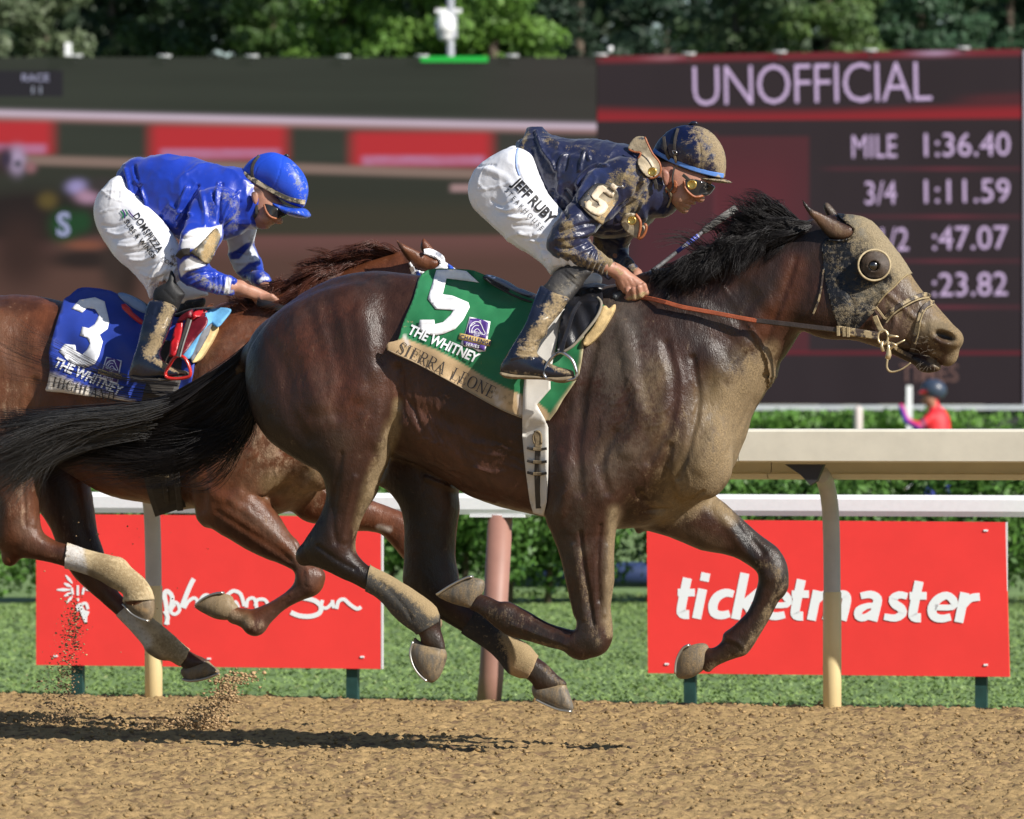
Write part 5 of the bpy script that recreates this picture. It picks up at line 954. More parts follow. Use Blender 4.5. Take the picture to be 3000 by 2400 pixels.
# arm number
M_arm = mat('arm_band', attr=True, rough=.45, mud=True, mudscale=60, mudcol=(.42, .30, .15), bump=.2, bscale=100)
bandp = [tuple(p) for p in crom([(1694,594),(1700,584),(1720,558),(1738,542),(1752,537),(1775,540),(1793,544),(1808,560),(1811,582),(1800,602),(1785,622),(1772,640),(1765,659),(1748,648),(1728,633),(1708,612)], 3)]
ab = sheet('arm_number', [bandp], FA, skJ, M_arm, pA, .010, .004, 6, smooth=10, colors=cmap((.02, .02, .022), [('p', [(1757,545),(1793,544),(1812,575),(1790,620),(1765,660),(1740,640),(1712,612)], 4, (.42, .34, .22), .85, .1)]), attrs={'Mud': amap([('s', [(1765,640),(1790,600)], 30, .6, 1)], .25)})
skb = skin_of(ab)
sheet('arm_numeral', [[(1752,545),(1766,543),(1800,566),(1796,578),(1786,576),(1768,562),(1752,578),(1775,592),(1782,606),(1772,624),(1755,634),(1733,625),(1712,607),(1713,596),(1726,586),(1734,594),(1732,602),(1748,610),(1757,602),(1752,592),(1738,584),(1731,572)]], FA, skb, mat('cream_numeral', (.62, .52, .38), .5, wear=.35, wearcol=(.3, .16, .06), wscale=30), pA, .004, .002, 7, smooth=0)
sheet('pin_tab', [[(1784,546),(1795,536),(1810,548),(1800,560)]], FA, skb, mat('cream_tab', (.6, .5, .38), .5), pA, .01, .003, 6, smooth=0); tube('safety_pin', path_on([(1784,537),(1800,543),(1816,548),(1824,545),(1826,550)], FA, skJ, .014), .0022, mat('pin_steel', (.8, .8, .8), .2, metal=1.), pA, None, 6)
# boots, leggings, socks
v = Vox(FA, (1460, 770, 1745, 1130), .08, .42, .0045)
v.poly([(1617,806),(1604,826),(1592,838),(1588,850),(1600,880),(1640,900),(1668,884),(1683,866),(1701,842),(1717,818),(1732,800),(1725,782),(1694,772),(1665,775),(1640,784)], w=[(1680, 800, .20), (1620, 880, .265)], c=.85, cap=.062, k=.01)
part('legging', v, M_legg, pA, FA, (0.022, .021, .022), [('s', [(1640,850),(1690,820)], 30, (.09, .08, .065), .8, .05)], [('s', [(1640,860),(1690,810)], 34, .4, 1)], [([(1645,800),(1680,830),(1700,846)], 3, -.004), ([(1660,790),(1690,815)], 4, .004), ([(1620,830),(1650,860)], 3, .003)], [(30, .001, 2, 2)], .15)
v = Vox(FA, (1455, 825, 1700, 1135), .16, .46, .0045)
v.poly([(1585,837),(1578,850),(1569,870),(1558,900),(1548,925),(1538,950),(1515,990),(1500,1016),(1486,1040),(1470,1064),(1465,1082),(1470,1098),(1492,1104),(1580,1107),(1640,1110),(1676,1106),(1682,1098),(1679,1088),(1664,1082),(1649,1078),(1628,1072),(1606,1062),(1584,1046),(1572,1034),(1575,1022),(1580,1008),(1584,996),(1600,982),(1603,965),(1612,952),(1625,936),(1643,917),(1655,897),(1668,878),(1655,866),(1625,850),(1600,842)], w=[(1620, 870, .27), (1560, 960, .32), (1500, 1060, .345), (1650, 1095, .365)], c=.88, cap=.055, k=.008)
bcol = [('s', [(1575,850),(1540,930),(1500,1010)], 16, (.008, .012, .035), .9)]
btA, Lb2, Qb2 = part('boot', v, M_boot, pA, FA, (0.010, .013, .026), bcol, [('s', [(1640,870),(1615,920),(1588,960),(1565,1000),(1545,1025)], 46, .8, 1), ('s', [(1530,1030),(1570,1030)], 22, .85, 1), ('s', [(1600,1060),(1670,1092)], 20, .75, 1), ('s', [(1480,1090),(1600,1100)], 12, .5, 1)],
    [([(1525,1010),(1550,1018),(1572,1012)], 3.5, -.006), ([(1520,1022),(1545,1030),(1570,1024)], 3.5, .005), ([(1512,1034),(1540,1040),(1568,1036)], 3.5, -.005), ([(1530,1000),(1560,1002),(1580,996)], 4, .004), ([(1575,895),(1600,915),(1625,938)], 2.5, -.003), ([(1500,1050),(1530,1044),(1560,1048)], 5, .004), ([(1606,850),(1585,890)], 2, -.003), ([(1612,854),(1592,896)], 2, .003)], [(26, .0015, 3, 3)], .15)
v = Vox(FA, (1455, 1085, 1700, 1135), .26, .46, .0045); v.poly([(1467,1090),(1471,1102),(1492,1110),(1560,1112),(1602,1114),(1636,1122),(1665,1120),(1684,1106),(1682,1100),(1640,1104),(1580,1101),(1510,1097)], w=.36, c=2.6, cap=.05, k=.004)
part('boot_sole', v, mat('muddy_sole', attr=True, rough=.8, vary=.2, vscale=40, bump=.3, bscale=150), pA, FA, (.20, .15, .09), [('s', [(1470,1096),(1680,1104)], 6, (.3, .24, .15), .6)])
# far boot
v = Vox(FA, (1500, 830, 1740, 1130), -.46, -.12, .007); v.poly([(1720,838),(1690,835),(1640,880),(1600,960),(1540,1040),(1520,1090),(1560,1100),(1670,1100),(1660,1085),(1600,1050),(1600,1000),(1650,930),(1700,880)], w=-.33, c=.9, cap=.05); part('boot', v, M_boot, pA, FA, (0.010, .013, .026), [], [], mud0=.4)
# helmet, brim, band, chin strap, goggles
v = Vox(FA, (1890, 440, 2020, 560), -.14, .14, .0042); v.poly([(1918,452),(1960,462),(2000,480),(2006,500),(1990,512),(1972,506),(1964,496),(1950,492),(1938,500),(1930,516),(1920,500)], w=0, c=1.2, cap=.088, k=.006)
M_hr = mat('short_hair', attr=True, rough=.7, vary=.3, vscale=60, bump=.5, bscale=200); part('hair', v, M_hr, pA, FA, (.018, .013, .011), [])
v = Vox(FA, (1900, 355, 2150, 560), -.16, .16, .0042)
v.poly([(1912,446),(1917,434),(1924,421),(1937,404),(1955,387),(1975,375),(1996,369),(2018,367),(2040,369),(2070,379),(2094,398),(2110,421),(2122,449),(2126,479),(2124,505),(2119,524),(2085,524),(2040,514),(2005,500),(1975,484),(1940,466),(1918,456)], w=[(1940, 430, .0), (2080, 470, .015)], c=1.0, cap=.118, k=.006)
hA_, LhA, QhA = part('helmet', v, M_helm, pA, FA, (0.004, .008, .042), [], [('s', [(2070,385),(2105,440),(2115,510)], 42, .92, 1), ('s', [(2040,380),(2060,440),(2050,500)], 44, .58, 1), ('s', [(2000,420),(2020,490)], 34, .34, 1)], [([(2030,372),(2052,440),(2050,505)], 3, -.003), ([(2020,372),(1978,400),(1968,470)], 2.5, -.002)], [(34, .0022, 3, 5), (90, .0008, 2, 6)], .06)
skHe = Skin().add(FA, LhA, QhA)
v = Vox(FA, (1900, 440, 2150, 560), -.16, .16, .004)
v.poly([(1990,497),(2020,508),(2060,518),(2095,523),(2119,525),(2130,528),(2141,533),(2139,537),(2128,537),(2105,536),(2075,531),(2040,522),(2010,510)], w=.012, c=6, cap=.105, k=.004)
part('helmet_peak', v, mat('peak', attr=True, rough=.5, mud=True, mudscale=50, mudcol=(.30, .24, .15)), pA, FA, (0.02, .022, .03), [], [], mud0=.6)
strap('helmet_band', [(1914,440),(1940,456),(1975,473),(2010,487),(2045,499),(2080,508),(2120,516)], 14, FA, skHe, mat('pale_blue_band', attr=False, col=(.10, .24, .62), rough=.5, wear=.42, wearcol=(.42, .36, .25), wscale=14), pA, .003, .003)
strap('helmet_strap', [(1986,376),(1978,405),(1976,435),(1980,455)], 9, FA, skHe, M_dark, pA, .004); strap('helmet_strap', [(1944,400),(1950,440),(1962,468),(1976,488)], 10, FA, skHe, M_dark, pA, .004); strap('helmet_strap', [(1976,455),(1982,480),(1990,500),(2000,508)], 7, FA, skHe, M_strap, pA, .006)
tube('buckle', path_on([(1970,441),(1980,443),(1983,450),(1974,451),(1970,441)], FA, skHe, .008), .0018, M_steel, pA, None, 6); tube('helmet_button', tp([(2018,366),(2028,361),(2038,360),(2044,363)], .0), [.004, .007, .006, .003], mat('navy_button', (.012, .014, .03), .3), pA, None, 8)
M_tanl = mat('tan_leather', (0.30, .095, .035), .45, vary=.2, vscale=40, bump=.3, bscale=200); M_brass = mat('brass', (.60, .42, .12), .3, metal=.85); M_muddy_lens = mat('muddy_lens', (.34, .28, .19), .45, vary=.35, vscale=26, bump=.4, bscale=80, wear=.36, wearcol=(.07, .08, .11), wscale=24); M_lens = mat('goggle_lens', (.02, .02, .022), .10, spec=.5, wear=.36, wearcol=(.26, .24, .2), wscale=40)
skF = Skin().add(FA, LsA, QsA)
sheet('chin_cup', [[tuple(p) for p in crom([(1942,545),(1955,546),(1965,532),(1978,529),(1984,540),(1981,558),(1972,566),(1958,560),(1946,572),(1938,560)], 3)]], FA, skF, M_tanl, pA, .006, .004, 5)
strap('chin_strap', [(1976,490),(1970,520),(1972,545),(1962,562)], 6, FA, skF, M_dark, pA, .01); strap('chin_strap', [(1950,550),(1966,570),(1962,592),(1955,608)], 6, FA, skF, M_strap, pA, .008); strap('chin_strap', [(1935,520),(1938,560),(1946,596),(1962,608)], 12, FA, skF, M_dark, pA, .004)
gog = [tuple(p) for p in crom([(2005,530),(2020,525),(2040,526),(2065,534),(2091,545),(2088,557),(2075,571),(2060,573),(2036,578),(2018,564),(2006,548)], 3)]
g0 = sheet('goggles', [gog], FA, skF, M_lens, pA, .014, .012, 5, smooth=8)
tube('goggle_rim', path_on([(2004,530),(2005,547),(2017,564),(2036,577),(2060,573),(2066,566)], FA, skF, .016), .0045, M_tanl, g0, None, 8); 
def button(fr, x, y, w, r, parent, mt=M_brass):
    a = np.linspace(0, 6.283, 17)[:-1]; C = np.stack([fr.un3(x + r * math.cos(t), y + r * math.sin(t), w) for t in a]); o = tube('button', C, .0032, mt, parent, None, 8, True); c0 = fr.un3(x, y, w - .002); V = np.concatenate([C, [c0]]); mk('button_face', V, [(i, 16, (i + 1) % 16) for i in range(16)], mt, o); return o
button(FA, 2027, 541, .105, 12, g0); strap('goggle_strap', [(2000,512),(2012,522),(2022,532)], 10, FA, skHe, M_dark, g0, .0, w=[.1, .1, .1])
sg1 = [tuple(p) for p in crom([(1864,401),(1889,402),(1898,423),(1912,451),(1931,475),(1936,498),(1929,514),(1908,523),(1889,512),(1873,491),(1868,470),(1877,449),(1860,446),(1840,437),(1846,419)], 3)]
g1 = sheet('spare_goggles', [sg1], FA, skJ, M_muddy_lens, pA, .016, .010, 5, smooth=10, w=lambda x, y: .06); tube('goggle_rim', np.stack([FA.un3(x, y, .102) for x, y in crom([(1889,402),(1898,423),(1912,451),(1931,475),(1936,498),(1929,514),(1908,523),(1889,512),(1873,491),(1868,470),(1877,449),(1860,446),(1842,438)], 3, False)]), .0035, M_tanl, g1, None, 6)
dmx = float(np.nanmax(skJ.depth(np.array(sg1), FA))); button(FA, 1911, 503, max(.1, dmx + .02), 11, g1); strap('goggle_strap', [(1912,516),(1920,535),(1923,555)], 11, FA, skJ, M_dark, g1, .016)
sg2 = [tuple(p) for p in crom([(1829,630),(1845,624),(1862,628),(1875,646),(1876,669),(1871,698),(1854,694),(1838,682),(1825,666),(1820,651)], 3)]
g2 = sheet('spare_goggles', [sg2], FA, skJ, M_muddy_lens, pA, .03, .012, 5, smooth=6, w=lambda x, y: .10); button(FA, 1851, 646, .145, 11, g2)
tube('goggle_rim', np.stack([FA.un3(x, y, .135) for x, y in crom([(1862,628),(1875,646),(1876,669),(1870,698),(1882,694),(1892,676),(1893,660),(1888,658)], 3, False)]), .005, M_tanl, g2, None, 6); sheet('goggle_wing', [[(1872,700),(1878,662),(1886,660),(1891,672),(1886,692)]], FA, None, M_muddy_lens, g2, 0, .006, 6, w=.125)
strap('goggle_strap', [(1880,592),(1872,612),(1862,630)], 9, FA, skJ, M_dark, g2, .02)
# whip
wh = empty('riding_whip', FA, 'grey and blue riding whip held in the leading jockey\'s hand, pointing up past the mane', 'riding whip')
def wp(pts): return np.stack([FA.un3(x, y, w) for x, y, w in pts])
tube('shaft', wp([(1826,858,.10),(1850,843,.08),(1880,818,.0),(1930,780,-.10),(1982,739,-.14),(2058,680,-.16)]), [.009, .009, .0085, .0075, .0065, .006], mat('whip_grip', (.10, .10, .105), .6, vary=.5, vscale=60, bump=.5, bscale=200), wh, None, 10)
tube('shaft_band', wp([(1984,738,-.14),(2046,690,-.158)]), .0078, mat('blue_whip_wrap', (.07, .09, .45), .4, wear=.42, wearcol=(.45, .45, .5), wscale=30), wh, None, 10)
tube('flap', wp([(2052,684,-.16),(2066,674,-.16),(2110,642,-.165),(2158,609,-.17)]), [.007, .012, .013, .0125], mat('whip_flap', (.20, .195, .185), .6, vary=.3, vscale=30, bump=.4, bscale=160), wh, None, 10, flatness=.45)
tube('knob', wp([(1800,874,.13),(1806,871,.128),(1812,867,.125),(1832,856,.11)]), [.016, .0175, .013, .012], mat('grey_rubber', (.09, .095, .10), .55), wh, None, 14); tube('knob_cap', wp([(1798,875,.134),(1801,873.6,.131)]), [.008, .009], mat('cap_metal', (.45, .43, .38), .4, metal=.5), wh, None, 12)
# ================================================================== the horse behind
hB = empty('racehorse', FB, 'chestnut racehorse galloping behind the dark bay, carrying the blue number 3 cloth', 'horse')
v = Vox(FB, (-330, 690, 1560, 2010), -0.36, 0.38, 0.0075)
v.poly([(-300,980),(-270,900),(-200,870),(-120,862),(0,866),(46,862),(116,868),(181,884),(260,900),(360,925),(460,935),(560,925),(640,912),(700,905),(790,900),(880,930),(950,1010),(985,1100),(990,1200),(985,1290),(960,1370),(930,1430),(890,1470),(830,1500),(740,1520),(650,1510),(600,1496),(570,1490),(510,1496),(455,1479),(371,1465),(297,1442),(241,1408),(180,1370),(116,1335),(20,1320),(-120,1320),(-250,1260),(-300,1120)], w=0, c=.78, cap=.29, k=.03)
v.poly([(640,912),(720,885),(800,860),(900,825),(1000,790),(1080,765),(1150,745),(1200,740),(1250,770),(1280,840),(1240,900),(1180,960),(1100,1040),(1000,1150),(900,1250),(750,1200),(660,1050)], w=0, c=.6, cap=.165, k=.07)
v.poly([(1165,752),(1200,738),(1245,742),(1290,765),(1340,800),(1400,850),(1450,895),(1490,930),(1515,965),(1510,1000),(1480,1020),(1440,1012),(1380,985),(1310,960),(1240,935),(1190,900),(1160,840)], w=0, c=.62, cap=.10, k=.03)
v.poly([(1158,700),(1165,703),(1185,716),(1215,730),(1245,745),(1283,760),(1288,776),(1275,790),(1250,796),(1225,790),(1200,770),(1175,735)], w=[(1158, 700, .12), (1260, 780, .07)], c=.75, k=.012)
v.poly([(1239,694),(1245,697),(1262,715),(1280,735),(1275,752),(1250,748),(1232,735),(1231,712)], w=-.06, c=.7, k=.01)
v.poly([(-200,980),(-100,900),(0,890),(80,930),(130,1020),(128,1120),(110,1200),(104,1280),(116,1340),(118,1400),(114,1456),(111,1516),(125,1560),(162,1584),(209,1599),(260,1617),(325,1632),(357,1642),(382,1669),(417,1697),(441,1732),(450,1760),(430,1800),(400,1800),(366,1770),(366,1740),(325,1715),(278,1688),(195,1660),(107,1641),(46,1632),(0,1609),(-20,1570),(-5,1500),(-20,1430),(-60,1370),(-150,1300),(-220,1180),(-230,1060)], w=[(0,1100,.10),(60,1450,.13),(400,1740,.13)], c=.8, cap=.175, k=.018)
v.poly([(90,1380),(107,1470),(135,1520),(153,1553),(170,1600),(199,1660),(223,1697),(260,1734),(343,1804),(385,1841),(422,1887),(431,1906),(468,1929),(501,1933),(529,1950),(545,1962),(580,1960),(612,1945),(600,1930),(589,1924),(552,1906),(510,1868),(464,1831),(438,1810),(400,1780),(350,1740),(318,1680),(304,1623),(283,1558),(274,1493),(262,1430),(240,1360),(150,1300)], w=-.13, c=.82, cap=.12, k=.03)
v.poly([(540,1120),(620,1010),(750,990),(850,1040),(900,1150),(890,1280),(850,1380),(790,1440),(760,1450),(779,1474),(816,1511),(844,1558),(872,1586),(887,1627),(914,1658),(946,1680),(946,1701),(936,1729),(918,1747),(881,1763),(835,1786),(798,1818),(770,1850),(747,1857),(724,1850),(696,1832),(676,1824),(655,1800),(660,1770),(684,1766),(698,1780),(725,1783),(742,1784),(788,1765),(844,1728),(866,1697),(862,1674),(830,1655),(779,1637),(719,1609),(663,1573),(622,1549),(600,1544),(580,1521),(572,1480),(545,1380),(520,1250)], w=[(720,1200,.13),(700,1500,.14),(920,1700,.13),(690,1800,.11)], c=.78, cap=.15, k=.022)
v.poly([(820,1380),(940,1380),(1000,1420),(1083,1465),(1140,1487),(1185,1507),(1225,1545),(1260,1590),(1275,1640),(1262,1690),(1270,1750),(1280,1800),(1262,1830),(1238,1800),(1230,1730),(1222,1680),(1205,1655),(1186,1641),(1150,1598),(1116,1564),(1075,1556),(1042,1556),(980,1540),(900,1530),(850,1480)], w=[(900,1450,-.06),(1200,1600,-.12)], c=.8, cap=.12, k=.03)
v.ell(910,1695,.13,.045,.055,.042,0,.02); v.ell(745,1835,.12,.038,.036,.036,0,.02); v.ell(30,1630,.13,.035,.04,.032,0,.02); v.ell(920,1330,.10,.12,.14,.09,10,.05); v.ell(700,1490,.18,.11,.08,.05,-25,.04)
v.caps([(-250,930,0,.05),(-330,1010,0,.03)],.03)
LB, QB = v.mesh(1); del v
RB = [([(560,1150),(600,1280),(600,1400),(590,1490)],26,-.010), ([(700,1030),(690,1180),(640,1300)],30,.009), ([(830,1050),(850,1180),(820,1320)],20,-.010), ([(760,1050),(770,1200),(740,1330)],30,.009), ([(960,1250),(930,1350),(860,1440)],14,-.008), ([(890,1380),(850,1420),(780,1450)],16,-.010),
      ([(640,1500),(700,1540),(780,1590),(850,1640)],14,-.006), ([(680,1470),(750,1520),(830,1590),(880,1650)],20,.007), ([(800,1480),(840,1540),(875,1610)],7,-.005), ([(600,1430),(650,1460),(700,1450)],24,.007), ([(260,1380),(340,1410),(420,1440)],26,.008), ([(230,1330),(330,1370),(420,1390)],16,-.008),
      ([(100,1120),(90,1220),(98,1320)],24,-.010), ([(60,1100),(40,1250),(60,1350)],40,.008), ([(60,1350),(70,1450),(75,1540)],10,-.006), ([(90,1360),(95,1450),(100,1540)],10,.005), ([(30,900),(80,950),(100,1010)],40,.006), ([(20,1000),(60,1080)],40,-.006), ([(150,1020),(200,1100),(230,1180)],60,-.006),
      ([(750,1800),(800,1770),(850,1740)],8,.004), ([(880,1630),(900,1670),(905,1710)],10,.004), ([(660,1620),(720,1650)],8,.003)]
rr = np.random.RandomState(13)
for i in range(16): x, y = rr.uniform(560, 950), rr.uniform(1100, 1440); a = rr.uniform(.3, 1.6); RB.append(([(x, y), (x + 40 * math.cos(a), y + 40 * math.sin(a)), (x + 80 * math.cos(a + .4), y + 80 * math.sin(a + .4))], 5, .0022))
for i in range(10): x, y = rr.uniform(-20, 110), rr.uniform(1150, 1400); RB.append(([(x, y), (x + 6, y + 40), (x + 20, y + 80)], 5, -.002))
RB = [(a, b, c * (.7 if b > 12 else 1)) for a, b, c in RB]
LB = relief(FB, LB, QB, RB, [(5, .005, 2, 1), (12, .0022, 3, 7), (30, .0012, 2, 4)])
px, py = FB.proj(LB); PB = np.stack([px, py], 1)
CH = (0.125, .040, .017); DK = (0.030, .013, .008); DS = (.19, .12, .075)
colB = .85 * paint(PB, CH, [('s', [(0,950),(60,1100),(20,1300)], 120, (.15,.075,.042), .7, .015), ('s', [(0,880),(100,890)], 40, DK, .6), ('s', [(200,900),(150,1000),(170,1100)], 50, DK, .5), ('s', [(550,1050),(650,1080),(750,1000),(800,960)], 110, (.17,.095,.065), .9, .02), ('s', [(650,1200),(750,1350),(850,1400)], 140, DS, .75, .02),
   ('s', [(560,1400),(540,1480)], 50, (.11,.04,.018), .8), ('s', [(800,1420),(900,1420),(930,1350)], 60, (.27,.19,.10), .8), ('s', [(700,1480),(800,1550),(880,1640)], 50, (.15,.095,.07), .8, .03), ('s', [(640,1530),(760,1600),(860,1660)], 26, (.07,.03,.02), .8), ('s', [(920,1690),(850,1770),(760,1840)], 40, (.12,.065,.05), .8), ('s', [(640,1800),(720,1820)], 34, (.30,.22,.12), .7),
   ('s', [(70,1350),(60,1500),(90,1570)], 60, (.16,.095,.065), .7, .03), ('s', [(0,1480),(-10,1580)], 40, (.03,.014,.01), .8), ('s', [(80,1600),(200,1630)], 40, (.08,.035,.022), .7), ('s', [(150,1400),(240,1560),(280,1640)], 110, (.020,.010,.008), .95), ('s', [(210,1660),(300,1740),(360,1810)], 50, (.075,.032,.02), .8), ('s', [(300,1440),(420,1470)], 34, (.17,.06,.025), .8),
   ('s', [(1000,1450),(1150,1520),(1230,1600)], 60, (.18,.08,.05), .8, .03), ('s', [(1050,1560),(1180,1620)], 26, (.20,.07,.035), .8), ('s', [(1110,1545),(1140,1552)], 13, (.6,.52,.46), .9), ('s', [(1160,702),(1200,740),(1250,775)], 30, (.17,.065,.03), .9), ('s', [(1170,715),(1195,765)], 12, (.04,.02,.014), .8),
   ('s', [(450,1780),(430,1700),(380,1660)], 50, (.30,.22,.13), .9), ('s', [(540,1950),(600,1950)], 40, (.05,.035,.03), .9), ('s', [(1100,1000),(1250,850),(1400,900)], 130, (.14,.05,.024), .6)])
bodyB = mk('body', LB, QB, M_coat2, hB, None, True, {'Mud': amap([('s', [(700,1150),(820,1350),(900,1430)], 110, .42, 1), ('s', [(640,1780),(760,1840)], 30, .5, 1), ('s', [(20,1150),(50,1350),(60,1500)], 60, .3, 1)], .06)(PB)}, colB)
skBody = Skin().add(FB, LB, QB)
wc2 = wrapcol((.50, .39, .23), [('p', [(190,1600),(240,1600),(262,1680),(230,1700),(185,1665)], 8, (.62, .60, .58), .9), ('s', [(270,1680),(320,1710)], 20, (.07, .06, .05), .7)])
shell('leg_wrap', FB, LB, QB, [(196,1594),(260,1614),(330,1628),(362,1643),(384,1668),(418,1695),(440,1728),(448,1756),(362,1762),(364,1738),(325,1718),(278,1692),(230,1674),(190,1662)], M_wrap, hB, .007, {'Mud': amap([('s', [(300,1650),(400,1720)], 50, .8, 1)], .3)}, wc2, wlim=(0, .4), smooth=0)
shell('leg_wrap', FB, LB, QB, [(343,1800),(368,1780),(400,1783),(440,1812),(466,1832),(512,1868),(554,1905),(545,1930),(530,1948),(500,1936),(468,1931),(431,1908),(420,1888),(385,1843)], M_wrap, hB, .007, {'Mud': amap([('s', [(480,1880),(520,1920)], 40, .8, 1)], .3)}, wrapcol((.50, .38, .22), [('s', [(360,1800),(430,1880)], 34, (.6, .57, .52), .9), ('s', [(440,1905),(480,1935)], 16, (.1, .08, .06), .8)]), wlim=(-.4, 0), smooth=0)
hm2 = lambda P: paint(P, (.16, .12, .08), [('s', [(400,1780),(430,1790)], 10, (.4, .25, .12), .8)])
hoof_part(FB, [(365,1750),(380,1738),(420,1735),(447,1748),(452,1775),(449,1804),(436,1820),(410,1812),(380,1792),(362,1768)], .13, hB, cols=hm2, sole=[(362,1770),(385,1796),(412,1812),(436,1820)])
hoof_part(FB, [(531,1975),(533,1958),(560,1950),(604,1935),(622,1948),(641,1962),(641,1973),(603,1988),(553,1996)], -.13, hB, cols=hm2, sole=[(536,1990),(560,1995),(603,1988),(640,1974)])
hoof_part(FB, [(571,1776),(594,1757),(626,1741),(660,1740),(680,1748),(686,1764),(698,1780),(694,1808),(663,1817),(631,1813),(603,1800),(580,1787)], .11, hB, cols=lambda P: paint(P, (.27,.20,.12), [('s', [(600,1790),(650,1805)], 10, (.1,.08,.06), .8)]), sole=[(574,1774),(594,1756),(626,1741),(655,1737)], mud=.6)
hoof_part(FB, [(1262,1800),(1286,1800),(1296,1830),(1280,1850),(1250,1846),(1248,1820)], -.12, hB, cols=hm2)
strands('tail', [[(-310,980,0),(-380,1010,0),(-480,1080,.05),(-600,1180,.1)], [(-310,1000,0),(-380,1060,0),(-460,1150,.05),(-560,1280,.1)], [(-305,1020,0),(-360,1100,0),(-420,1200,.02),(-500,1330,.05)]], 500, FB, M_hair2, hB, rad=.0018, spread=.03, seed=31)
gm = []
for (x, y), (tx, ty, tw) in zip([(1180,742),(1140,750),(1090,765),(1040,780),(990,795),(940,812),(890,830),(840,846),(790,862),(750,880),(710,895)],
    [(1060,745,.04),(1000,752,.05),(950,765,.05),(910,785,.05),(885,800,.05),(860,820,.04),(830,855,.04),(780,880,.05),(740,898,.05),(705,905,.05),(672,900,.05)]):
    gm.append([(x, y, 0), ((2 * x + tx) / 3, (2 * y + ty) / 3 - 14, .03), ((x + 2 * tx) / 3, (y + 2 * ty) / 3 - 10, tw), (tx, ty, tw)])
strands('mane', gm, 1700, FB, M_hair2, hB, rad=.0017, spread=.013, jit=.02, seg=11, seed=33)
strands('mane', [[(1010,790,.03),(970,805,.08),(930,840,.11),(900,880,.12)], [(900,830,.03),(870,860,.07),(840,900,.08),(800,930,.09)], [(850,880,.03),(800,905,.06),(750,925,.07),(700,930,.07)], [(800,895,.02),(750,905,.04),(700,900,.05),(672,872,.05)]], 800, FB, M_hair2, hB, rad=.0017, spread=.016, jit=.025, seg=11, seed=34)
# number 3 cloth
M_blue = mat('blue_cloth', attr=True, rough=.6, vary=.1, vscale=12, bump=.08, bscale=900, mud=True, mudscale=55, mudcol=(.45, .34, .2), sheen=.1)
scB = empty('saddle_cloth', FB, 'royal blue number 3 saddle cloth on the chestnut horse', 'saddle cloth')
clB = [(186,878),(204,866),(227,846),(260,842),(325,852),(360,872),(430,905),(520,930),(600,925),(600,960),(590,1000),(570,1060),(560,1120),(520,1150),(480,1165),(427,1174),(380,1176),(325,1168),(250,1160),(180,1150),(135,1146),(137,1131),(146,1085),(143,1040),(145,1022),(160,965),(175,915)]
fb = lambda V: .010 * np.sin((V[:, 0] - V[:, 1] * .6) / 20) * sstep(V[:, 1], 900, 1050) + .012 * np.sin((V[:, 0] * .7 + V[:, 1] * .4) / 31) * sstep(V[:, 1], 900, 1000) + .025 * sstep(V[:, 1], 1050, 1170) + .010 * (fbm(np.stack([V[:, 0], V[:, 1], V[:, 0] * 0], 1), .022, 2, 5) - .5)
clo3 = sheet('cloth', [[tuple(p) for p in crom(clB, 2)]], FB, skBody, M_blue, scB, .024, .004, 10, smooth=16, fold=fb, colors=cmap((.009, .036, .30), [('p', [(120,1090),(168,1098),(175,1100),(240,1130),(330,1155),(400,1178),(330,1200),(120,1180)], 3, (.66, .60, .52), 1)]), attrs={'Mud': amap([('s', [(140,1125),(220,1150)], 22, .4, 1)], .03)})
skC3 = skin_of(clo3)
sheet('number', [[(209,904),(232,879),(278,871),(306,883),(320,941),(315,964),(292,981),(301,1001),(290,1043),(278,1066),(250,1078),(209,1066),(172,1029),(190,1008),(220,1011),(223,1029),(241,1039),(255,1025),(264,1006),(255,990),(234,983),(241,957),(260,962),(278,950),(290,923),(278,906),(255,902),(241,916)]], FB, skC3, P_white, scB, .003, .001, 9, smooth=0)
text('lettering', 'THE WHITNEY', (155, 1072), 41, 24, FB, skC3, P_white, scB, xs=.78, shear=.12, offset=.03, off=.005, mx=10)
serif('name_lettering', 'HIGHLAND', (150, 1132), 30, 15, FB, skC3, mat('dark_print2', (.05, .04, .035), .7), scB, .004)
badge(FB, skC3, 326, 1083, 66, 14, scB)
# red saddle
M_red = mat('red_leather', (.42, .012, .018), .32, vary=.2, vscale=16, bump=.2, bscale=140, wear=.3, wearcol=(.12, .01, .015), wscale=12); M_dred = mat('dark_red_leather', (.16, .010, .02), .4, vary=.3, vscale=30, bump=.3, bscale=200)
M_sky = mat('sky_blue_pad', (.12, .36, .62), .7, vary=.1, vscale=30, bump=.2, bscale=300, wear=.25, wearcol=(.35, .4, .42)); M_foam = mat('tan_foam', (.62, .46, .22), .85, vary=.15, vscale=40, bump=.3, bscale=300); M_grey = mat('grey_pad', (.16, .165, .18), .8)
saB = empty('saddle', FB, 'red racing saddle with sky blue pad and red stirrup on the chestnut horse', 'saddle')
skB3 = skin_of(clo3, bodyB)
sheet('cream_pad', [[tuple(p) for p in crom([(620,950),(636,960),(628,985),(608,1020),(588,1050),(570,1062),(561,1060),(568,1040),(590,1000)], 3)]], FB, skB3, M_foam, saB, .02, .02, 8)
sheet('grey_pad', [[(598,962),(620,948),(610,980),(588,1020),(562,1060),(556,1050),(565,1010)]], FB, skB3, M_grey, saB, .036, .008, 8)
sheet('blue_pad', [[tuple(p) for p in crom([(604,912),(640,902),(668,903),(676,912),(660,935),(640,958),(628,955),(618,947),(602,962),(590,975),(575,1010),(555,1050),(530,1050),(540,1020),(575,960),(600,935)], 3)]], FB, skB3, M_sky, saB, .042, .006, 8)
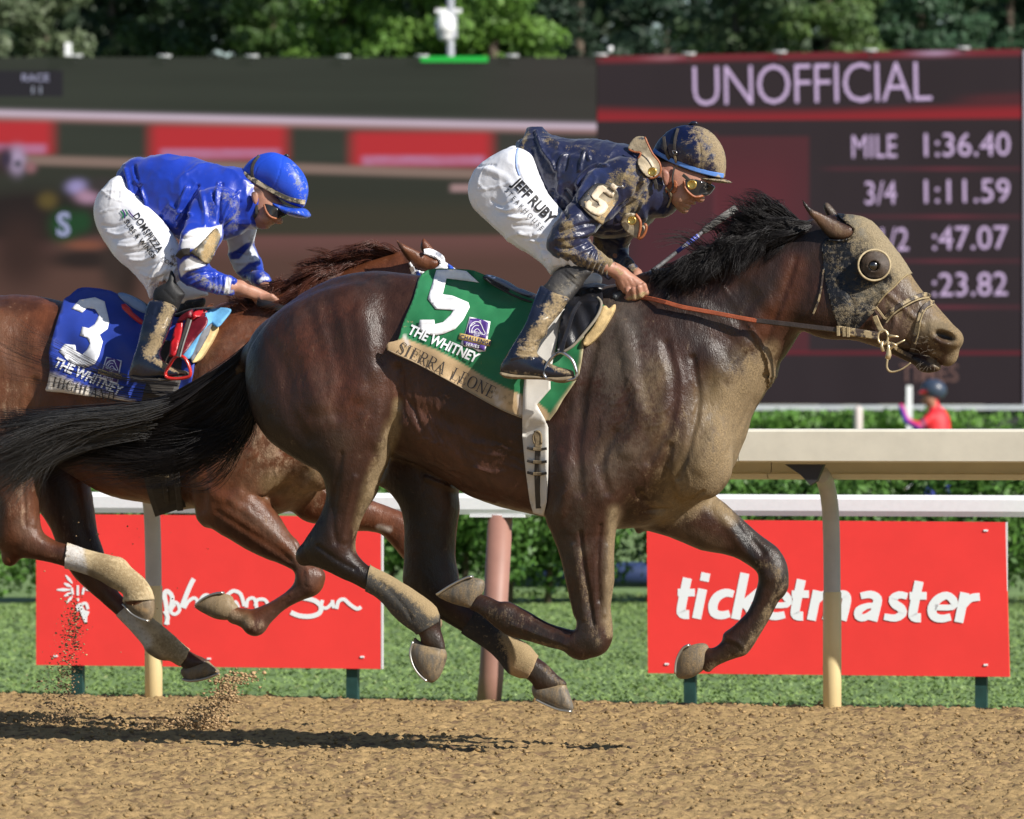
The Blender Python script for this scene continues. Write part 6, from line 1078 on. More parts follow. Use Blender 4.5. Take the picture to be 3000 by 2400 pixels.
sheet('flap', [[tuple(p) for p in crom([(560,915),(590,905),(607,912),(603,925),(608,940),(600,960),(570,995),(540,1035),(525,1040),(530,1000),(540,950)], 3)]], FB, skB3, M_dred, saB, .056, .006, 8)
sheet('front_flap', [[(516,948),(535,940),(533,970),(525,1000),(512,1045),(494,1046),(500,1000)]], FB, skB3, M_red, saB, .060, .006, 8); sheet('pommel_leather', [[(572,912),(595,905),(607,912),(600,922),(575,930),(560,942),(563,920)]], FB, skB3, M_red, saB, .066, .006, 7)
sheet('skirt', [[tuple(p) for p in crom([(530,925),(560,908),(576,905),(572,920),(555,932),(530,942),(518,944)], 3)]], FB, skB3, M_dred, saB, .074, .006, 7)
vs = Vox(FB, (340, 830, 700, 960), -.28, .30, .007); vs.poly([(350,860),(362,858),(395,872),(425,890),(470,912),(520,918),(560,905),(600,900),(640,900),(640,918),(590,930),(540,938),(480,936),(420,915),(370,885)], 0, c=5, cap=.12, k=.01); Lx, Qx = vs.mesh(1); mk('seat', Lx, Qx, M_dark, saB)
sheet('cantle_top', [[tuple(p) for p in crom([(345,862),(360,858),(400,874),(427,895),(428,918),(400,908),(365,885)], 3)]], FB, None, mat('pale_blue_seat', (.14, .24, .45), .4), saB, 0, .006, 9, w=.125)
sheet('cantle_back', [[(355,892),(366,890),(380,902),(388,915),(425,945),(424,960),(390,935),(358,905)]], FB, None, M_red, saB, 0, .006, 9, w=.13)
strap('girth', [(505,1000),(485,1100),(462,1180),(455,1280),(470,1400),(500,1500)], 95, FB, skB3, M_dark, saB, .02, .006); strap('girth_strap', [(430,1290),(432,1380),(448,1460)], 9, FB, skB3, M_strap, saB, .03); strap('girth_strap', [(478,1300),(480,1400),(492,1490)], 14, FB, skB3, M_dark, saB, .034)
for y in (1372, 1392): strap('buckle', [(455, y), (495, y + 4)], 8, FB, skB3, M_strap, saB, .04)
strap('overgirth', [(515,1290),(518,1400),(528,1497)], 18, FB, skB3, M_dark, saB, .034)
strap('stirrup_leather', [(556,935),(545,970),(532,1010),(523,1045)], 15, FB, skB3, M_dark, saB, .07, w=[.2, .28, .33, .36]); strap('stirrup_leather_edge', [(560,938),(550,970),(537,1010),(528,1045)], 4, FB, skB3, mat('worn_grey', (.25, .24, .22), .6), saB, .076, w=[.2, .28, .33, .36])
stirrup(FB, [(528,1043),(542,1050),(553,1070),(558,1092),(552,1104),(520,1110),(490,1106),(486,1090),(498,1068),(512,1048)], .39, mat('red_stirrup', (.5, .02, .015), .25, coat=.5), saB, .0062)
# bridle on the horse behind: white crown and blue and white hood showing above the green cloth
bB = empty('bridle', FB, 'white bridle and blue trimmed white hood on the half-hidden chestnut head', 'bridle')
M_wl = mat('white_leather', (.78, .78, .80), .45, vary=.05); M_bl = mat('blue_trim', (.02, .07, .42), .5)
shell('hood', FB, LB, QB, [(1240,742),(1262,744),(1290,758),(1320,780),(1350,812),(1400,860),(1420,900),(1300,940),(1240,920),(1215,860),(1205,800),(1202,768),(1216,790),(1250,800),(1280,793),(1291,776),(1285,760)], M_wl, bB, .008, None, None, smooth=0)
skW = skin_of(bpy.data.objects['hood'], bodyB)
strap('crown_piece', [(1243,738),(1262,737),(1290,752),(1296,768),(1290,785),(1262,805)], 16, FB, skW, M_wl, bB, .012); strap('cheek_piece', [(1206,782),(1216,812),(1226,850),(1240,900)], 14, FB, skW, M_wl, bB, .010); strap('cheek_trim', [(1222,795),(1236,830),(1250,880)], 10, FB, skW, M_bl, bB, .012); sheet('blue_mark', [[(1312,772),(1325,780),(1338,798),(1326,800),(1314,788)]], FB, skW, M_bl, bB, .006, .001, 6, smooth=0)
strap('rein', [(800,905),(900,910),(1000,900),(1200,920),(1420,960)], 10, FB, None, M_dark, bB, 0, .006, w=[.12, .16, .16, .14, .10])
# ================================================================== the rider behind
pB = empty('person', FB, 'jockey in royal blue silks and bright blue helmet bent low over the chestnut horse', 'jockey')
M_silkb = mat('royal_blue_silk', attr=True, rough=.34, vary=.10, vscale=12, bump=.14, bscale=22, mud=True, mudscale=40, mudcol=(.26, .25, .24), mudsoft=1.8, sheen=.2, spec=.45, bdist=.012, mudthick=.2)
M_helmb = mat('blue_helmet_cover', attr=True, rough=.33, vary=.08, vscale=20, bump=.08, bscale=60, mud=True, mudscale=60, mudcol=(.24, .27, .33), mudthick=.2)
v = Vox(FB, (270, 500, 850, 1120), -.34, .42, .0045)
v.caps([(370, 600, 0, .07), (470, 570, 0, .075), (640, 580, 0, .08), (700, 590, 0, .05)], .05); v.caps([(700, 570, 0, .055), (745, 570, 0, .055), (775, 570, 0, .055)], .02)
v.caps([(640, 600, .09, .04), (575, 730, .2, .02), (580, 795, .205, .022), (670, 840, .15, .024), (705, 842, .13, .024)], .015); v.caps([(670, 600, -.09, .04), (705, 690, -.12, .016), (722, 760, -.175, .014), (772, 828, -.085, .02)], .01)
for s in (1, -1): v.caps([(350, 620, .07 * s, .06), (480, 780, .15 * s, .022), (480, 860, .225 * s, .016), (455, 960, .30 * s, .012), (425, 1040, .33 * s, .011), (415, 1078, .345 * s, .012), (490, 1090, .36 * s, .008)], .015)
v.poly([(730,560),(790,560),(840,610),(836,628),(826,634),(822,640),(825,650),(819,657),(806,652),(802,656),(796,660),(788,664),(787,670),(775,672),(762,670),(748,660),(736,648),(728,630),(720,590)], w=[(730, 600, 0), (790, 640, .02)], c=.95, cap=.078, k=.012)
v.ell(778, 640, .045, .03, .024, .03, -30, .02); v.ell(817, 645, .022, .015, .012, .018, -35, .01)
v.poly([(737,564),(748,560),(756,568),(757,584),(750,600),(742,594),(736,578)], w=.085, c=.7, k=.006); v.ell(748, 578, .098, .007, .014, .006, 10, .004, sub=True)
v.poly([(684,822),(700,820),(722,831),(748,840),(772,850),(792,860),(806,867),(811,876),(804,886),(790,888),(770,886),(745,880),(722,872),(700,868),(684,862)], w=[(690, 840, .13), (800, 875, .10)], c=.8, k=.01)
for k_ in range(4): v.caps([(796 - k_ * 10, 868 + k_ * 2, .12, .0105), (810 - k_ * 11, 880 + k_ * 2.5, .11, .010), (800 - k_ * 11, 892 + k_ * 1.5, .09, .009)], .005)
v.caps([(740, 862, .08, .013), (756, 884, .07, .012), (770, 896, .08, .0095)], .008)
v.poly([(762,830),(785,826),(800,838),(812,846),(822,858),(818,874),(800,872),(780,858),(765,846)], w=-.05, c=.85, k=.01)
for k_ in range(4): v.caps([(812 + k_ * 6, 846 + k_ * 7, -.03, .0095), (826 + k_ * 3, 858 + k_ * 8, -.03, .009), (824 + k_ * 2, 872 + k_ * 6, -.045, .008)], .005)
_, Lsb, Qsb = part('body', v, M_skin, pB, FB, (.40, .20, .135), [('s', [(720,600),(735,630)], 24, (.03, .02, .02), .9), ('s', [(725,560),(760,555)], 20, (.03, .02, .02), .9), ('s', [(760,660),(800,655)], 24, (.28, .13, .08), .6)], [], [([(790,652),(800,650),(808,648)], 4, -.002), ([(785,662),(797,659)], 3, -.002)], [(60, .0007, 2, 3)], .08)
skFb = Skin().add(FB, Lsb, Qsb)
v = Vox(FB, (270, 500, 625, 910), -.30, .32, .0055)
v.poly([(354,516),(329,524),(308,546),(287,581),(279,616),(283,654),(297,690),(322,728),(350,759),(381,787),(405,815),(424,838),(434,858),(440,876),(450,866),(457,840),(472,832),(489,830),(505,836),(524,820),(540,800),(535,760),(524,720),(500,680),(460,630),(420,590),(380,550)], w=[(320, 640, .08), (420, 760, .13), (500, 800, .18)], c=.85, cap=.12, k=.012)
v.poly([(354,520),(320,560),(300,620),(330,700),(400,780),(480,840),(530,890),(545,880),(569,876),(590,870),(607,868),(609,858),(583,848),(548,834),(520,790),(460,700),(400,600)], w=[(320, 620, -.08), (420, 740, -.13), (580, 860, -.18)], c=.85, cap=.11, k=.02)
F2 = []
rr = np.random.RandomState(25)
for i in range(9): x, y = 300 + i * 16, 660 + i * 20; F2.append(([(x, y), (x + 36, y + 4 + rr.randn() * 5), (x + 76, y - 12)], 7, .006 * (1 if i % 2 else -.8)))
for i in range(7): x, y = 430 + i * 13, 790 + rr.randn() * 6; F2.append(([(x, y + 40), (x + 10, y + 10), (x + 30, y - 18)], 6, .006 * (1 if i % 2 else -.8)))
F2 += [([(300,560),(330,580),(360,590)], 3.5, .003), ([(285,625),(330,612),(350,610)], 3, .003), ([(330,530),(326,570),(322,600)], 3, .003), ([(430,850),(470,812),(520,790)], 4, -.005), ([(350,540),(346,580)], 6, -.004)]
part('breeches', v, M_brch, pB, FB, (.80, .81, .86), [], [('s', [(500,740),(515,780)], 24, .5, 1)], F2, [(14, .002, 2, 2), (45, .0006, 2, 6), (6, .0045, 1, 15, (1, 1, 2.2)), (14, .0012, 2, 19, (1, 1, 2))], .02); brB = bpy.data.objects[[o.name for o in pB.children if o.name.startswith('breeches')][0]]
skPb = skin_of(brB)
text('breeches_lettering', 'DOMSPIZZA', (388, 632), 30, 56, FB, skPb, P_black, pB, xs=.80, offset=.015, off=.004, mx=9); text('breeches_lettering', '.COM', (468, 757), 17, 38, FB, skPb, P_black, pB, off=.004, mx=9); text('breeches_lettering', 'SUBS & WINGS', (362, 650), 21, 52, FB, skPb, P_black, pB, xs=.95, offset=.02, off=.004, mx=9, spacing=1.05)
ribbons('breeches_emblem', [([(353,618),(362,630),(358,640)], 5), ([(366,614),(372,626),(370,634)], 4)], FB, skPb, mat('emblem_green', (.03, .22, .10), .6), pB, .004); ribbons('breeches_emblem', [([(358,614),(366,628),(364,640)], 4), ([(376,616),(384,628),(390,634)], 4)], FB, skPb, P_purple, pB, .004)
v = Vox(FB, (340, 445, 810, 880), -.30, .33, .0055)
v.poly([(353,535),(350,515),(357,500),(374,477),(402,464),(437,464),(464,457),(496,454),(527,459),(583,473),(635,487),(670,496),(705,500),(722,520),(735,556),(738,595),(733,640),(722,664),(705,680),(687,690),(668,698),(649,700),(610,712),(560,712),(513,690),(478,678),(440,654),(409,640),(374,609),(354,577),(347,552)], w=0, c=1.15, cap=.185, k=.02)
v.poly([(570,590),(610,556),(650,550),(690,570),(698,600),(680,640),(650,658),(647,696),(632,728),(612,765),(612,778),(635,798),(662,810),(690,821),(688,842),(683,864),(668,864),(617,858),(583,850),(555,839),(535,822),(526,800),(522,776),(520,748),(528,722),(538,690),(548,640)], w=[(650, 590, .12), (550, 740, .225), (590, 820, .21), (680, 840, .15)], c=.92, cap=.08, k=.014)
v.poly([(640,640),(736,640),(750,668),(745,690),(742,708),(746,734),(757,758),(770,786),(782,806),(792,822),(786,836),(770,836),(757,840),(738,826),(715,814),(694,803),(683,776),(673,748),(665,700)], w=[(700, 660, -.12), (720, 770, -.18), (780, 830, -.08)], c=.92, cap=.075, k=.014)
v.caps([(690, 560, 0, .085), (725, 590, 0, .075), (738, 620, 0, .062)], .03)
BL_ = (.006, .034, .36)
FJ2 = [([(372,500),(385,560),(400,600)], 8, .010), ([(395,490),(410,560),(430,620)], 8, -.008), ([(400,530),(425,580),(436,640)], 7, .010), ([(410,545),(400,590)], 8, -.008), ([(357,540),(370,560),(378,590)], 6, -.006), ([(520,640),(535,590),(550,550)], 9, .011), ([(546,640),(556,590),(580,545)], 8, -.010), ([(500,600),(530,620),(560,630)], 8, .007), ([(470,640),(490,610)], 10, -.007), ([(520,660),(545,620)], 8, .008),
       ([(640,650),(632,590),(640,535)], 4, .008), ([(645,650),(645,590),(652,540)], 5, -.008), ([(648,655),(670,600),(700,560)], 4, .008), ([(650,655),(684,620),(704,590)], 4, -.007), ([(622,560),(632,600),(640,650)], 4, -.009), ([(660,640),(690,600)], 4, .006), ([(590,560),(600,620),(600,660)], 12, .006),
       ([(540,700),(600,690),(640,672)], 6, -.007), ([(545,790),(590,780),(620,775)], 7, .008), ([(550,810),(590,800),(630,800)], 5, -.007), ([(560,830),(600,815),(640,812)], 5, .006), ([(700,740),(730,750),(750,740)], 5, -.007), ([(695,770),(730,770),(760,765)], 6, .007), ([(720,800),(750,790),(770,790)], 5, -.006)]
for i in range(9): t = i / 8; x = 615 + 60 * t; FJ2.append(([(x, 858), (x + 5, 836), (x + 3, 802 + 16 * t)], 4, .004 * (1 if i % 2 else -1)))
part('jacket', v, M_silkb, pB, FB, BL_, [('p', [(538,694),(556,676),(580,668),(618,667),(650,658),(650,690),(632,712),(600,726),(560,730),(536,732),(528,724)], 2, (.80, .80, .82), 1), ('p', [(524,790),(528,776),(540,764),(560,752),(600,770),(604,776),(580,786),(548,796),(530,812)], 2, (.78, .78, .80), 1), ('p', [(664,812),(678,816),(672,864),(656,862)], 1.5, (.74, .74, .74), 1),
     ('p', [(664,700),(700,690),(736,656),(754,676),(748,706),(722,712),(690,734),(668,742)], 2, (.58, .62, .72), 1), ('p', [(676,760),(700,760),(738,716),(752,740),(760,762),(730,770),(700,796),(688,800)], 2, (.58, .62, .72), 1), ('p', [(752,824),(768,812),(786,812),(790,818),(774,820),(760,832)], 1.5, (.7, .75, .85), 1)],
     [('s', [(645,560),(680,580),(690,640),(670,680)], 30, .45, 1), ('s', [(620,600),(620,640)], 26, .42, 1), ('s', [(570,800),(620,840),(680,850)], 40, .50, 1), ('s', [(400,470),(500,470),(560,490)], 26, .04, 1), ('s', [(740,700),(740,760)], 26, .45, 1), ('s', [(770,800),(790,825)], 16, .4, 1)], [(a, b, c * 1.3) for a, b, c in FJ2], [(11, .004, 2, 2), (28, .0012, 2, 6), (6.5, .008, 2, 15, (1, 1, 1.7)), (15, .0032, 2, 19, (1.4, 1, 1))], .03)
jkB = bpy.data.objects[[o.name for o in pB.children if o.name.startswith('jacket')][0]]; skJb = skin_of(jkB)
ab2 = sheet('arm_number', [[tuple(p) for p in crom([(556,740),(580,720),(605,695),(632,668),(645,690),(640,712),(626,745),(612,772),(598,770),(580,756),(566,746)], 3)]], FB, skJb, M_arm, pB, .010, .004, 6, smooth=10, colors=cmap((.06, .055, .045), [('s', [(630,690),(605,740),(600,760)], 20, (.60, .48, .28), .95, .09), ('s', [(590,735)], 12, (.65, .60, .5), .8)]), attrs={'Mud': amap([('s', [(625,690),(605,750)], 24, .75, 1)], .3)})
strap('arm_strap', [(557,738),(535,740),(522,756)], 22, FB, skJb, M_dark, pB, .006)
v = Vox(FB, (370, 780, 625, 1130), .08, .42, .005)
v.poly([(454,848),(475,834),(491,824),(501,790),(512,808),(517,830),(528,845),(542,862),(534,878),(524,900),(516,915),(480,910),(450,885)], w=[(500, 850, .24)], c=.85, cap=.06, k=.01); part('legging', v, M_legg, pB, FB, (.012, .012, .013), [], [], [([(480,850),(510,880)], 3, -.003)], [(30, .001, 2, 2)], .0)
v = Vox(FB, (365, 860, 570, 1135), .16, .46, .005)
v.poly([(443,880),(434,892),(428,905),(422,930),(416,960),(408,998),(397,1034),(386,1066),(378,1096),(384,1110),(420,1114),(480,1110),(530,1102),(555,1098),(555,1092),(545,1086),(517,1081),(494,1068),(478,1056),(468,1040),(470,1028),(476,1012),(488,983),(499,957),(508,928),(518,905),(500,890),(470,880)], w=[(470, 900, .28), (440, 980, .33), (400, 1080, .355), (520, 1095, .37)], c=.88, cap=.055, k=.008)
part('boot', v, M_boot, pB, FB, (.008, .011, .024), [], [('s', [(495,900),(480,940),(455,1000),(438,1040)], 32, .85, 1), ('s', [(440,1050),(480,1070),(540,1090)], 18, .75, 1)], [([(440,1040),(470,1046)], 3.5, -.005), ([(446,920),(480,955)], 2.5, -.003), ([(450,900),(446,945)], 2, .003), ([(462,900),(458,945)], 2, -.003)], [(26, .0015, 3, 3)], .1)
v = Vox(FB, (365, 1090, 570, 1140), .26, .46, .005); v.poly([(379,1100),(390,1112),(430,1120),(480,1121),(520,1112),(552,1102),(550,1096),(500,1104),(430,1107)], w=.37, c=2.6, cap=.05, k=.004); part('boot_sole', v, M_boot, pB, FB, (.05, .045, .04), [], [], mud0=.3)
v = Vox(FB, (500, 840, 625, 960), -.42, -.06, .007); v.poly([(528,890),(545,880),(575,876),(600,872),(602,890),(590,905),(560,915),(520,930),(510,915)], w=-.22, c=.9, cap=.06); part('legging', v, M_legg, pB, FB, (.018, .018, .02), [], [], mud0=.3)
v = Vox(FB, (700, 520, 820, 620), -.14, .14, .0045); v.poly([(718,530),(760,545),(800,572),(798,588),(778,592),(762,580),(750,566),(738,572),(734,588),(724,570)], w=0, c=1.2, cap=.088, k=.006); part('hair', v, M_hr, pB, FB, (.014, .010, .009), [])
v = Vox(FB, (700, 435, 925, 650), -.16, .16, .0045)
v.poly([(711,500),(719,487),(734,470),(754,457),(776,449),(800,446),(823,452),(847,465),(870,486),(888,509),(899,535),(902,559),(898,583),(889,607),(870,606),(845,596),(820,582),(795,566),(770,552),(748,544),(726,546),(712,532)], w=[(740, 520, 0), (870, 560, .015)], c=1.0, cap=.115, k=.006)
_, Lhb, Qhb = part('helmet', v, M_helmb, pB, FB, (.018, .075, .60), [], [('s', [(850,490),(885,550),(880,600)], 34, .45, 1), ('s', [(830,560),(860,600)], 20, .3, 1)], [([(828,462),(815,520),(796,565)], 2, -.003), ([(800,455),(760,480),(745,520)], 2, -.002)], [(20, .0006, 2, 5)], .06); skHb = Skin().add(FB, Lhb, Qhb)
v = Vox(FB, (770, 575, 925, 650), -.16, .16, .0045); v.poly([(792,580),(815,592),(845,604),(870,610),(889,610),(900,620),(905,630),(901,638),(888,640),(868,637),(845,630),(822,617),(803,600)], w=.012, c=4, cap=.10, k=.004); part('helmet_peak', v, M_helmb, pB, FB, (.02, .075, .5), [], [], mud0=.3)
strap('goggle_strap', [(713,508),(730,520),(755,535),(785,552),(815,569),(850,585),(894,594)], 15, FB, skHb, mat('muddy_elastic', (.06, .055, .04), .7, wear=.5, wearcol=(.5, .42, .28), wscale=22), pB, .006, .005); strap('helmet_strap', [(760,456),(742,480),(738,510),(750,545),(765,570)], 10, FB, skHb, M_dark, pB, .004); strap('chin_strap', [(750,600),(752,622),(742,640),(732,650)], 10, FB, skFb, M_dark, pB, .005); tube('helmet_button', np.stack([FB.un3(x, y, 0) for x, y in [(828,460),(838,455),(846,457)]]), [.004, .006, .004], M_silkn, pB, None, 8)
sheet('goggles', [[tuple(p) for p in crom([(775,598),(800,604),(838,626),(826,636),(808,640),(792,634),(780,618)], 3)]], FB, skFb, M_lens, pB, .016, .01, 6, smooth=8); tube('goggle_rim', path_on([(774,600),(780,620),(792,635),(810,641)], FB, skFb, .014), .0045, M_tanl, pB, None, 6)
w2 = empty('riding_whip', FB, 'black riding whip gripped in the blue-silked jockey\'s hands over the chestnut mane', 'riding whip')
tube('handle', np.stack([FB.un3(x, y, w) for x, y, w in [(799,828,.0),(804,850,.02),(810,884,.05)]]), [.013, .0125, .011], M_legg and mat('black_rubber', (.02, .02, .022), .5, bump=.3, bscale=200), w2, None, 12); tube('handle_top', np.stack([FB.un3(x, y, w) for x, y, w in [(798,825,.0),(799,832,.0)]]), .0145, mat('black_knob', (.022, .022, .024), .5), w2, None, 14)
tube('shaft', np.stack([FB.un3(x, y, w) for x, y, w in [(756,886,.12),(800,896,.12),(850,912,.12),(920,934,.11)]]), [.016, .016, .015, .012], mat('black_shaft', (.018, .018, .02), .45), w2, None, 10)
# ================================================================== the setting: track, turf, rails, signs, hedges, screens, trees
def structo(name, V, Fc, m, smooth=False): o = mk(name, V, Fc, m, None, None, smooth); o['kind'] = 'structure'; return o
FR = Frame(1500, 25.45, 18.8)                       # frame of the inside rail: x along it, y away from the viewer
M_dirt = mat('dirt', attr=True, rough=.97, vary=.22, vscale=26, bump=.6, bscale=160, bdist=.006, spec=.15)
# dirt track, uneven and clodded; x, y in rail frame; the edge lies under the rail
def dirt_h(X, Y, amp=1.0):
    P = np.stack([X, Y, X * 0], -1); n = fbm(P, 24, 2, 3); c = fbm(P * [1, .6, 1], 62, 3, 7); g = fbm(P * [1, .7, 1], 3.5, 2, 5)
    return amp * ((n - .5) * .008 + (g - .5) * .016 + (np.clip(c - .45, 0, 1) ** 1.0) * .042 - .008)
xs = np.arange(-3.3, 4.7, .0125); ys = np.concatenate([np.arange(-8.6, -1.0, .018), np.arange(-1.0, .20, .022)])
X, Y = np.meshgrid(xs, ys, indexing='ij'); Hh = dirt_h(X, Y); Hh -= .12 * sstep(Y, .13, .2)
nx, ny = X.shape; V = np.stack([X.ravel(), Y.ravel(), Hh.ravel()], 1); idx = np.arange(nx * ny).reshape(nx, ny)
Q = np.stack([idx[:-1, :-1].ravel(), idx[1:, :-1].ravel(), idx[1:, 1:].ravel(), idx[:-1, 1:].ravel()], 1)
hv = Hh.ravel(); nn = fbm(V, 30, 3, 21); cD = np.array([.385, .262, .122])[None] * (0.90 + .25 * (nn[:, None] - .5)); dk = sstep(fbm(V * [1, .5, 1], 38, 3, 33), .57, .66)[:, None]; cD = cD * (1 - dk) + np.array([.17, .11, .062]) * dk
o = mk('dirt_track', V, Q, M_dirt, None, FR, True, None, cD); o['kind'] = 'structure'
# the track beyond the modelled strip, and the ground everywhere
g = boxmesh(-150, 150, -60, .12, -.40, -.035); o = mk('ground', *g, mat('outer_dirt', (.30, .2, .11), .97), None, FR, False); o['kind'] = 'structure'
GZ = -.14
M_turf = mat('turf', (.135, .21, .062), .9, vary=.28, vscale=3.0, bump=.5, bscale=30, stretch=(1, .35, 1))
g = boxmesh(-300, 300, .10, 900, GZ - .5, GZ); o = mk('turf_ground', *g, M_turf, None, FR, False); o['kind'] = 'structure'
# turf: grass blades
R = np.random.RandomState(40); n = 110000; gx = R.uniform(-5.5, 4.2, n) * 1.0; gy = R.uniform(1.2, 20.5, n); gx *= (1 + gy / 24); a = R.uniform(0, 3.14, n); hh = R.uniform(.006, .015, n) * (1 + .3 * R.rand(n)); wd = R.uniform(.010, .020, n) * (1 + gy / 30); le = R.randn(n, 2) * .018
V = np.zeros((n, 3, 3)); V[:, 0] = np.stack([gx - np.cos(a) * wd / 2, gy - np.sin(a) * wd / 2, np.full(n, GZ)], 1); V[:, 1] = np.stack([gx + np.cos(a) * wd / 2, gy + np.sin(a) * wd / 2, np.full(n, GZ)], 1); V[:, 2] = np.stack([gx + le[:, 0], gy + le[:, 1], GZ + hh], 1)
st = fbm(np.stack([gx * .35, gy, gx * 0], 1), 1.1, 3, 4); cg = np.array([.165, .245, .075]) * (.75 + .5 * st[:, None]); cg = cg * (.92 + .16 * R.rand(n, 1)); cg = np.where(R.rand(n, 1) > .97, np.array([.20, .24, .09]), cg)
M_grass = mat('grass_blades', attr=True, rough=.55, spec=.3); o = mk('grass', V.reshape(-1, 3), np.arange(n * 3).reshape(n, 3), M_grass, None, FR, False, None, np.repeat(cg, 3, 0)); o['kind'] = 'stuff'
# loose clods on the track and dirt thrown up by the hooves
ico = bmesh.new(); bmesh.ops.create_icosphere(ico, subdivisions=1, radius=1); iv = np.array([v.co[:] for v in ico.verts]); it = np.array([[v.index for v in f.verts] for f in ico.faces]); ico.free()
def clods(name, C, r, fr, m, col, parent=None):
    n = len(C); R = np.random.RandomState(len(C)); V = iv[None] * (1 + .35 * R.randn(n, len(iv), 1) * .6) * (r[:, None, None] * np.array([1.15, 1, .75])) + C[:, None]
    T = (it[None] + np.arange(n)[:, None, None] * len(iv)).reshape(-1, 3); o = mk(name, V.reshape(-1, 3), T, m, parent, fr, False, None, np.repeat(col, len(iv), 0)); o['kind'] = 'stuff'; return o
n = 26000; cx = R.uniform(-3.2, 4.6, n); cy = R.uniform(-8.5, .12, n); r = .0025 + .007 * R.rand(n) ** 3 + .004 * (R.rand(n) > .985); z = dirt_h(cx, cy) + r * .4
cc = np.array([.34, .232, .112]) * (.55 + .6 * R.rand(n, 1)); clods('loose_dirt', np.stack([cx, cy, z], 1), r, FR, M_dirt, cc)
def spray(pts, n, sp, rmax, seed, bias=3):
    R = np.random.RandomState(seed); C = []
    for _ in range(n):
        k = R.randint(len(pts)); p = pts[k]; C.append((*FB.un3(p[0] + R.randn() * p[2], p[1] + R.randn() * p[3], R.randn() * sp + p[4]),))
    C = np.array(C); r = .0012 + rmax * R.rand(n) ** bias; return C, r
C1, r1 = spray([(160,2040,40,30,0.0),(185,1990,26,40,0.0),(205,1900,18,60,0.0),(215,1830,18,40,0),(190,2090,50,18,0),(150,2120,46,16,0),(170,2125,60,12,0)], 2600, .14, .004, 5)
C2, r2 = spray([(640,2060,26,26,-.05),(600,2095,36,20,-.05),(560,2115,40,16,-.05),(520,2130,50,14,-.05),(610,2130,40,16,-.05),(670,2030,16,16,-.05),(440,2130,60,12,-.05),(690,1990,40,12,-.05)], 2600, .16, .008, 6)
C3, r3 = spray([(300,1700,180,200,0)], 70, .2, .003, 7)
C = np.concatenate([C1, C2, C3]); r = np.concatenate([r1, r2, r3]); ok = C[:, 2] > 0.0; C = C[ok]; r = r[ok]; cc = np.array([.40, .27, .145]) * (.65 + .6 * np.random.RandomState(3).rand(len(C), 1))
clods('flying_dirt', C, r, FB, M_dirt, cc)
# heaped clods where the hooves of the horse behind broke the surface
# ---- the inside rail of the dirt track
M_cream = mat('cream_rail', (.74, .70, .58), .45, vary=.06, vscale=8, bump=.06, bscale=60, wear=.24, wearcol=(.5, .42, .27), wscale=5); M_creamp = mat('cream_post', (.70, .56, .30), .4, vary=.05, vscale=10)
rail = empty('inside_rail', FR, 'cream safety rail on curved posts along the inside of the dirt track', 'rail')
zt = 1.108
prof = [(-.46, zt - .008), (-.455, zt), (-.38, zt + .004), (0.0, zt - .03), (.05, zt - .06), (.05, zt - .200), (-.04, zt - .200), (-.05, zt - .193), (-.05, zt - .178), (.0, zt - .172), (.01, zt - .08), (-.42, zt - .07), (-.43, zt - .126), (-.45, zt - .128), (-.46, zt - .122)]
xr = [-6.0, -3.4, -.69, 1.10, 3.9, 6.0]
for a_, b_ in zip(xr[:-1], xr[1:]):
    V = [(x, y, z) for x in (a_ + .002, b_ - .002) for y, z in prof]; m = len(prof); Fc = [(i, (i + 1) % m, m + (i + 1) % m, m + i) for i in range(m)] + [tuple(range(m))[::-1], tuple(range(m, 2 * m))]
    mk('rail_section', V, Fc, M_cream, rail, None, False)
V = [(x, y, z) for x in (-6, 6) for y, z in [(.04, .96), (.09, .96), (.09, .915), (.04, .915)]]; 0 and mk('lower_rail_tube', V, [(0, 1, 5, 4), (1, 2, 6, 5), (2, 3, 7, 6), (3, 0, 4, 7)], M_cream, rail, None, False)
M_postshade = mat('post_shade_grey', (.44, .44, .44), .5, vary=.08, vscale=10)  # rail's shade on the upper cream posts, put into the colour as grey
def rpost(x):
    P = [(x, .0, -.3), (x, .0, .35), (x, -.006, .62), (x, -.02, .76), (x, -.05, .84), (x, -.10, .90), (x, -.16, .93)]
    tube('post', crom(P, 4, False), .034, M_postshade, rail, None, 20); tube('post_lower', [(x, .0, -.3), (x, 0, .455), (x, 0, .46)], [.037, .037, .034], M_creamp, rail, None, 20)  # one cream post: grey above is painted shade, lower overlay keeps the cream
    V = [(x + s * .012, y, z) for s in (-1, 1) for y, z in [(-.02, .80), (.04, .905), (-.40, .965), (-.30, .90), (-.12, .85)]]; 0 and mk('bracket', V, [(0, 1, 2, 3, 4), (9, 8, 7, 6, 5)] + [(i, 5 + i, 5 + (i + 1) % 5, (i + 1) % 5) for i in range(5)], mat('dark_bracket', (.04, .04, .042), .6), rail, None, False)
    V = [(x + a, y, z) for y in (-.42, -.39) for a, z in ((-.075, .972), (.085, .972), (.055, .905), (.03, .89), (-.01, .93))]; mk('bracket', V, [(0, 1, 2, 3, 4), (9, 8, 7, 6, 5)] + [(i, 5 + i, 5 + (i + 1) % 5, (i + 1) % 5) for i in range(5)], mat('dark_bracket', (.035, .035, .037), .6), rail, None, False)
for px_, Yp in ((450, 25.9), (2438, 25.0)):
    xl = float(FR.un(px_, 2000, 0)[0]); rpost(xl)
d = float(FR.un(2438, 2000, 0)[0] - FR.un(450, 2000, 0)[0]); rpost(float(FR.un(450, 2000, 0)[0]) - d); rpost(float(FR.un(2438, 2000, 0)[0]) + d)
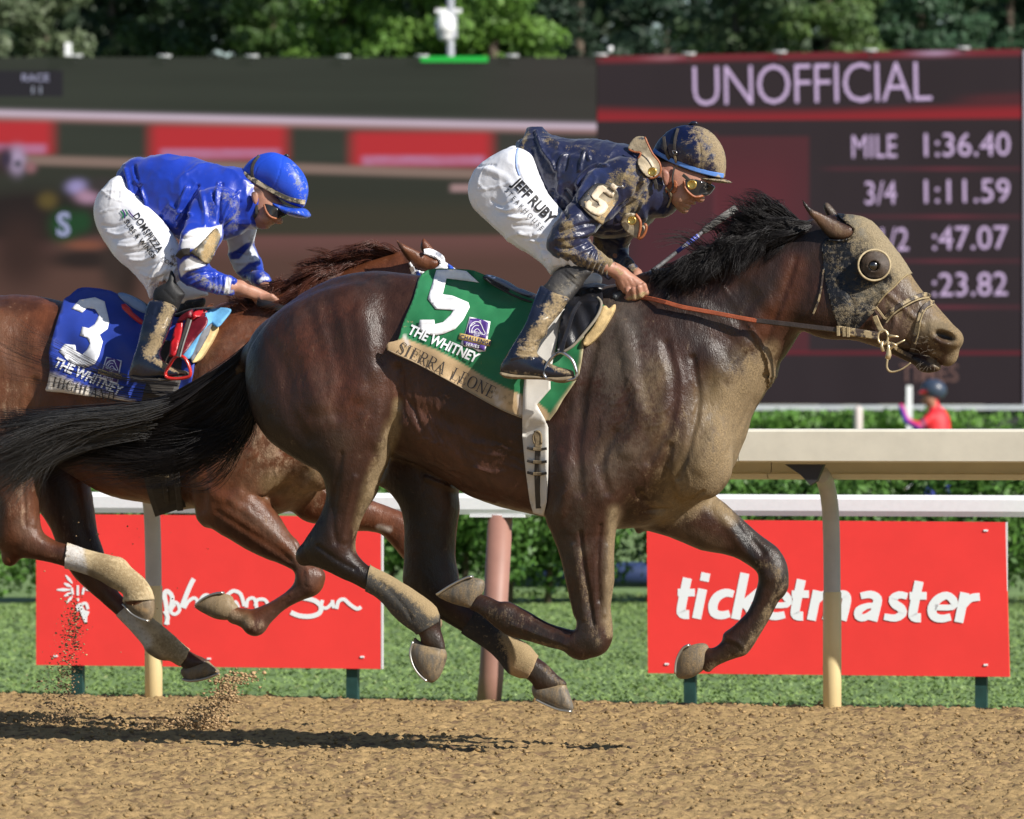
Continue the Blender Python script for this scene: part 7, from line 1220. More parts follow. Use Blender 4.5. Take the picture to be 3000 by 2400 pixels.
# ---- the white rail of the turf course
FT = Frame(1480, 28.2, 17.5)
M_wrail = mat('white_rail', (.92, .92, .93), .35, vary=.03); M_brown = mat('brown_post', (.30, .15, .115), .55, vary=.08, vscale=8)
tr = empty('turf_rail', FT, 'white turf course rail on a leaning brown post behind the cream rail', 'rail')
zc = float(FT.un(1480, 1477, 0)[1]); hh_ = .047
P = [(a, z) for a, z in [(-.045, -hh_), (-.055, -hh_ * .5), (-.055, hh_ * .6), (-.035, hh_), (.035, hh_), (.055, hh_ * .6), (.055, -hh_ * .5), (.045, -hh_)]]
for a_, b_ in ((-8, -3.6), (-3.596, .6), (.604, 4.8), (4.804, 9)):
    V = [(x, y, zc + z) for x in (a_, b_) for y, z in P]; m = 8; mk('rail_section', V, [(i, (i + 1) % m, m + (i + 1) % m, m + i) for i in range(m)] + [tuple(range(m))[::-1], tuple(range(m, 2 * m))], M_wrail, tr, None, False)
def tpost(pxt, pxb):
    xt = float(FT.un(pxt, 1520, 0)[0]); xb = float(FT.un(pxb, 2050, 0)[0]); zt_ = zc - .05
    tube('post', [(xb - .02, 0, GZ - .05), (xb, 0, 0), (xt, 0, zt_)], .056, M_brown, tr, None, 24); tube('post_cap', [(xt, 0, zt_), (xt, 0, zt_ + .02)], [.048, .046], M_wrail, tr, None, 20)
    mk('mount', *boxmesh(xt - .13, xt + .13, -.05, .05, zc - hh_ - .012, zc - hh_ - .001), M_wrail, tr, None, False)
tpost(1466, 1440); tpost(4300, 4290); tpost(-1500, -1520)
# ---- the two red advertising boards
M_sred = mat('red_board', (.86, .045, .042), .42, vary=.05, vscale=3, wear=.27, wearcol=(.62, .10, .07), wscale=18, bump=.06, bscale=3, bdist=.02); M_dpost = mat('dark_green_post', (.012, .045, .042), .5, vary=.2, vscale=20)
P_sign = mat('sign_white', (.84, .84, .88), .5)
def board(fr, TL, TR, BR, BL, label, legs):
    o = empty('advertising_board', fr, label, 'advertising board', 'red boards along the turf rail')
    C = [fr.un(*p, 0) for p in (TL, TR, BR, BL)]; V = [(float(x), y, float(z)) for y in (-.012, .012) for x, z in C]
    pan = mk('panel', V, [(3, 2, 1, 0), (4, 5, 6, 7), (0, 1, 5, 4), (1, 2, 6, 5), (2, 3, 7, 6), (3, 0, 4, 7)], M_sred, o, None, False)
    mk('back_edge', [(float(fr.un(TR[0], TR[1], 0)[0]) + a, y, float(z)) for a in (.001, .008) for y in (-.010, .012) for z in (C[1][1], C[2][1])], [(0, 1, 3, 2), (4, 6, 7, 5), (0, 4, 5, 1), (2, 3, 7, 6), (0, 2, 6, 4), (1, 5, 7, 3)], mat('sign_edge', (.6, .58, .6), .5), o, None, False)
    for lx in legs: x = float(fr.un(lx, 2000, 0)[0]); mk('leg', *boxmesh(x - .026, x + .026, .016, .06, GZ - .1, float(C[0][1]) - .1), M_dpost, o, None, False)
    for (a, b) in ((.055, .055), (.5, .04), (.945, .055), (.055, .94), (.5, .95), (.945, .93)):
        x = TL[0] + (TR[0] - TL[0]) * a; y = TL[1] * (1 - b) + BL[1] * b + (TR[1] - TL[1]) * a; p = fr.un3(x, y, .013); mk('rivet', *boxmesh(p[0] - .009, p[0] + .009, p[1] - .004, p[1], p[2] - .004, p[2] + .004), P_sign, o, None, False)
    return o
FS = Frame(1500, 27.75, 12)
s1 = board(FS, (108,1506), (1117,1514), (1116,1960), (108,1948), 'red advertising board with white script lettering beside the left cream post', (222, 1028))
s2 = board(FS, (1896,1522), (2946,1530), (2958,1983), (1900,1972), 'red advertising board lettered ticketmaster behind the extended foreleg', (2018, 2872))
# bold italic lettering drawn stroke by stroke
HUM = {'t': [([(.17,1.36),(.17,.4),(.23,.16),(.46,.13)], .31), ([(-.04,.87),(.50,.87)], .26)], 'i': [([(.16,1),(.16,0)], .31), ([(.16,1.26),(.16,1.54)], .31)], 'c': [([(.76,.83),(.5,.88),(.26,.74),(.18,.47),(.27,.2),(.52,.12),(.76,.18)], [.24,.28,.31,.32,.31,.28,.24])],
 'k': [([(.16,1.55),(.16,0)], .31), ([(.26,.44),(.78,1.0)], .27), ([(.36,.58),(.80,0)], .31)], 'e': [([(.26,.49),(.82,.50),(.80,.72),(.56,.89),(.3,.76),(.18,.47),(.28,.2),(.54,.11),(.82,.17)], [.2,.2,.28,.26,.3,.32,.3,.27,.24])],
 'm': [([(.16,1),(.16,0)], .31), ([(.2,.62),(.36,.84),(.56,.86),(.66,.66),(.64,0)], [.2,.26,.29,.31,.31]), ([(.7,.62),(.86,.84),(1.05,.86),(1.15,.66),(1.13,0)], [.2,.26,.29,.31,.31])], 'a': [([(.16,.84),(.46,.89),(.70,.76),(.72,.5),(.70,0)], [.22,.26,.3,.31,.31]), ([(.68,.52),(.42,.5),(.2,.36),(.22,.16),(.42,.11),(.66,.3)], [.18,.2,.28,.28,.24,.2])],
 's': [([(.68,.84),(.42,.89),(.24,.76),(.34,.58),(.56,.44),(.64,.26),(.44,.11),(.08,.16)], [.22,.25,.28,.3,.3,.28,.25,.22])], 'r': [([(.16,1),(.16,0)], .31), ([(.2,.52),(.36,.8),(.66,.86)], [.2,.27,.27])]}
st_ = []
for ch, x in zip('ticketmaster', (1978, 2030, 2068, 2144, 2224, 2312, 2366, 2496, 2584, 2657, 2710, 2798)):
    for pts, wd in HUM[ch]: st_.append(([(x - 4 + (a_ + .19 * b_) * 93, 1812 + (x - 1978) * .014 - b_ * 87) for a_, b_ in pts], (np.array(wd) * 86).tolist() if not np.isscalar(wd) else wd * 86))
ribbons('lettering', st_, FS, None, P_sign, s2, 0, w=.0135)
# brush script and a flower mark, stroke by stroke
S = [([(490,1830),(488,1780),(482,1742),(490,1732),(505,1750),(498,1790)], 13), ([(482,1742),(462,1770),(455,1800)], 10), ([(512,1770),(500,1790),(512,1800),(526,1788),(520,1768),(508,1764)], 10), ([(532,1780),(545,1745),(560,1710),(568,1696)], 14), ([(540,1782),(552,1762),(568,1752),(578,1760),(576,1780)], 10), ([(592,1768),(612,1760),(614,1746),(598,1744),(586,1762),(594,1780),(620,1776)], 9), ([(640,1750),(622,1760),(626,1778),(642,1776),(652,1758),(656,1780)], 10), ([(646,1762),(676,1735),(690,1732),(706,1742),(716,1776)], 11), ([(722,1780),(726,1758),(742,1752),(750,1766),(752,1782)], 10), ([(748,1776),(754,1758),(772,1756),(782,1764),(786,1780)], 10), ([(700,1780),(690,1762),(682,1780),(696,1786)], 9),
     ([(860,1764),(868,1752),(890,1752),(922,1760),(940,1776),(936,1796),(910,1806),(876,1804),(852,1794)], 14), ([(945,1758),(942,1776),(956,1782),(972,1768),(974,1758)], 10), ([(974,1760),(978,1782)], 10), ([(986,1784),(992,1762),(1008,1756),(1024,1770),(1046,1784),(1058,1778)], 11), ([(486,1830),(492,1808),(482,1790)], 12)]
ribbons('lettering', S, FS, None, P_sign, s1, 0, w=.0135)
pet = []
for (a, r0, r1, wd) in ((180, 22, 62, 10), (205, 20, 45, 10), (155, 20, 44, 10), (230, 24, 56, 9), (130, 24, 50, 9), (270, 30, 52, 10), (310, 24, 56, 9), (335, 20, 45, 10), (0, 22, 62, 10), (90, 40, 64, 12)):
    c, s_ = math.cos(math.radians(a)), math.sin(math.radians(a)); pet.append(([(228 + c * r0, 1728 + s_ * r0), (228 + c * (r0 + r1) / 2, 1728 + s_ * (r0 + r1) / 2), (228 + c * r1, 1728 + s_ * r1)], [3, wd, 3]))
pet += [([(228,1715),(228,1745)], 7), ([(210,1722),(214,1742)], 7), ([(246,1722),(242,1742)], 7), ([(226,1757),(232,1757)], 9), ([(240,1770),(252,1768),(258,1785)], 9), ([(256,1790),(250,1812),(252,1824)], [14, 10, 8]), ([(232,1768),(246,1800),(252,1826)], [10, 16, 6])]
ribbons('flower_mark', pet, FS, None, P_sign, s1, .0003, w=.0135)
# ---- foliage
def leafcloud(name, blobs, n, size, cols, m, fr=None, parent=None, seed=1, kind=None, shellf=.55):
    """leaf faces spread through the outer part of overlapping lumps: blobs = (x, y, z, rx, ry, rz)"""
    R = np.random.RandomState(seed); B = np.array(blobs, float); wt = B[:, 3] * B[:, 5]; k = R.choice(len(B), n, p=wt / wt.sum()); d = R.randn(n, 3); d /= np.linalg.norm(d, axis=1)[:, None]; rr_ = shellf + (1 - shellf) * R.rand(n) ** .6
    lump = 1 + .22 * (fbm(d * 2.2 + B[k, :3] * 3, 1.0, 2, 3) - .5) * 2; C = B[k, :3] + d * B[k, 3:6] * (rr_ * lump)[:, None]
    N = d + R.randn(n, 3) * .55; N /= np.linalg.norm(N, axis=1)[:, None]; U = np.cross(N, R.randn(n, 3)); U /= np.linalg.norm(U, axis=1)[:, None]; W = np.cross(N, U); s = size * (.5 + R.rand(n))[:, None]
    V = np.stack([C - U * s, C + W * s * .5, C + U * s, C - W * s * .5], 1); cl = np.array(cols, float); ci = (fbm(C, 1.0 / max(B[:, 3].mean(), .1), 2, 9) * .6 + R.rand(n) * .4)[:, None]; c = cl[0] * (1 - ci) + cl[1] * ci; c = c * ((.75 + .5 * R.rand(n, 1)) if size < .06 else (.85 + .25 * R.rand(n, 1)))
    o = mk(name, V.reshape(-1, 3), np.arange(n * 4).reshape(n, 4), m, parent, fr, False, None, np.repeat(c, 4, 0))
    if kind: o['kind'] = kind
    return o
M_leaf = mat('leaves', attr=True, rough=.5, spec=.35); M_bark = mat('bark', (.10, .075, .055), .9, bump=.5, bscale=20)
def at(px, py, Y): return ((px - HX) / F * Y, Y, CZ + (HY - py) / F * Y)
def spr(p0, p1): return p0 + (p1 - p0)
# near hedge row at the far side of the turf: clipped shrubs on short stems, with a gap
sh = 0
for (x0, x1, top, base, Yh, seed, lab) in ((-420, 60, 1290, 1750, 44.0, 1, 'dark clipped shrub at the left edge beyond the turf, beside the script board'), (60, 700, 1290, 1745, 44.3, 2, 'clipped green shrub mostly hidden behind the script-lettered red board'), (1090, 1300, 1290, 1740, 44.2, 3, 'dark green shrub beyond the turf behind the bay\'s far hind leg'),
      (1290, 1560, 1290, 1735, 44.0, 4, 'green leafy shrub beyond the turf either side of the brown post'), (1540, 1800, 1290, 1740, 44.1, 5, 'green shrub beyond the turf behind the bay\'s folded foreleg'), (1900, 2330, 1290, 1745, 44.2, 6, 'clipped shrub whose top shows left of the right cream post'), (2330, 2760, 1290, 1745, 44.3, 7, 'clipped shrub whose top shows right of the right cream post'), (2750, 3300, 1290, 1750, 44.0, 8, 'tall green shrub at the right edge beyond the ticketing board')):
    a = at(x0, top, Yh); b = at(x1, base, Yh); o = empty('shrub', a and (0.5 * (a[0] + b[0]), Yh, GZ), lab, 'shrub', 'shrubs along the far side of the turf'); W_2 = (b[0] - a[0]) / 2; Ht = a[2] - GZ; bl = []; Rr = np.random.RandomState(seed)
    for i in range(int(16 + W_2 * 40)): bl.append((Rr.uniform(-1, 1) * W_2 * .9, Rr.uniform(-.35, .5), Ht * Rr.uniform(.22, .84), .20 + .1 * Rr.rand(), .25, .15 + .10 * Rr.rand()))
    leafcloud('foliage', bl, int(6000 + 12000 * W_2), .026, [(.030, .085, .018), (.10, .21, .035)], M_leaf, None, o, seed)
    for i in range(max(2, int(W_2 * 3))): xx = (i + .5) / max(2, int(W_2 * 3)) * 2 * W_2 - W_2; tube('stem', [(xx, .05, 0), (xx + .03, .1, Ht * .45), (xx, .1, Ht * .75)], [.025, .02, .012], M_bark, o, None, 6)
# blue padded tube in the gap and the lawn behind
pdx = empty('padded_rail', at(1850, 1740, 46) and (at(1850, 1740, 46)[0], 46, GZ), 'low dark blue padded rail in the gap between the shrubs', 'padded rail'); tube('pad', [(-1.0, 0, .16), (1.2, -.02, .155)], .095, mat('navy_pad', (.03, .05, .13), .5), pdx, None, 16); tube('foot', [(-.6, 0, 0), (-.6, 0, .16)], .03, M_dpost, pdx, None, 8); tube('foot', [(.7, 0, 0), (.7, 0, .16)], .03, M_dpost, pdx, None, 8)
# far clipped hedge
FH_ = Frame(1500, 80, 4)
fh = empty('hedge', FH_, 'long clipped green hedge below the screens beyond the infield', 'hedge'); bl = []; Rr = np.random.RandomState(77); Hh_ = at(0, 1199, 80)[2] - GZ
for i in range(420): bl.append((Rr.uniform(-9, 9), Rr.uniform(-.3, .3), Hh_ * (.90 if i % 2 else Rr.uniform(.25, .84)) + GZ, .32, .32, .15 if i % 2 else .22))
leafcloud('foliage', bl, 44000, .045, [(.05, .13, .02), (.15, .30, .055)], M_leaf, None, fh, 70)
for i in range(12): tube('stem', [(-8.8 + i * 1.6, 0, GZ), (-8.8 + i * 1.6, 0, .8)], .04, M_bark, fh, None, 6)
# ---- screens
YB = 122.0; M_frame = mat('screen_frame', (.035, .035, .038), .6); M_wh = mat('white_paint', (.75, .75, .78), .5)
def emis(name, strength=1.0, attr=True, col=None):
    m = bpy.data.materials.new(name); m.use_nodes = True; N = m.node_tree.nodes; b = N['Principled BSDF']; b.inputs['Base Color'].default_value = (.002, .002, .002, 1); b.inputs['Specular IOR Level'].default_value = .08; b.inputs['Roughness'].default_value = .6; b.inputs['Emission Strength'].default_value = strength
    if attr: a = N.new('ShaderNodeAttribute'); a.attribute_name = 'Col'; m.node_tree.links.new(a.outputs['Color'], b.inputs['Emission Color'])
    else: b.inputs['Emission Color'].default_value = (*col, 1)
    return m
def srgb(c): c = np.asarray(c, float) / 255; return np.where(c <= .04045, c / 12.92, ((c + .055) / 1.055) ** 2.4)
def screen(name, x0, x1, ytL, ytR, yb, paintf, label, nx=420, ny=240, Y=YB):
    """the big display: a box with a lit face whose pixels carry the picture being shown"""
    gx = np.linspace(0, 1, nx); gy = np.linspace(0, 1, ny); U, Vv = np.meshgrid(gx, gy, indexing='ij'); PX = x0 + (x1 - x0) * U; PY = (ytL + (ytR - ytL) * U) * (1 - Vv) + yb * Vv
    wx = (PX - HX) / F * Y; wz = CZ + (HY - PY) / F * Y; cx0 = wx.mean(); o = empty(name, (cx0, Y, 0), label, 'screen', 'giant display screens'); col = paintf(PX, PY).reshape(-1, 3); Vt = np.stack([(wx - cx0).ravel(), np.zeros(wx.size), wz.ravel()], 1); idx = np.arange(nx * ny).reshape(nx, ny)
    Q = np.stack([idx[:-1, :-1].ravel(), idx[1:, :-1].ravel(), idx[1:, 1:].ravel(), idx[:-1, 1:].ravel()], 1)[:, ::-1]; mk('display', Vt, Q, emis('display_light', .66), o, None, False, None, col)
    c = [(wx[0, 0], wz[0, 0]), (wx[-1, 0], wz[-1, 0]), (wx[-1, -1], wz[-1, -1]), (wx[0, -1], wz[0, -1])]; Vb = [(x - cx0, y, z) for y in (.05, 1.2) for x, z in c]; mk('cabinet', Vb, [(3, 2, 1, 0), (4, 5, 6, 7), (0, 1, 5, 4), (1, 2, 6, 5), (2, 3, 7, 6), (3, 0, 4, 7)], M_frame, o, None, False)
    for xx in np.linspace(c[0][0] + .5, c[1][0] - .5, 4): tube('support', [(xx - cx0, .6, GZ), (xx - cx0, .6, c[3][1])], .18, M_frame, o, None, 10)
    return o, cx0
def soft(PX, PY, a, b, c, d, s=14): return sstep(PX, a - s, a + s) * (1 - sstep(PX, c - s, c + s)) * sstep(PY, b - s * .5, b + s * .5) * (1 - sstep(PY, d - s * .5, d + s * .5))
def blend(C, m, col): return C * (1 - m[..., None]) + srgb(col) * m[..., None]
def paintL(PX, PY):
    P3 = np.stack([PX / 600, PY / 40, PX * 0], -1); n = fbm(P3, 1.0, 3, 2)[..., None]
    C = srgb([57, 61, 53]) * (.85 + .3 * n); C = blend(C, sstep(PX, 1300, 1600) * .5, [66, 58, 58]); y1 = 340 + PX * .018 + 12 * (1 - np.exp(-PX / 500)); y1 = 330 + 46 * (PX / 1750) - 6 * (PX / 1750) ** 2 + 2
    C = blend(C, (PY > 480).astype(float) * .8, [53, 54, 46]); C = blend(C, sstep(PY, 560, 640) * .5, [70, 62, 48])
    C = blend(C, sstep(PY, 680, 700), [112, 76, 72]); C = blend(C, sstep(PY, 690, 780), [92, 66, 58]); C = blend(C, sstep(PY, 800, 1100) * .6, [84, 60, 50])
    for (a, c, dy) in ((-300, 155, 0), (440, 840, 14), (1030, 1440, 34)):
        m = soft(PX, PY, a, 352 + dy, c, 454 + dy, 30); C = blend(C, m, [190, 50, 56]); m = soft(PX, PY, a + 30, 422 + dy, c - 20, 450 + dy, 14) * (.55 + .35 * fbm(np.stack([PX / 40, PY / 22, PX * 0], -1), 1, 2, 3)); C = blend(C, m, [186, 130, 165])
    m = np.exp(-((PY - y1) / 10) ** 2); C = blend(C, np.clip(m * 1.2, 0, 1), [205, 186, 202]); m = np.exp(-((PY - y1 - 14) / 8) ** 2); C = blend(C, m * .5, [190, 140, 135])
    y2 = 466 + 44 * PX / 1400; m = np.exp(-((PY - y2) / 15) ** 4); C = blend(C, m * .9, [146, 122, 112]); C = blend(C, soft(PX, PY, 1320, 540, 1440, 562, 10) * .8, [185, 150, 150])
    C = blend(C, soft(PX, PY, -40, 208, 184, 282, 3), [44, 42, 48])
    def blob(x, y, rx, ry, col, k=1.0): nonlocal C; C = blend(C, np.clip(k * np.exp(-(((PX - x) / rx) ** 2 + ((PY - y) / ry) ** 2) ** 1.5), 0, 1), col)
    blob(90, 640, 220, 80, [40, 32, 32], 1.4); blob(250, 760, 120, 30, [46, 36, 34], 1.1); blob(370, 800, 40, 110, [50, 38, 34]); blob(330, 600, 90, 60, [50, 46, 44], .8); blob(60, 740, 90, 110, [60, 42, 38]); blob(330, 760, 40, 90, [58, 46, 42]); blob(20, 470, 50, 40, [60, 44, 46]); blob(50, 470, 26, 40, [180, 160, 190]); blob(20, 465, 16, 26, [60, 50, 70]); blob(52, 480, 12, 12, [70, 70, 80]); blob(90, 490, 18, 18, [150, 105, 110])
    blob(228, 548, 34, 22, [160, 150, 200]); blob(258, 575, 38, 22, [180, 140, 165]); blob(300, 545, 50, 26, [62, 56, 56]); blob(190, 660, 46, 50, [30, 74, 40]); blob(240, 650, 30, 34, [34, 70, 42]); blob(140, 588, 30, 26, [96, 82, 44]); blob(250, 718, 60, 14, [130, 80, 62]); blob(1500, 900, 300, 60, [86, 62, 54], .5)
    return C
def paintR(PX, PY):
    P3 = np.stack([PX / 90, PY / 500, PX * 0], -1); n = fbm(P3, 1, 2, 5)[..., None]; C = srgb([52, 43, 47]) * (.92 + .16 * n)
    C = blend(C, sstep(PX, 1770, 1900) * (1 - sstep(PX, 2250, 2380)) * sstep(PY, 420, 560) * (1 - sstep(PY, 960, 1030)) * .75, [88, 44, 52]); C = blend(C, soft(PX, PY, 2100, 400, 2370, 1035, 6) * .55, [104, 46, 54])
    t = (PX - 1750) / 1250; yt = 165 - 22 * t; C = blend(C, np.exp(-((PY - yt - 8) / 13) ** 4), [122, 44, 52]); C = blend(C, np.exp(-((PY - yt - 8) / 8) ** 2 - ((PX - 2740) / 60) ** 2) * .9, [190, 160, 190]); C = blend(C, np.exp(-((PY - yt - 8) / 8) ** 2 - ((PX - 1950) / 60) ** 2) * .7, [170, 120, 130])
    yb_ = 336 - 4 * t + 10 * np.sin(t * 4); C = blend(C, sstep(PY, yb_ - 34, yb_ + 6) * (1 - sstep(PY, 352 - 8 * t, 358 - 8 * t)), [150, 40, 48]); C = blend(C, np.exp(-((PY - (300 - 60 * (t - .75))) / 14) ** 2) * sstep(PX, 2750, 2900) * .5, [110, 44, 50])
    for y in (495, 635, 765, 900): C = blend(C, np.exp(-((PY - y) / 5) ** 2) * sstep(PX, 2380, 2460) * (.35 + .45 * np.exp(-((PX - 2780) / 90) ** 2)), [120, 52, 66])
    C = blend(C, np.exp(-((PY - 1034) / 5) ** 4) * sstep(PX, 2100, 2200), [112, 36, 48]); C = blend(C, soft(PX, PY, 2090, 390, 2100, 1030, 3) * .3, [130, 60, 70])
    return C
eL, xL0 = screen('display_screen', -900, 1748, 168, 168, 1186, paintL, 'giant screen replaying the race with blurred rails and red boards', 520, 200)
eR, xR0 = screen('display_screen', 1750, 2992, 165, 143, 1186, paintR, 'giant scoreboard screen reading UNOFFICIAL with split times')
FSC = Frame(1500, YB, 0); 
def stext(par, x0, s, at_, size, ang, col, xs=1., off_=0., sp=1., k=0.): 
    o = text('lettering', s, at_, size, ang, FSC, None, emis('letter_light', .74, False, tuple(srgb(col))), None, xs=xs, offset=off_, spacing=sp, w=.03 + k); o.matrix_world = Matrix.Identity(4); o.parent = par; o.location = (FSC.O[0] - x0, 0, 0); return o
LIL = [205, 180, 216]
stext(eR, xR0, 'UNOFFICIAL', (2022, 310), 170, -1.2, LIL, .79, -.012, .93)
for s, x, y, sz, xs in (('MILE', 2492, 463, 97, .76), ('1:36.40', 2690, 459, 98, 1.03), ('3/4', 2530, 599, 97, .86), ('1:11.59', 2690, 595, 98, 1.03), ('1/2', 2566, 735, 97, .86), (':47.07', 2728, 732, 98, 1.03), ('1/4', 2566, 872, 97, .86), (':23.82', 2728, 868, 98, 1.03)): stext(eR, xR0, s, (x, y), sz, -.8, LIL, xs * .92, .0)
stext(eR, xR0, 'TIMES', (2636, 1118), 74, 0, [110, 84, 78], .9, .01); stext(eL, xL0, 'RACE', (62, 238), 30, 0, [150, 150, 175], 1.1, .02); stext(eL, xL0, '1', (88, 274), 30, 0, [160, 165, 180], 1.1, .02); stext(eL, xL0, '1', (110, 274), 30, 0, [160, 165, 180], 1.1, .02); stext(eL, xL0, 'S', (165, 690), 96, 0, [150, 155, 190], .95, .03)
# white kerb line under the screens, small lamps and a green strip on top, camera mast
kl = empty('screen_kerb', (at(2200, 1192, 119)[0], 119, GZ), 'white horizontal rail running under the scoreboard screens', 'rail'); mk('bar', *boxmesh(-16, 12, -.04, .04, at(0, 1200, 119)[2] - GZ, at(0, 1188, 119)[2] - GZ), mat('kerb_grey', (.5, .52, .58), .5), kl, None, False)
for i in range(8): mk('leg', *boxmesh(-15 + i * 3.6, -14.9 + i * 3.6, -.03, .03, 0, at(0, 1201, 119)[2] - GZ), M_wh, kl, None, False)
mk('backing', *boxmesh(-16, 12, .1, .2, 0, at(0, 1201, 119)[2] - GZ), M_frame, kl, None, False)
wb = mk('screen_edge', *boxmesh(at(2999, 0, YB)[0], at(3010, 0, YB)[0], YB - .05, YB + 1, GZ, at(0, 148, YB)[2]), mat('lilac_grey', (.36, .33, .42), .6), None, None, False); tag(wb, 'thin white upright strip at the right side of the scoreboard', 'screen edge')
gsn = mk('green_light_bar', *boxmesh(at(1232, 0, YB)[0], at(1430, 0, YB)[0], YB - .12, YB - .02, at(0, 182, YB)[2], at(0, 166, YB)[2]), emis('green_light', .74, False, tuple(srgb([45, 190, 75]))), None, None, False); tag(gsn, 'bright green light bar on top of the replay screen', 'light bar')
FL_ = ['small white floodlight beside the upright white box on the replay screen', 'small white floodlight on the screen top, first right of the upright white box', 'white floodlight on the screen top above the blue-helmeted rider', 'white floodlight on the screen top halfway between blue helmet and green bar', 'white floodlight at the left end of the green light bar', 'white floodlight just right of the green light bar', 'white floodlight at the join between the two screens', 'white floodlight on the scoreboard above the first letters of UNOFFICIAL', 'white floodlight on the scoreboard above the middle of UNOFFICIAL', 'white floodlight on the scoreboard above the end of UNOFFICIAL', 'rightmost white floodlight on the top edge of the scoreboard']
for i, (x, y) in enumerate(((222, 163), (482, 164), (738, 164), (1006, 165), (1236, 164), (1500, 163), (1760, 160), (2018, 157), (2285, 152), (2550, 147), (2822, 140))):
    p = at(x, y, YB - .1); o = mk('floodlight', *boxmesh(-.13, .13, -.05, .05, -.03, .02), mat('lamp_grey', (.42, .43, .45), .5), None, None, True); o.location = p; tag(o, FL_[i], 'floodlight', 'floodlights on the screen tops')
    mk('bracket', *boxmesh(-.02, .02, .0, .1, -.12, -.03), M_frame, o, None, False)
p = at(200, 165, YB - .2); o = mk('roof_unit', *boxmesh(-.06, .06, -.1, .1, 0, .26), M_wh, None, None, False); o.location = p; tag(o, 'small upright white box on top of the replay screen at its left', 'equipment box')
p = at(1788, 155, YB); o = tube('sensor', [(0, 0, 0), (0, 0, .12)], [.03, .06], M_wh, None, None, 10); o.location = p; tag(o, 'tiny round sensor standing on the scoreboard between two floodlights', 'sensor')
mast = empty('camera_mast', (at(1320, 165, YB + 2)[0], YB + 2, GZ), 'grey mast holding a white domed camera above the green light bar', 'camera mast'); tz = at(0, 168, YB + 2)[2] - GZ
tube('pole', [(0, 0, 0), (0, 0, tz + 1.6)], .075, mat('galvanised', (.40, .42, .45), .4, metal=.3), mast, None, 12); 
vz = tz + .62; prof2 = [(0, .26), (.10, .25), (.17, .15), (.19, .0), (.185, -.12), (.14, -.14), (.14, -.22), (.10, -.28), (0, -.30)]
a = np.linspace(0, 6.283, 25)[:-1]; V = np.array([(-.11 + r * math.cos(t), -.05 + r * math.sin(t), vz + z) for r, z in prof2 for t in a]); m = 24; mk('dome', V, [(i * m + j, (i + 1) * m + j, (i + 1) * m + (j + 1) % m, i * m + (j + 1) % m) for i in range(len(prof2) - 1) for j in range(m)], mat('white_dome', (.85, .85, .86), .4), mast)
mk('mount', *boxmesh(-.3, .22, -.05, .05, vz + .26, vz + .34), M_wh, mast, None, False); mk('clamp', *boxmesh(-.02, .13, -.09, .09, vz - .24, vz + .22), mat('grey_box', (.5, .52, .56), .5), mast, None, False)
# bollard and pole by the far hedge
p = at(2509, 1300, 79); bo = tube('bollard', [(0, 0, GZ), (0, 0, 1.30), (0, 0, 1.33), (0, 0, 1.35)], [.055, .055, .045, .02], mat('pale_pink_post', (.58, .5, .48), .6), None, None, 14); bo.location = (p[0], 78.6, 0); tag(bo, 'pale round post standing in front of the far hedge', 'post')
p = at(2664, 1200, 75); bo = mk('white_pole', *boxmesh(-.035, .035, -.03, .03, GZ, at(0, 1130, 75)[2]), M_wh, None, None, False); bo.location = (p[0], 75, 0); tag(bo, 'white upright marker pole beside the distant red-vested rider', 'pole')
# distant outrider in red and blue, seen from the side above the rail
FO = Frame(2720, 73, 0); pc = empty('person', FO, 'distant man in red jacket and dark helmet raising a blue-sleeved arm', 'person')
v = Vox(FO, (2600, 1090, 2800, 1640), -.30, .30, .018)
v.ell(2726, 1168, 0, .085, .11, .08, 0, .02); v.ell(2701, 1174, 0, .025, .02, .02, 0, .02); v.caps([(2738, 1190, 0, .06), (2745, 1230, 0, .11)], .03); v.poly([(2725,1195),(2760,1195),(2780,1220),(2786,1270),(2784,1330),(2775,1360),(2700,1360),(2696,1300),(2706,1240)], 0, c=1.1, k=.02)
v.caps([(2730, 1225, .12, .07), (2690, 1250, .18, .05), (2655, 1232, .16, .04), (2640, 1190, .12, .035)], .02); v.caps([(2745, 1220, -.12, .06), (2700, 1255, -.16, .045), (2660, 1235, -.14, .035)], .02)
v.caps([(2720, 1350, .09, .08), (2722, 1450, .09, .06), (2720, 1570, .09, .045)], .02); v.caps([(2765, 1350, -.09, .08), (2768, 1450, -.09, .06), (2765, 1570, -.09, .045)], .02)
part('body', v, mat('outrider_clothes', attr=True, rough=.6), pc, FO, (.7, .02, .03), [('p', [(2600,1150),(2742,1150),(2742,1190),(2720,1197),(2690,1190)], 4, (.36, .17, .11), 1), ('s', [(2690,1262),(2655,1240),(2636,1200)], 22, (.03, .04, .45), 1), ('p', [(2690,1345),(2800,1345),(2800,1660),(2690,1660)], 6, (.03, .04, .3), 1), ('s', [(2700,1225),(2712,1260)], 14, (.04, .04, .12), .8), ('s', [(2690,1275),(2700,1300)], 22, (.04, .05, .5), .9)])
v = Vox(FO, (2670, 1100, 2790, 1180), -.2, .2, .014); v.ell(2736, 1142, 0, .15, .125, .12, -12, .02); v.ell(2700, 1150, 0, .06, .02, .08, 20, .01); part('helmet', v, mat('dark_helmet', attr=True, rough=.35), pc, FO, (.035, .05, .085), [('s', [(2688,1146),(2710,1150)], 13, (.6, .03, .04), 1)])
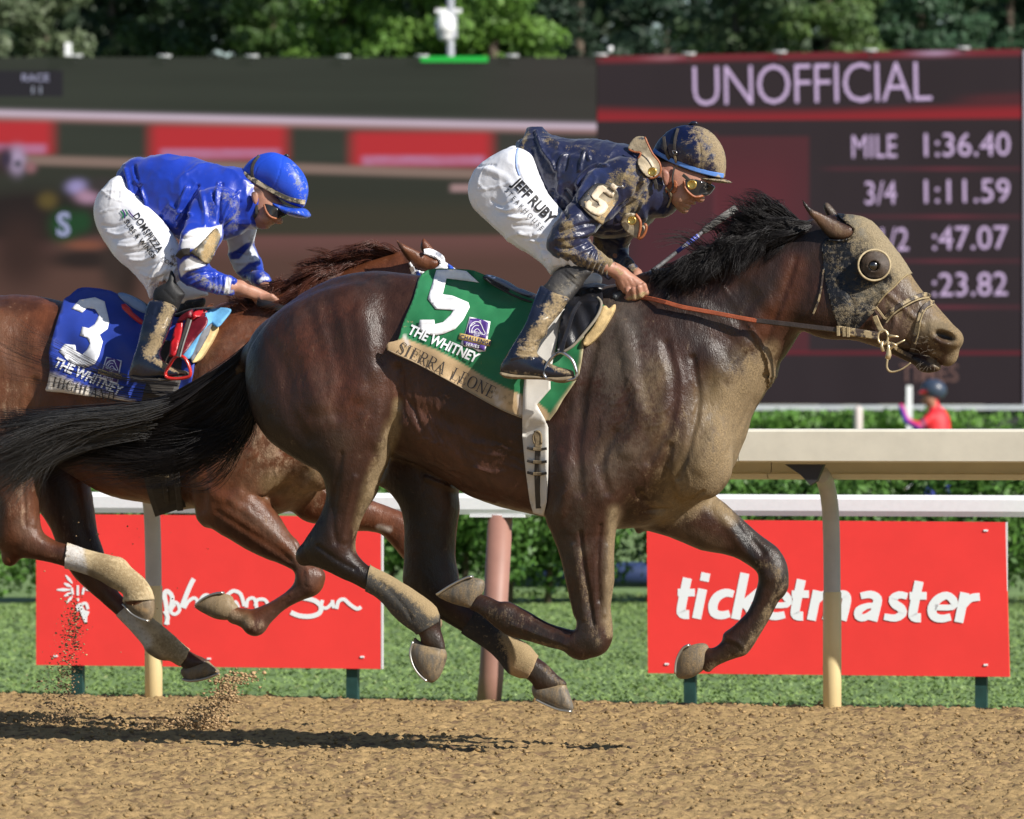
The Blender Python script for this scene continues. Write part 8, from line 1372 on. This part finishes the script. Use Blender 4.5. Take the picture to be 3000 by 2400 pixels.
# ---- trees behind the screens
M_tleaf = mat('tree_leaves', attr=True, rough=.55, spec=.3)
tl_ = [(-60, 138, 260, [(.05, .075, .035), (.14, .17, .10)], 'grey-green loose tree at the far left above the replay screen', 2), (130, 141, 200, [(.045, .07, .03), (.12, .15, .08)], 'pale green tree behind the upright white box', 3), (330, 150, 300, [(.008, .022, .010), (.03, .06, .02)], 'dark pine with shadowed boughs above the replay screen, left of the bright trees', 4),
       (560, 148, 280, [(.010, .028, .010), (.045, .085, .022)], 'dark green conifer above the blue-helmeted rider', 5), (440, 137, 150, [(.03, .09, .015), (.09, .19, .03)], 'small bright bush poking above the replay screen in front of the dark pines', 6), (800, 145, 260, [(.018, .05, .012), (.07, .13, .025)], 'mixed green tree between the dark conifer and the bright tree', 7), (1010, 140, 250, [(.04, .10, .012), (.12, .22, .03)], 'yellow-green tree just left of the camera mast', 8),
       (1240, 139, 240, [(.04, .105, .012), (.13, .24, .035)], 'bright green tree behind the camera mast', 9), (1450, 138, 210, [(.045, .11, .015), (.13, .24, .035)], 'bright green tree just right of the camera mast ending in a sharp edge', 10), (1700, 152, 260, [(.008, .022, .014), (.025, .05, .025)], 'very dark tree over the join of the two screens', 11), (1950, 155, 280, [(.008, .024, .016), (.03, .06, .03)], 'dark blue-green tree above the word on the scoreboard', 12),
       (2160, 147, 220, [(.03, .06, .03), (.08, .12, .045)], 'mid green tree above the middle of the scoreboard', 13), (2430, 145, 260, [(.035, .075, .02), (.10, .15, .04)], 'olive green broad tree above the right half of the scoreboard', 14), (2700, 149, 250, [(.012, .04, .022), (.05, .10, .045)], 'blue-green tree right of the olive tree', 15), (2960, 151, 280, [(.010, .035, .020), (.045, .095, .045)], 'dark blue-green tree at the far right edge above the scoreboard', 16)]
for (x, Yt, wp_, cols, lab, seed) in tl_:
    Rr = np.random.RandomState(seed); cx_, _, _ = at(x, 0, Yt); o = empty('tree', (cx_, Yt, GZ), lab, 'tree', 'trees behind the screens'); Wt = wp_ / F * Yt * .68; bl = []; small = seed == 6; zlo, zhi = (4.6, 7.5) if small else (5.0, 13.5)
    for i in range(13 if small else 64):
        z = Rr.uniform(zlo, zhi); rr_ = Rr.uniform(.35, .72) * (0.5 if small else 1); ang_ = Rr.uniform(0, 6.28); q = Rr.uniform(.25, 1) * Wt; bl.append((math.cos(ang_) * q, math.sin(ang_) * q * .8, z, rr_ * 1.15, rr_, rr_ * .62))
    leafcloud('crown', bl, 4500 if small else 20000, .085, [tuple(x * 1.25 + .008 for x in cols[0]), tuple(x * 1.05 for x in cols[1])], M_tleaf, None, o, seed); tube('trunk', [(0, 0, 0), (.1, 0, 4), (-.05, 0, 8), (0, 0, 12 if not small else 6)], [.3, .24, .17, .06], M_bark, o, None, 8)
    for i in range(5): a_ = Rr.uniform(0, 6.28); z0 = Rr.uniform(4, 7 if not small else 5); tube('limb', [(0, 0, z0), (math.cos(a_) * Wt * .5, math.sin(a_) * Wt * .4, z0 + .8), (math.cos(a_) * Wt, math.sin(a_) * Wt * .7, z0 + 1.5)], [.11, .07, .03], M_bark, o, None, 6)
# the wood carries on behind, reading as one dark mass
bl = [(np.random.RandomState(i).uniform(-24, 24), 164 + (i % 7), 3.5 + (i * 37 % 13), 1.9, 1.3, 1.3) for i in range(420)]
leafcloud('wood', bl, 70000, .26, [(.016, .034, .018), (.04, .065, .03)], M_tleaf, None, None, 99, 'stuff', .3)
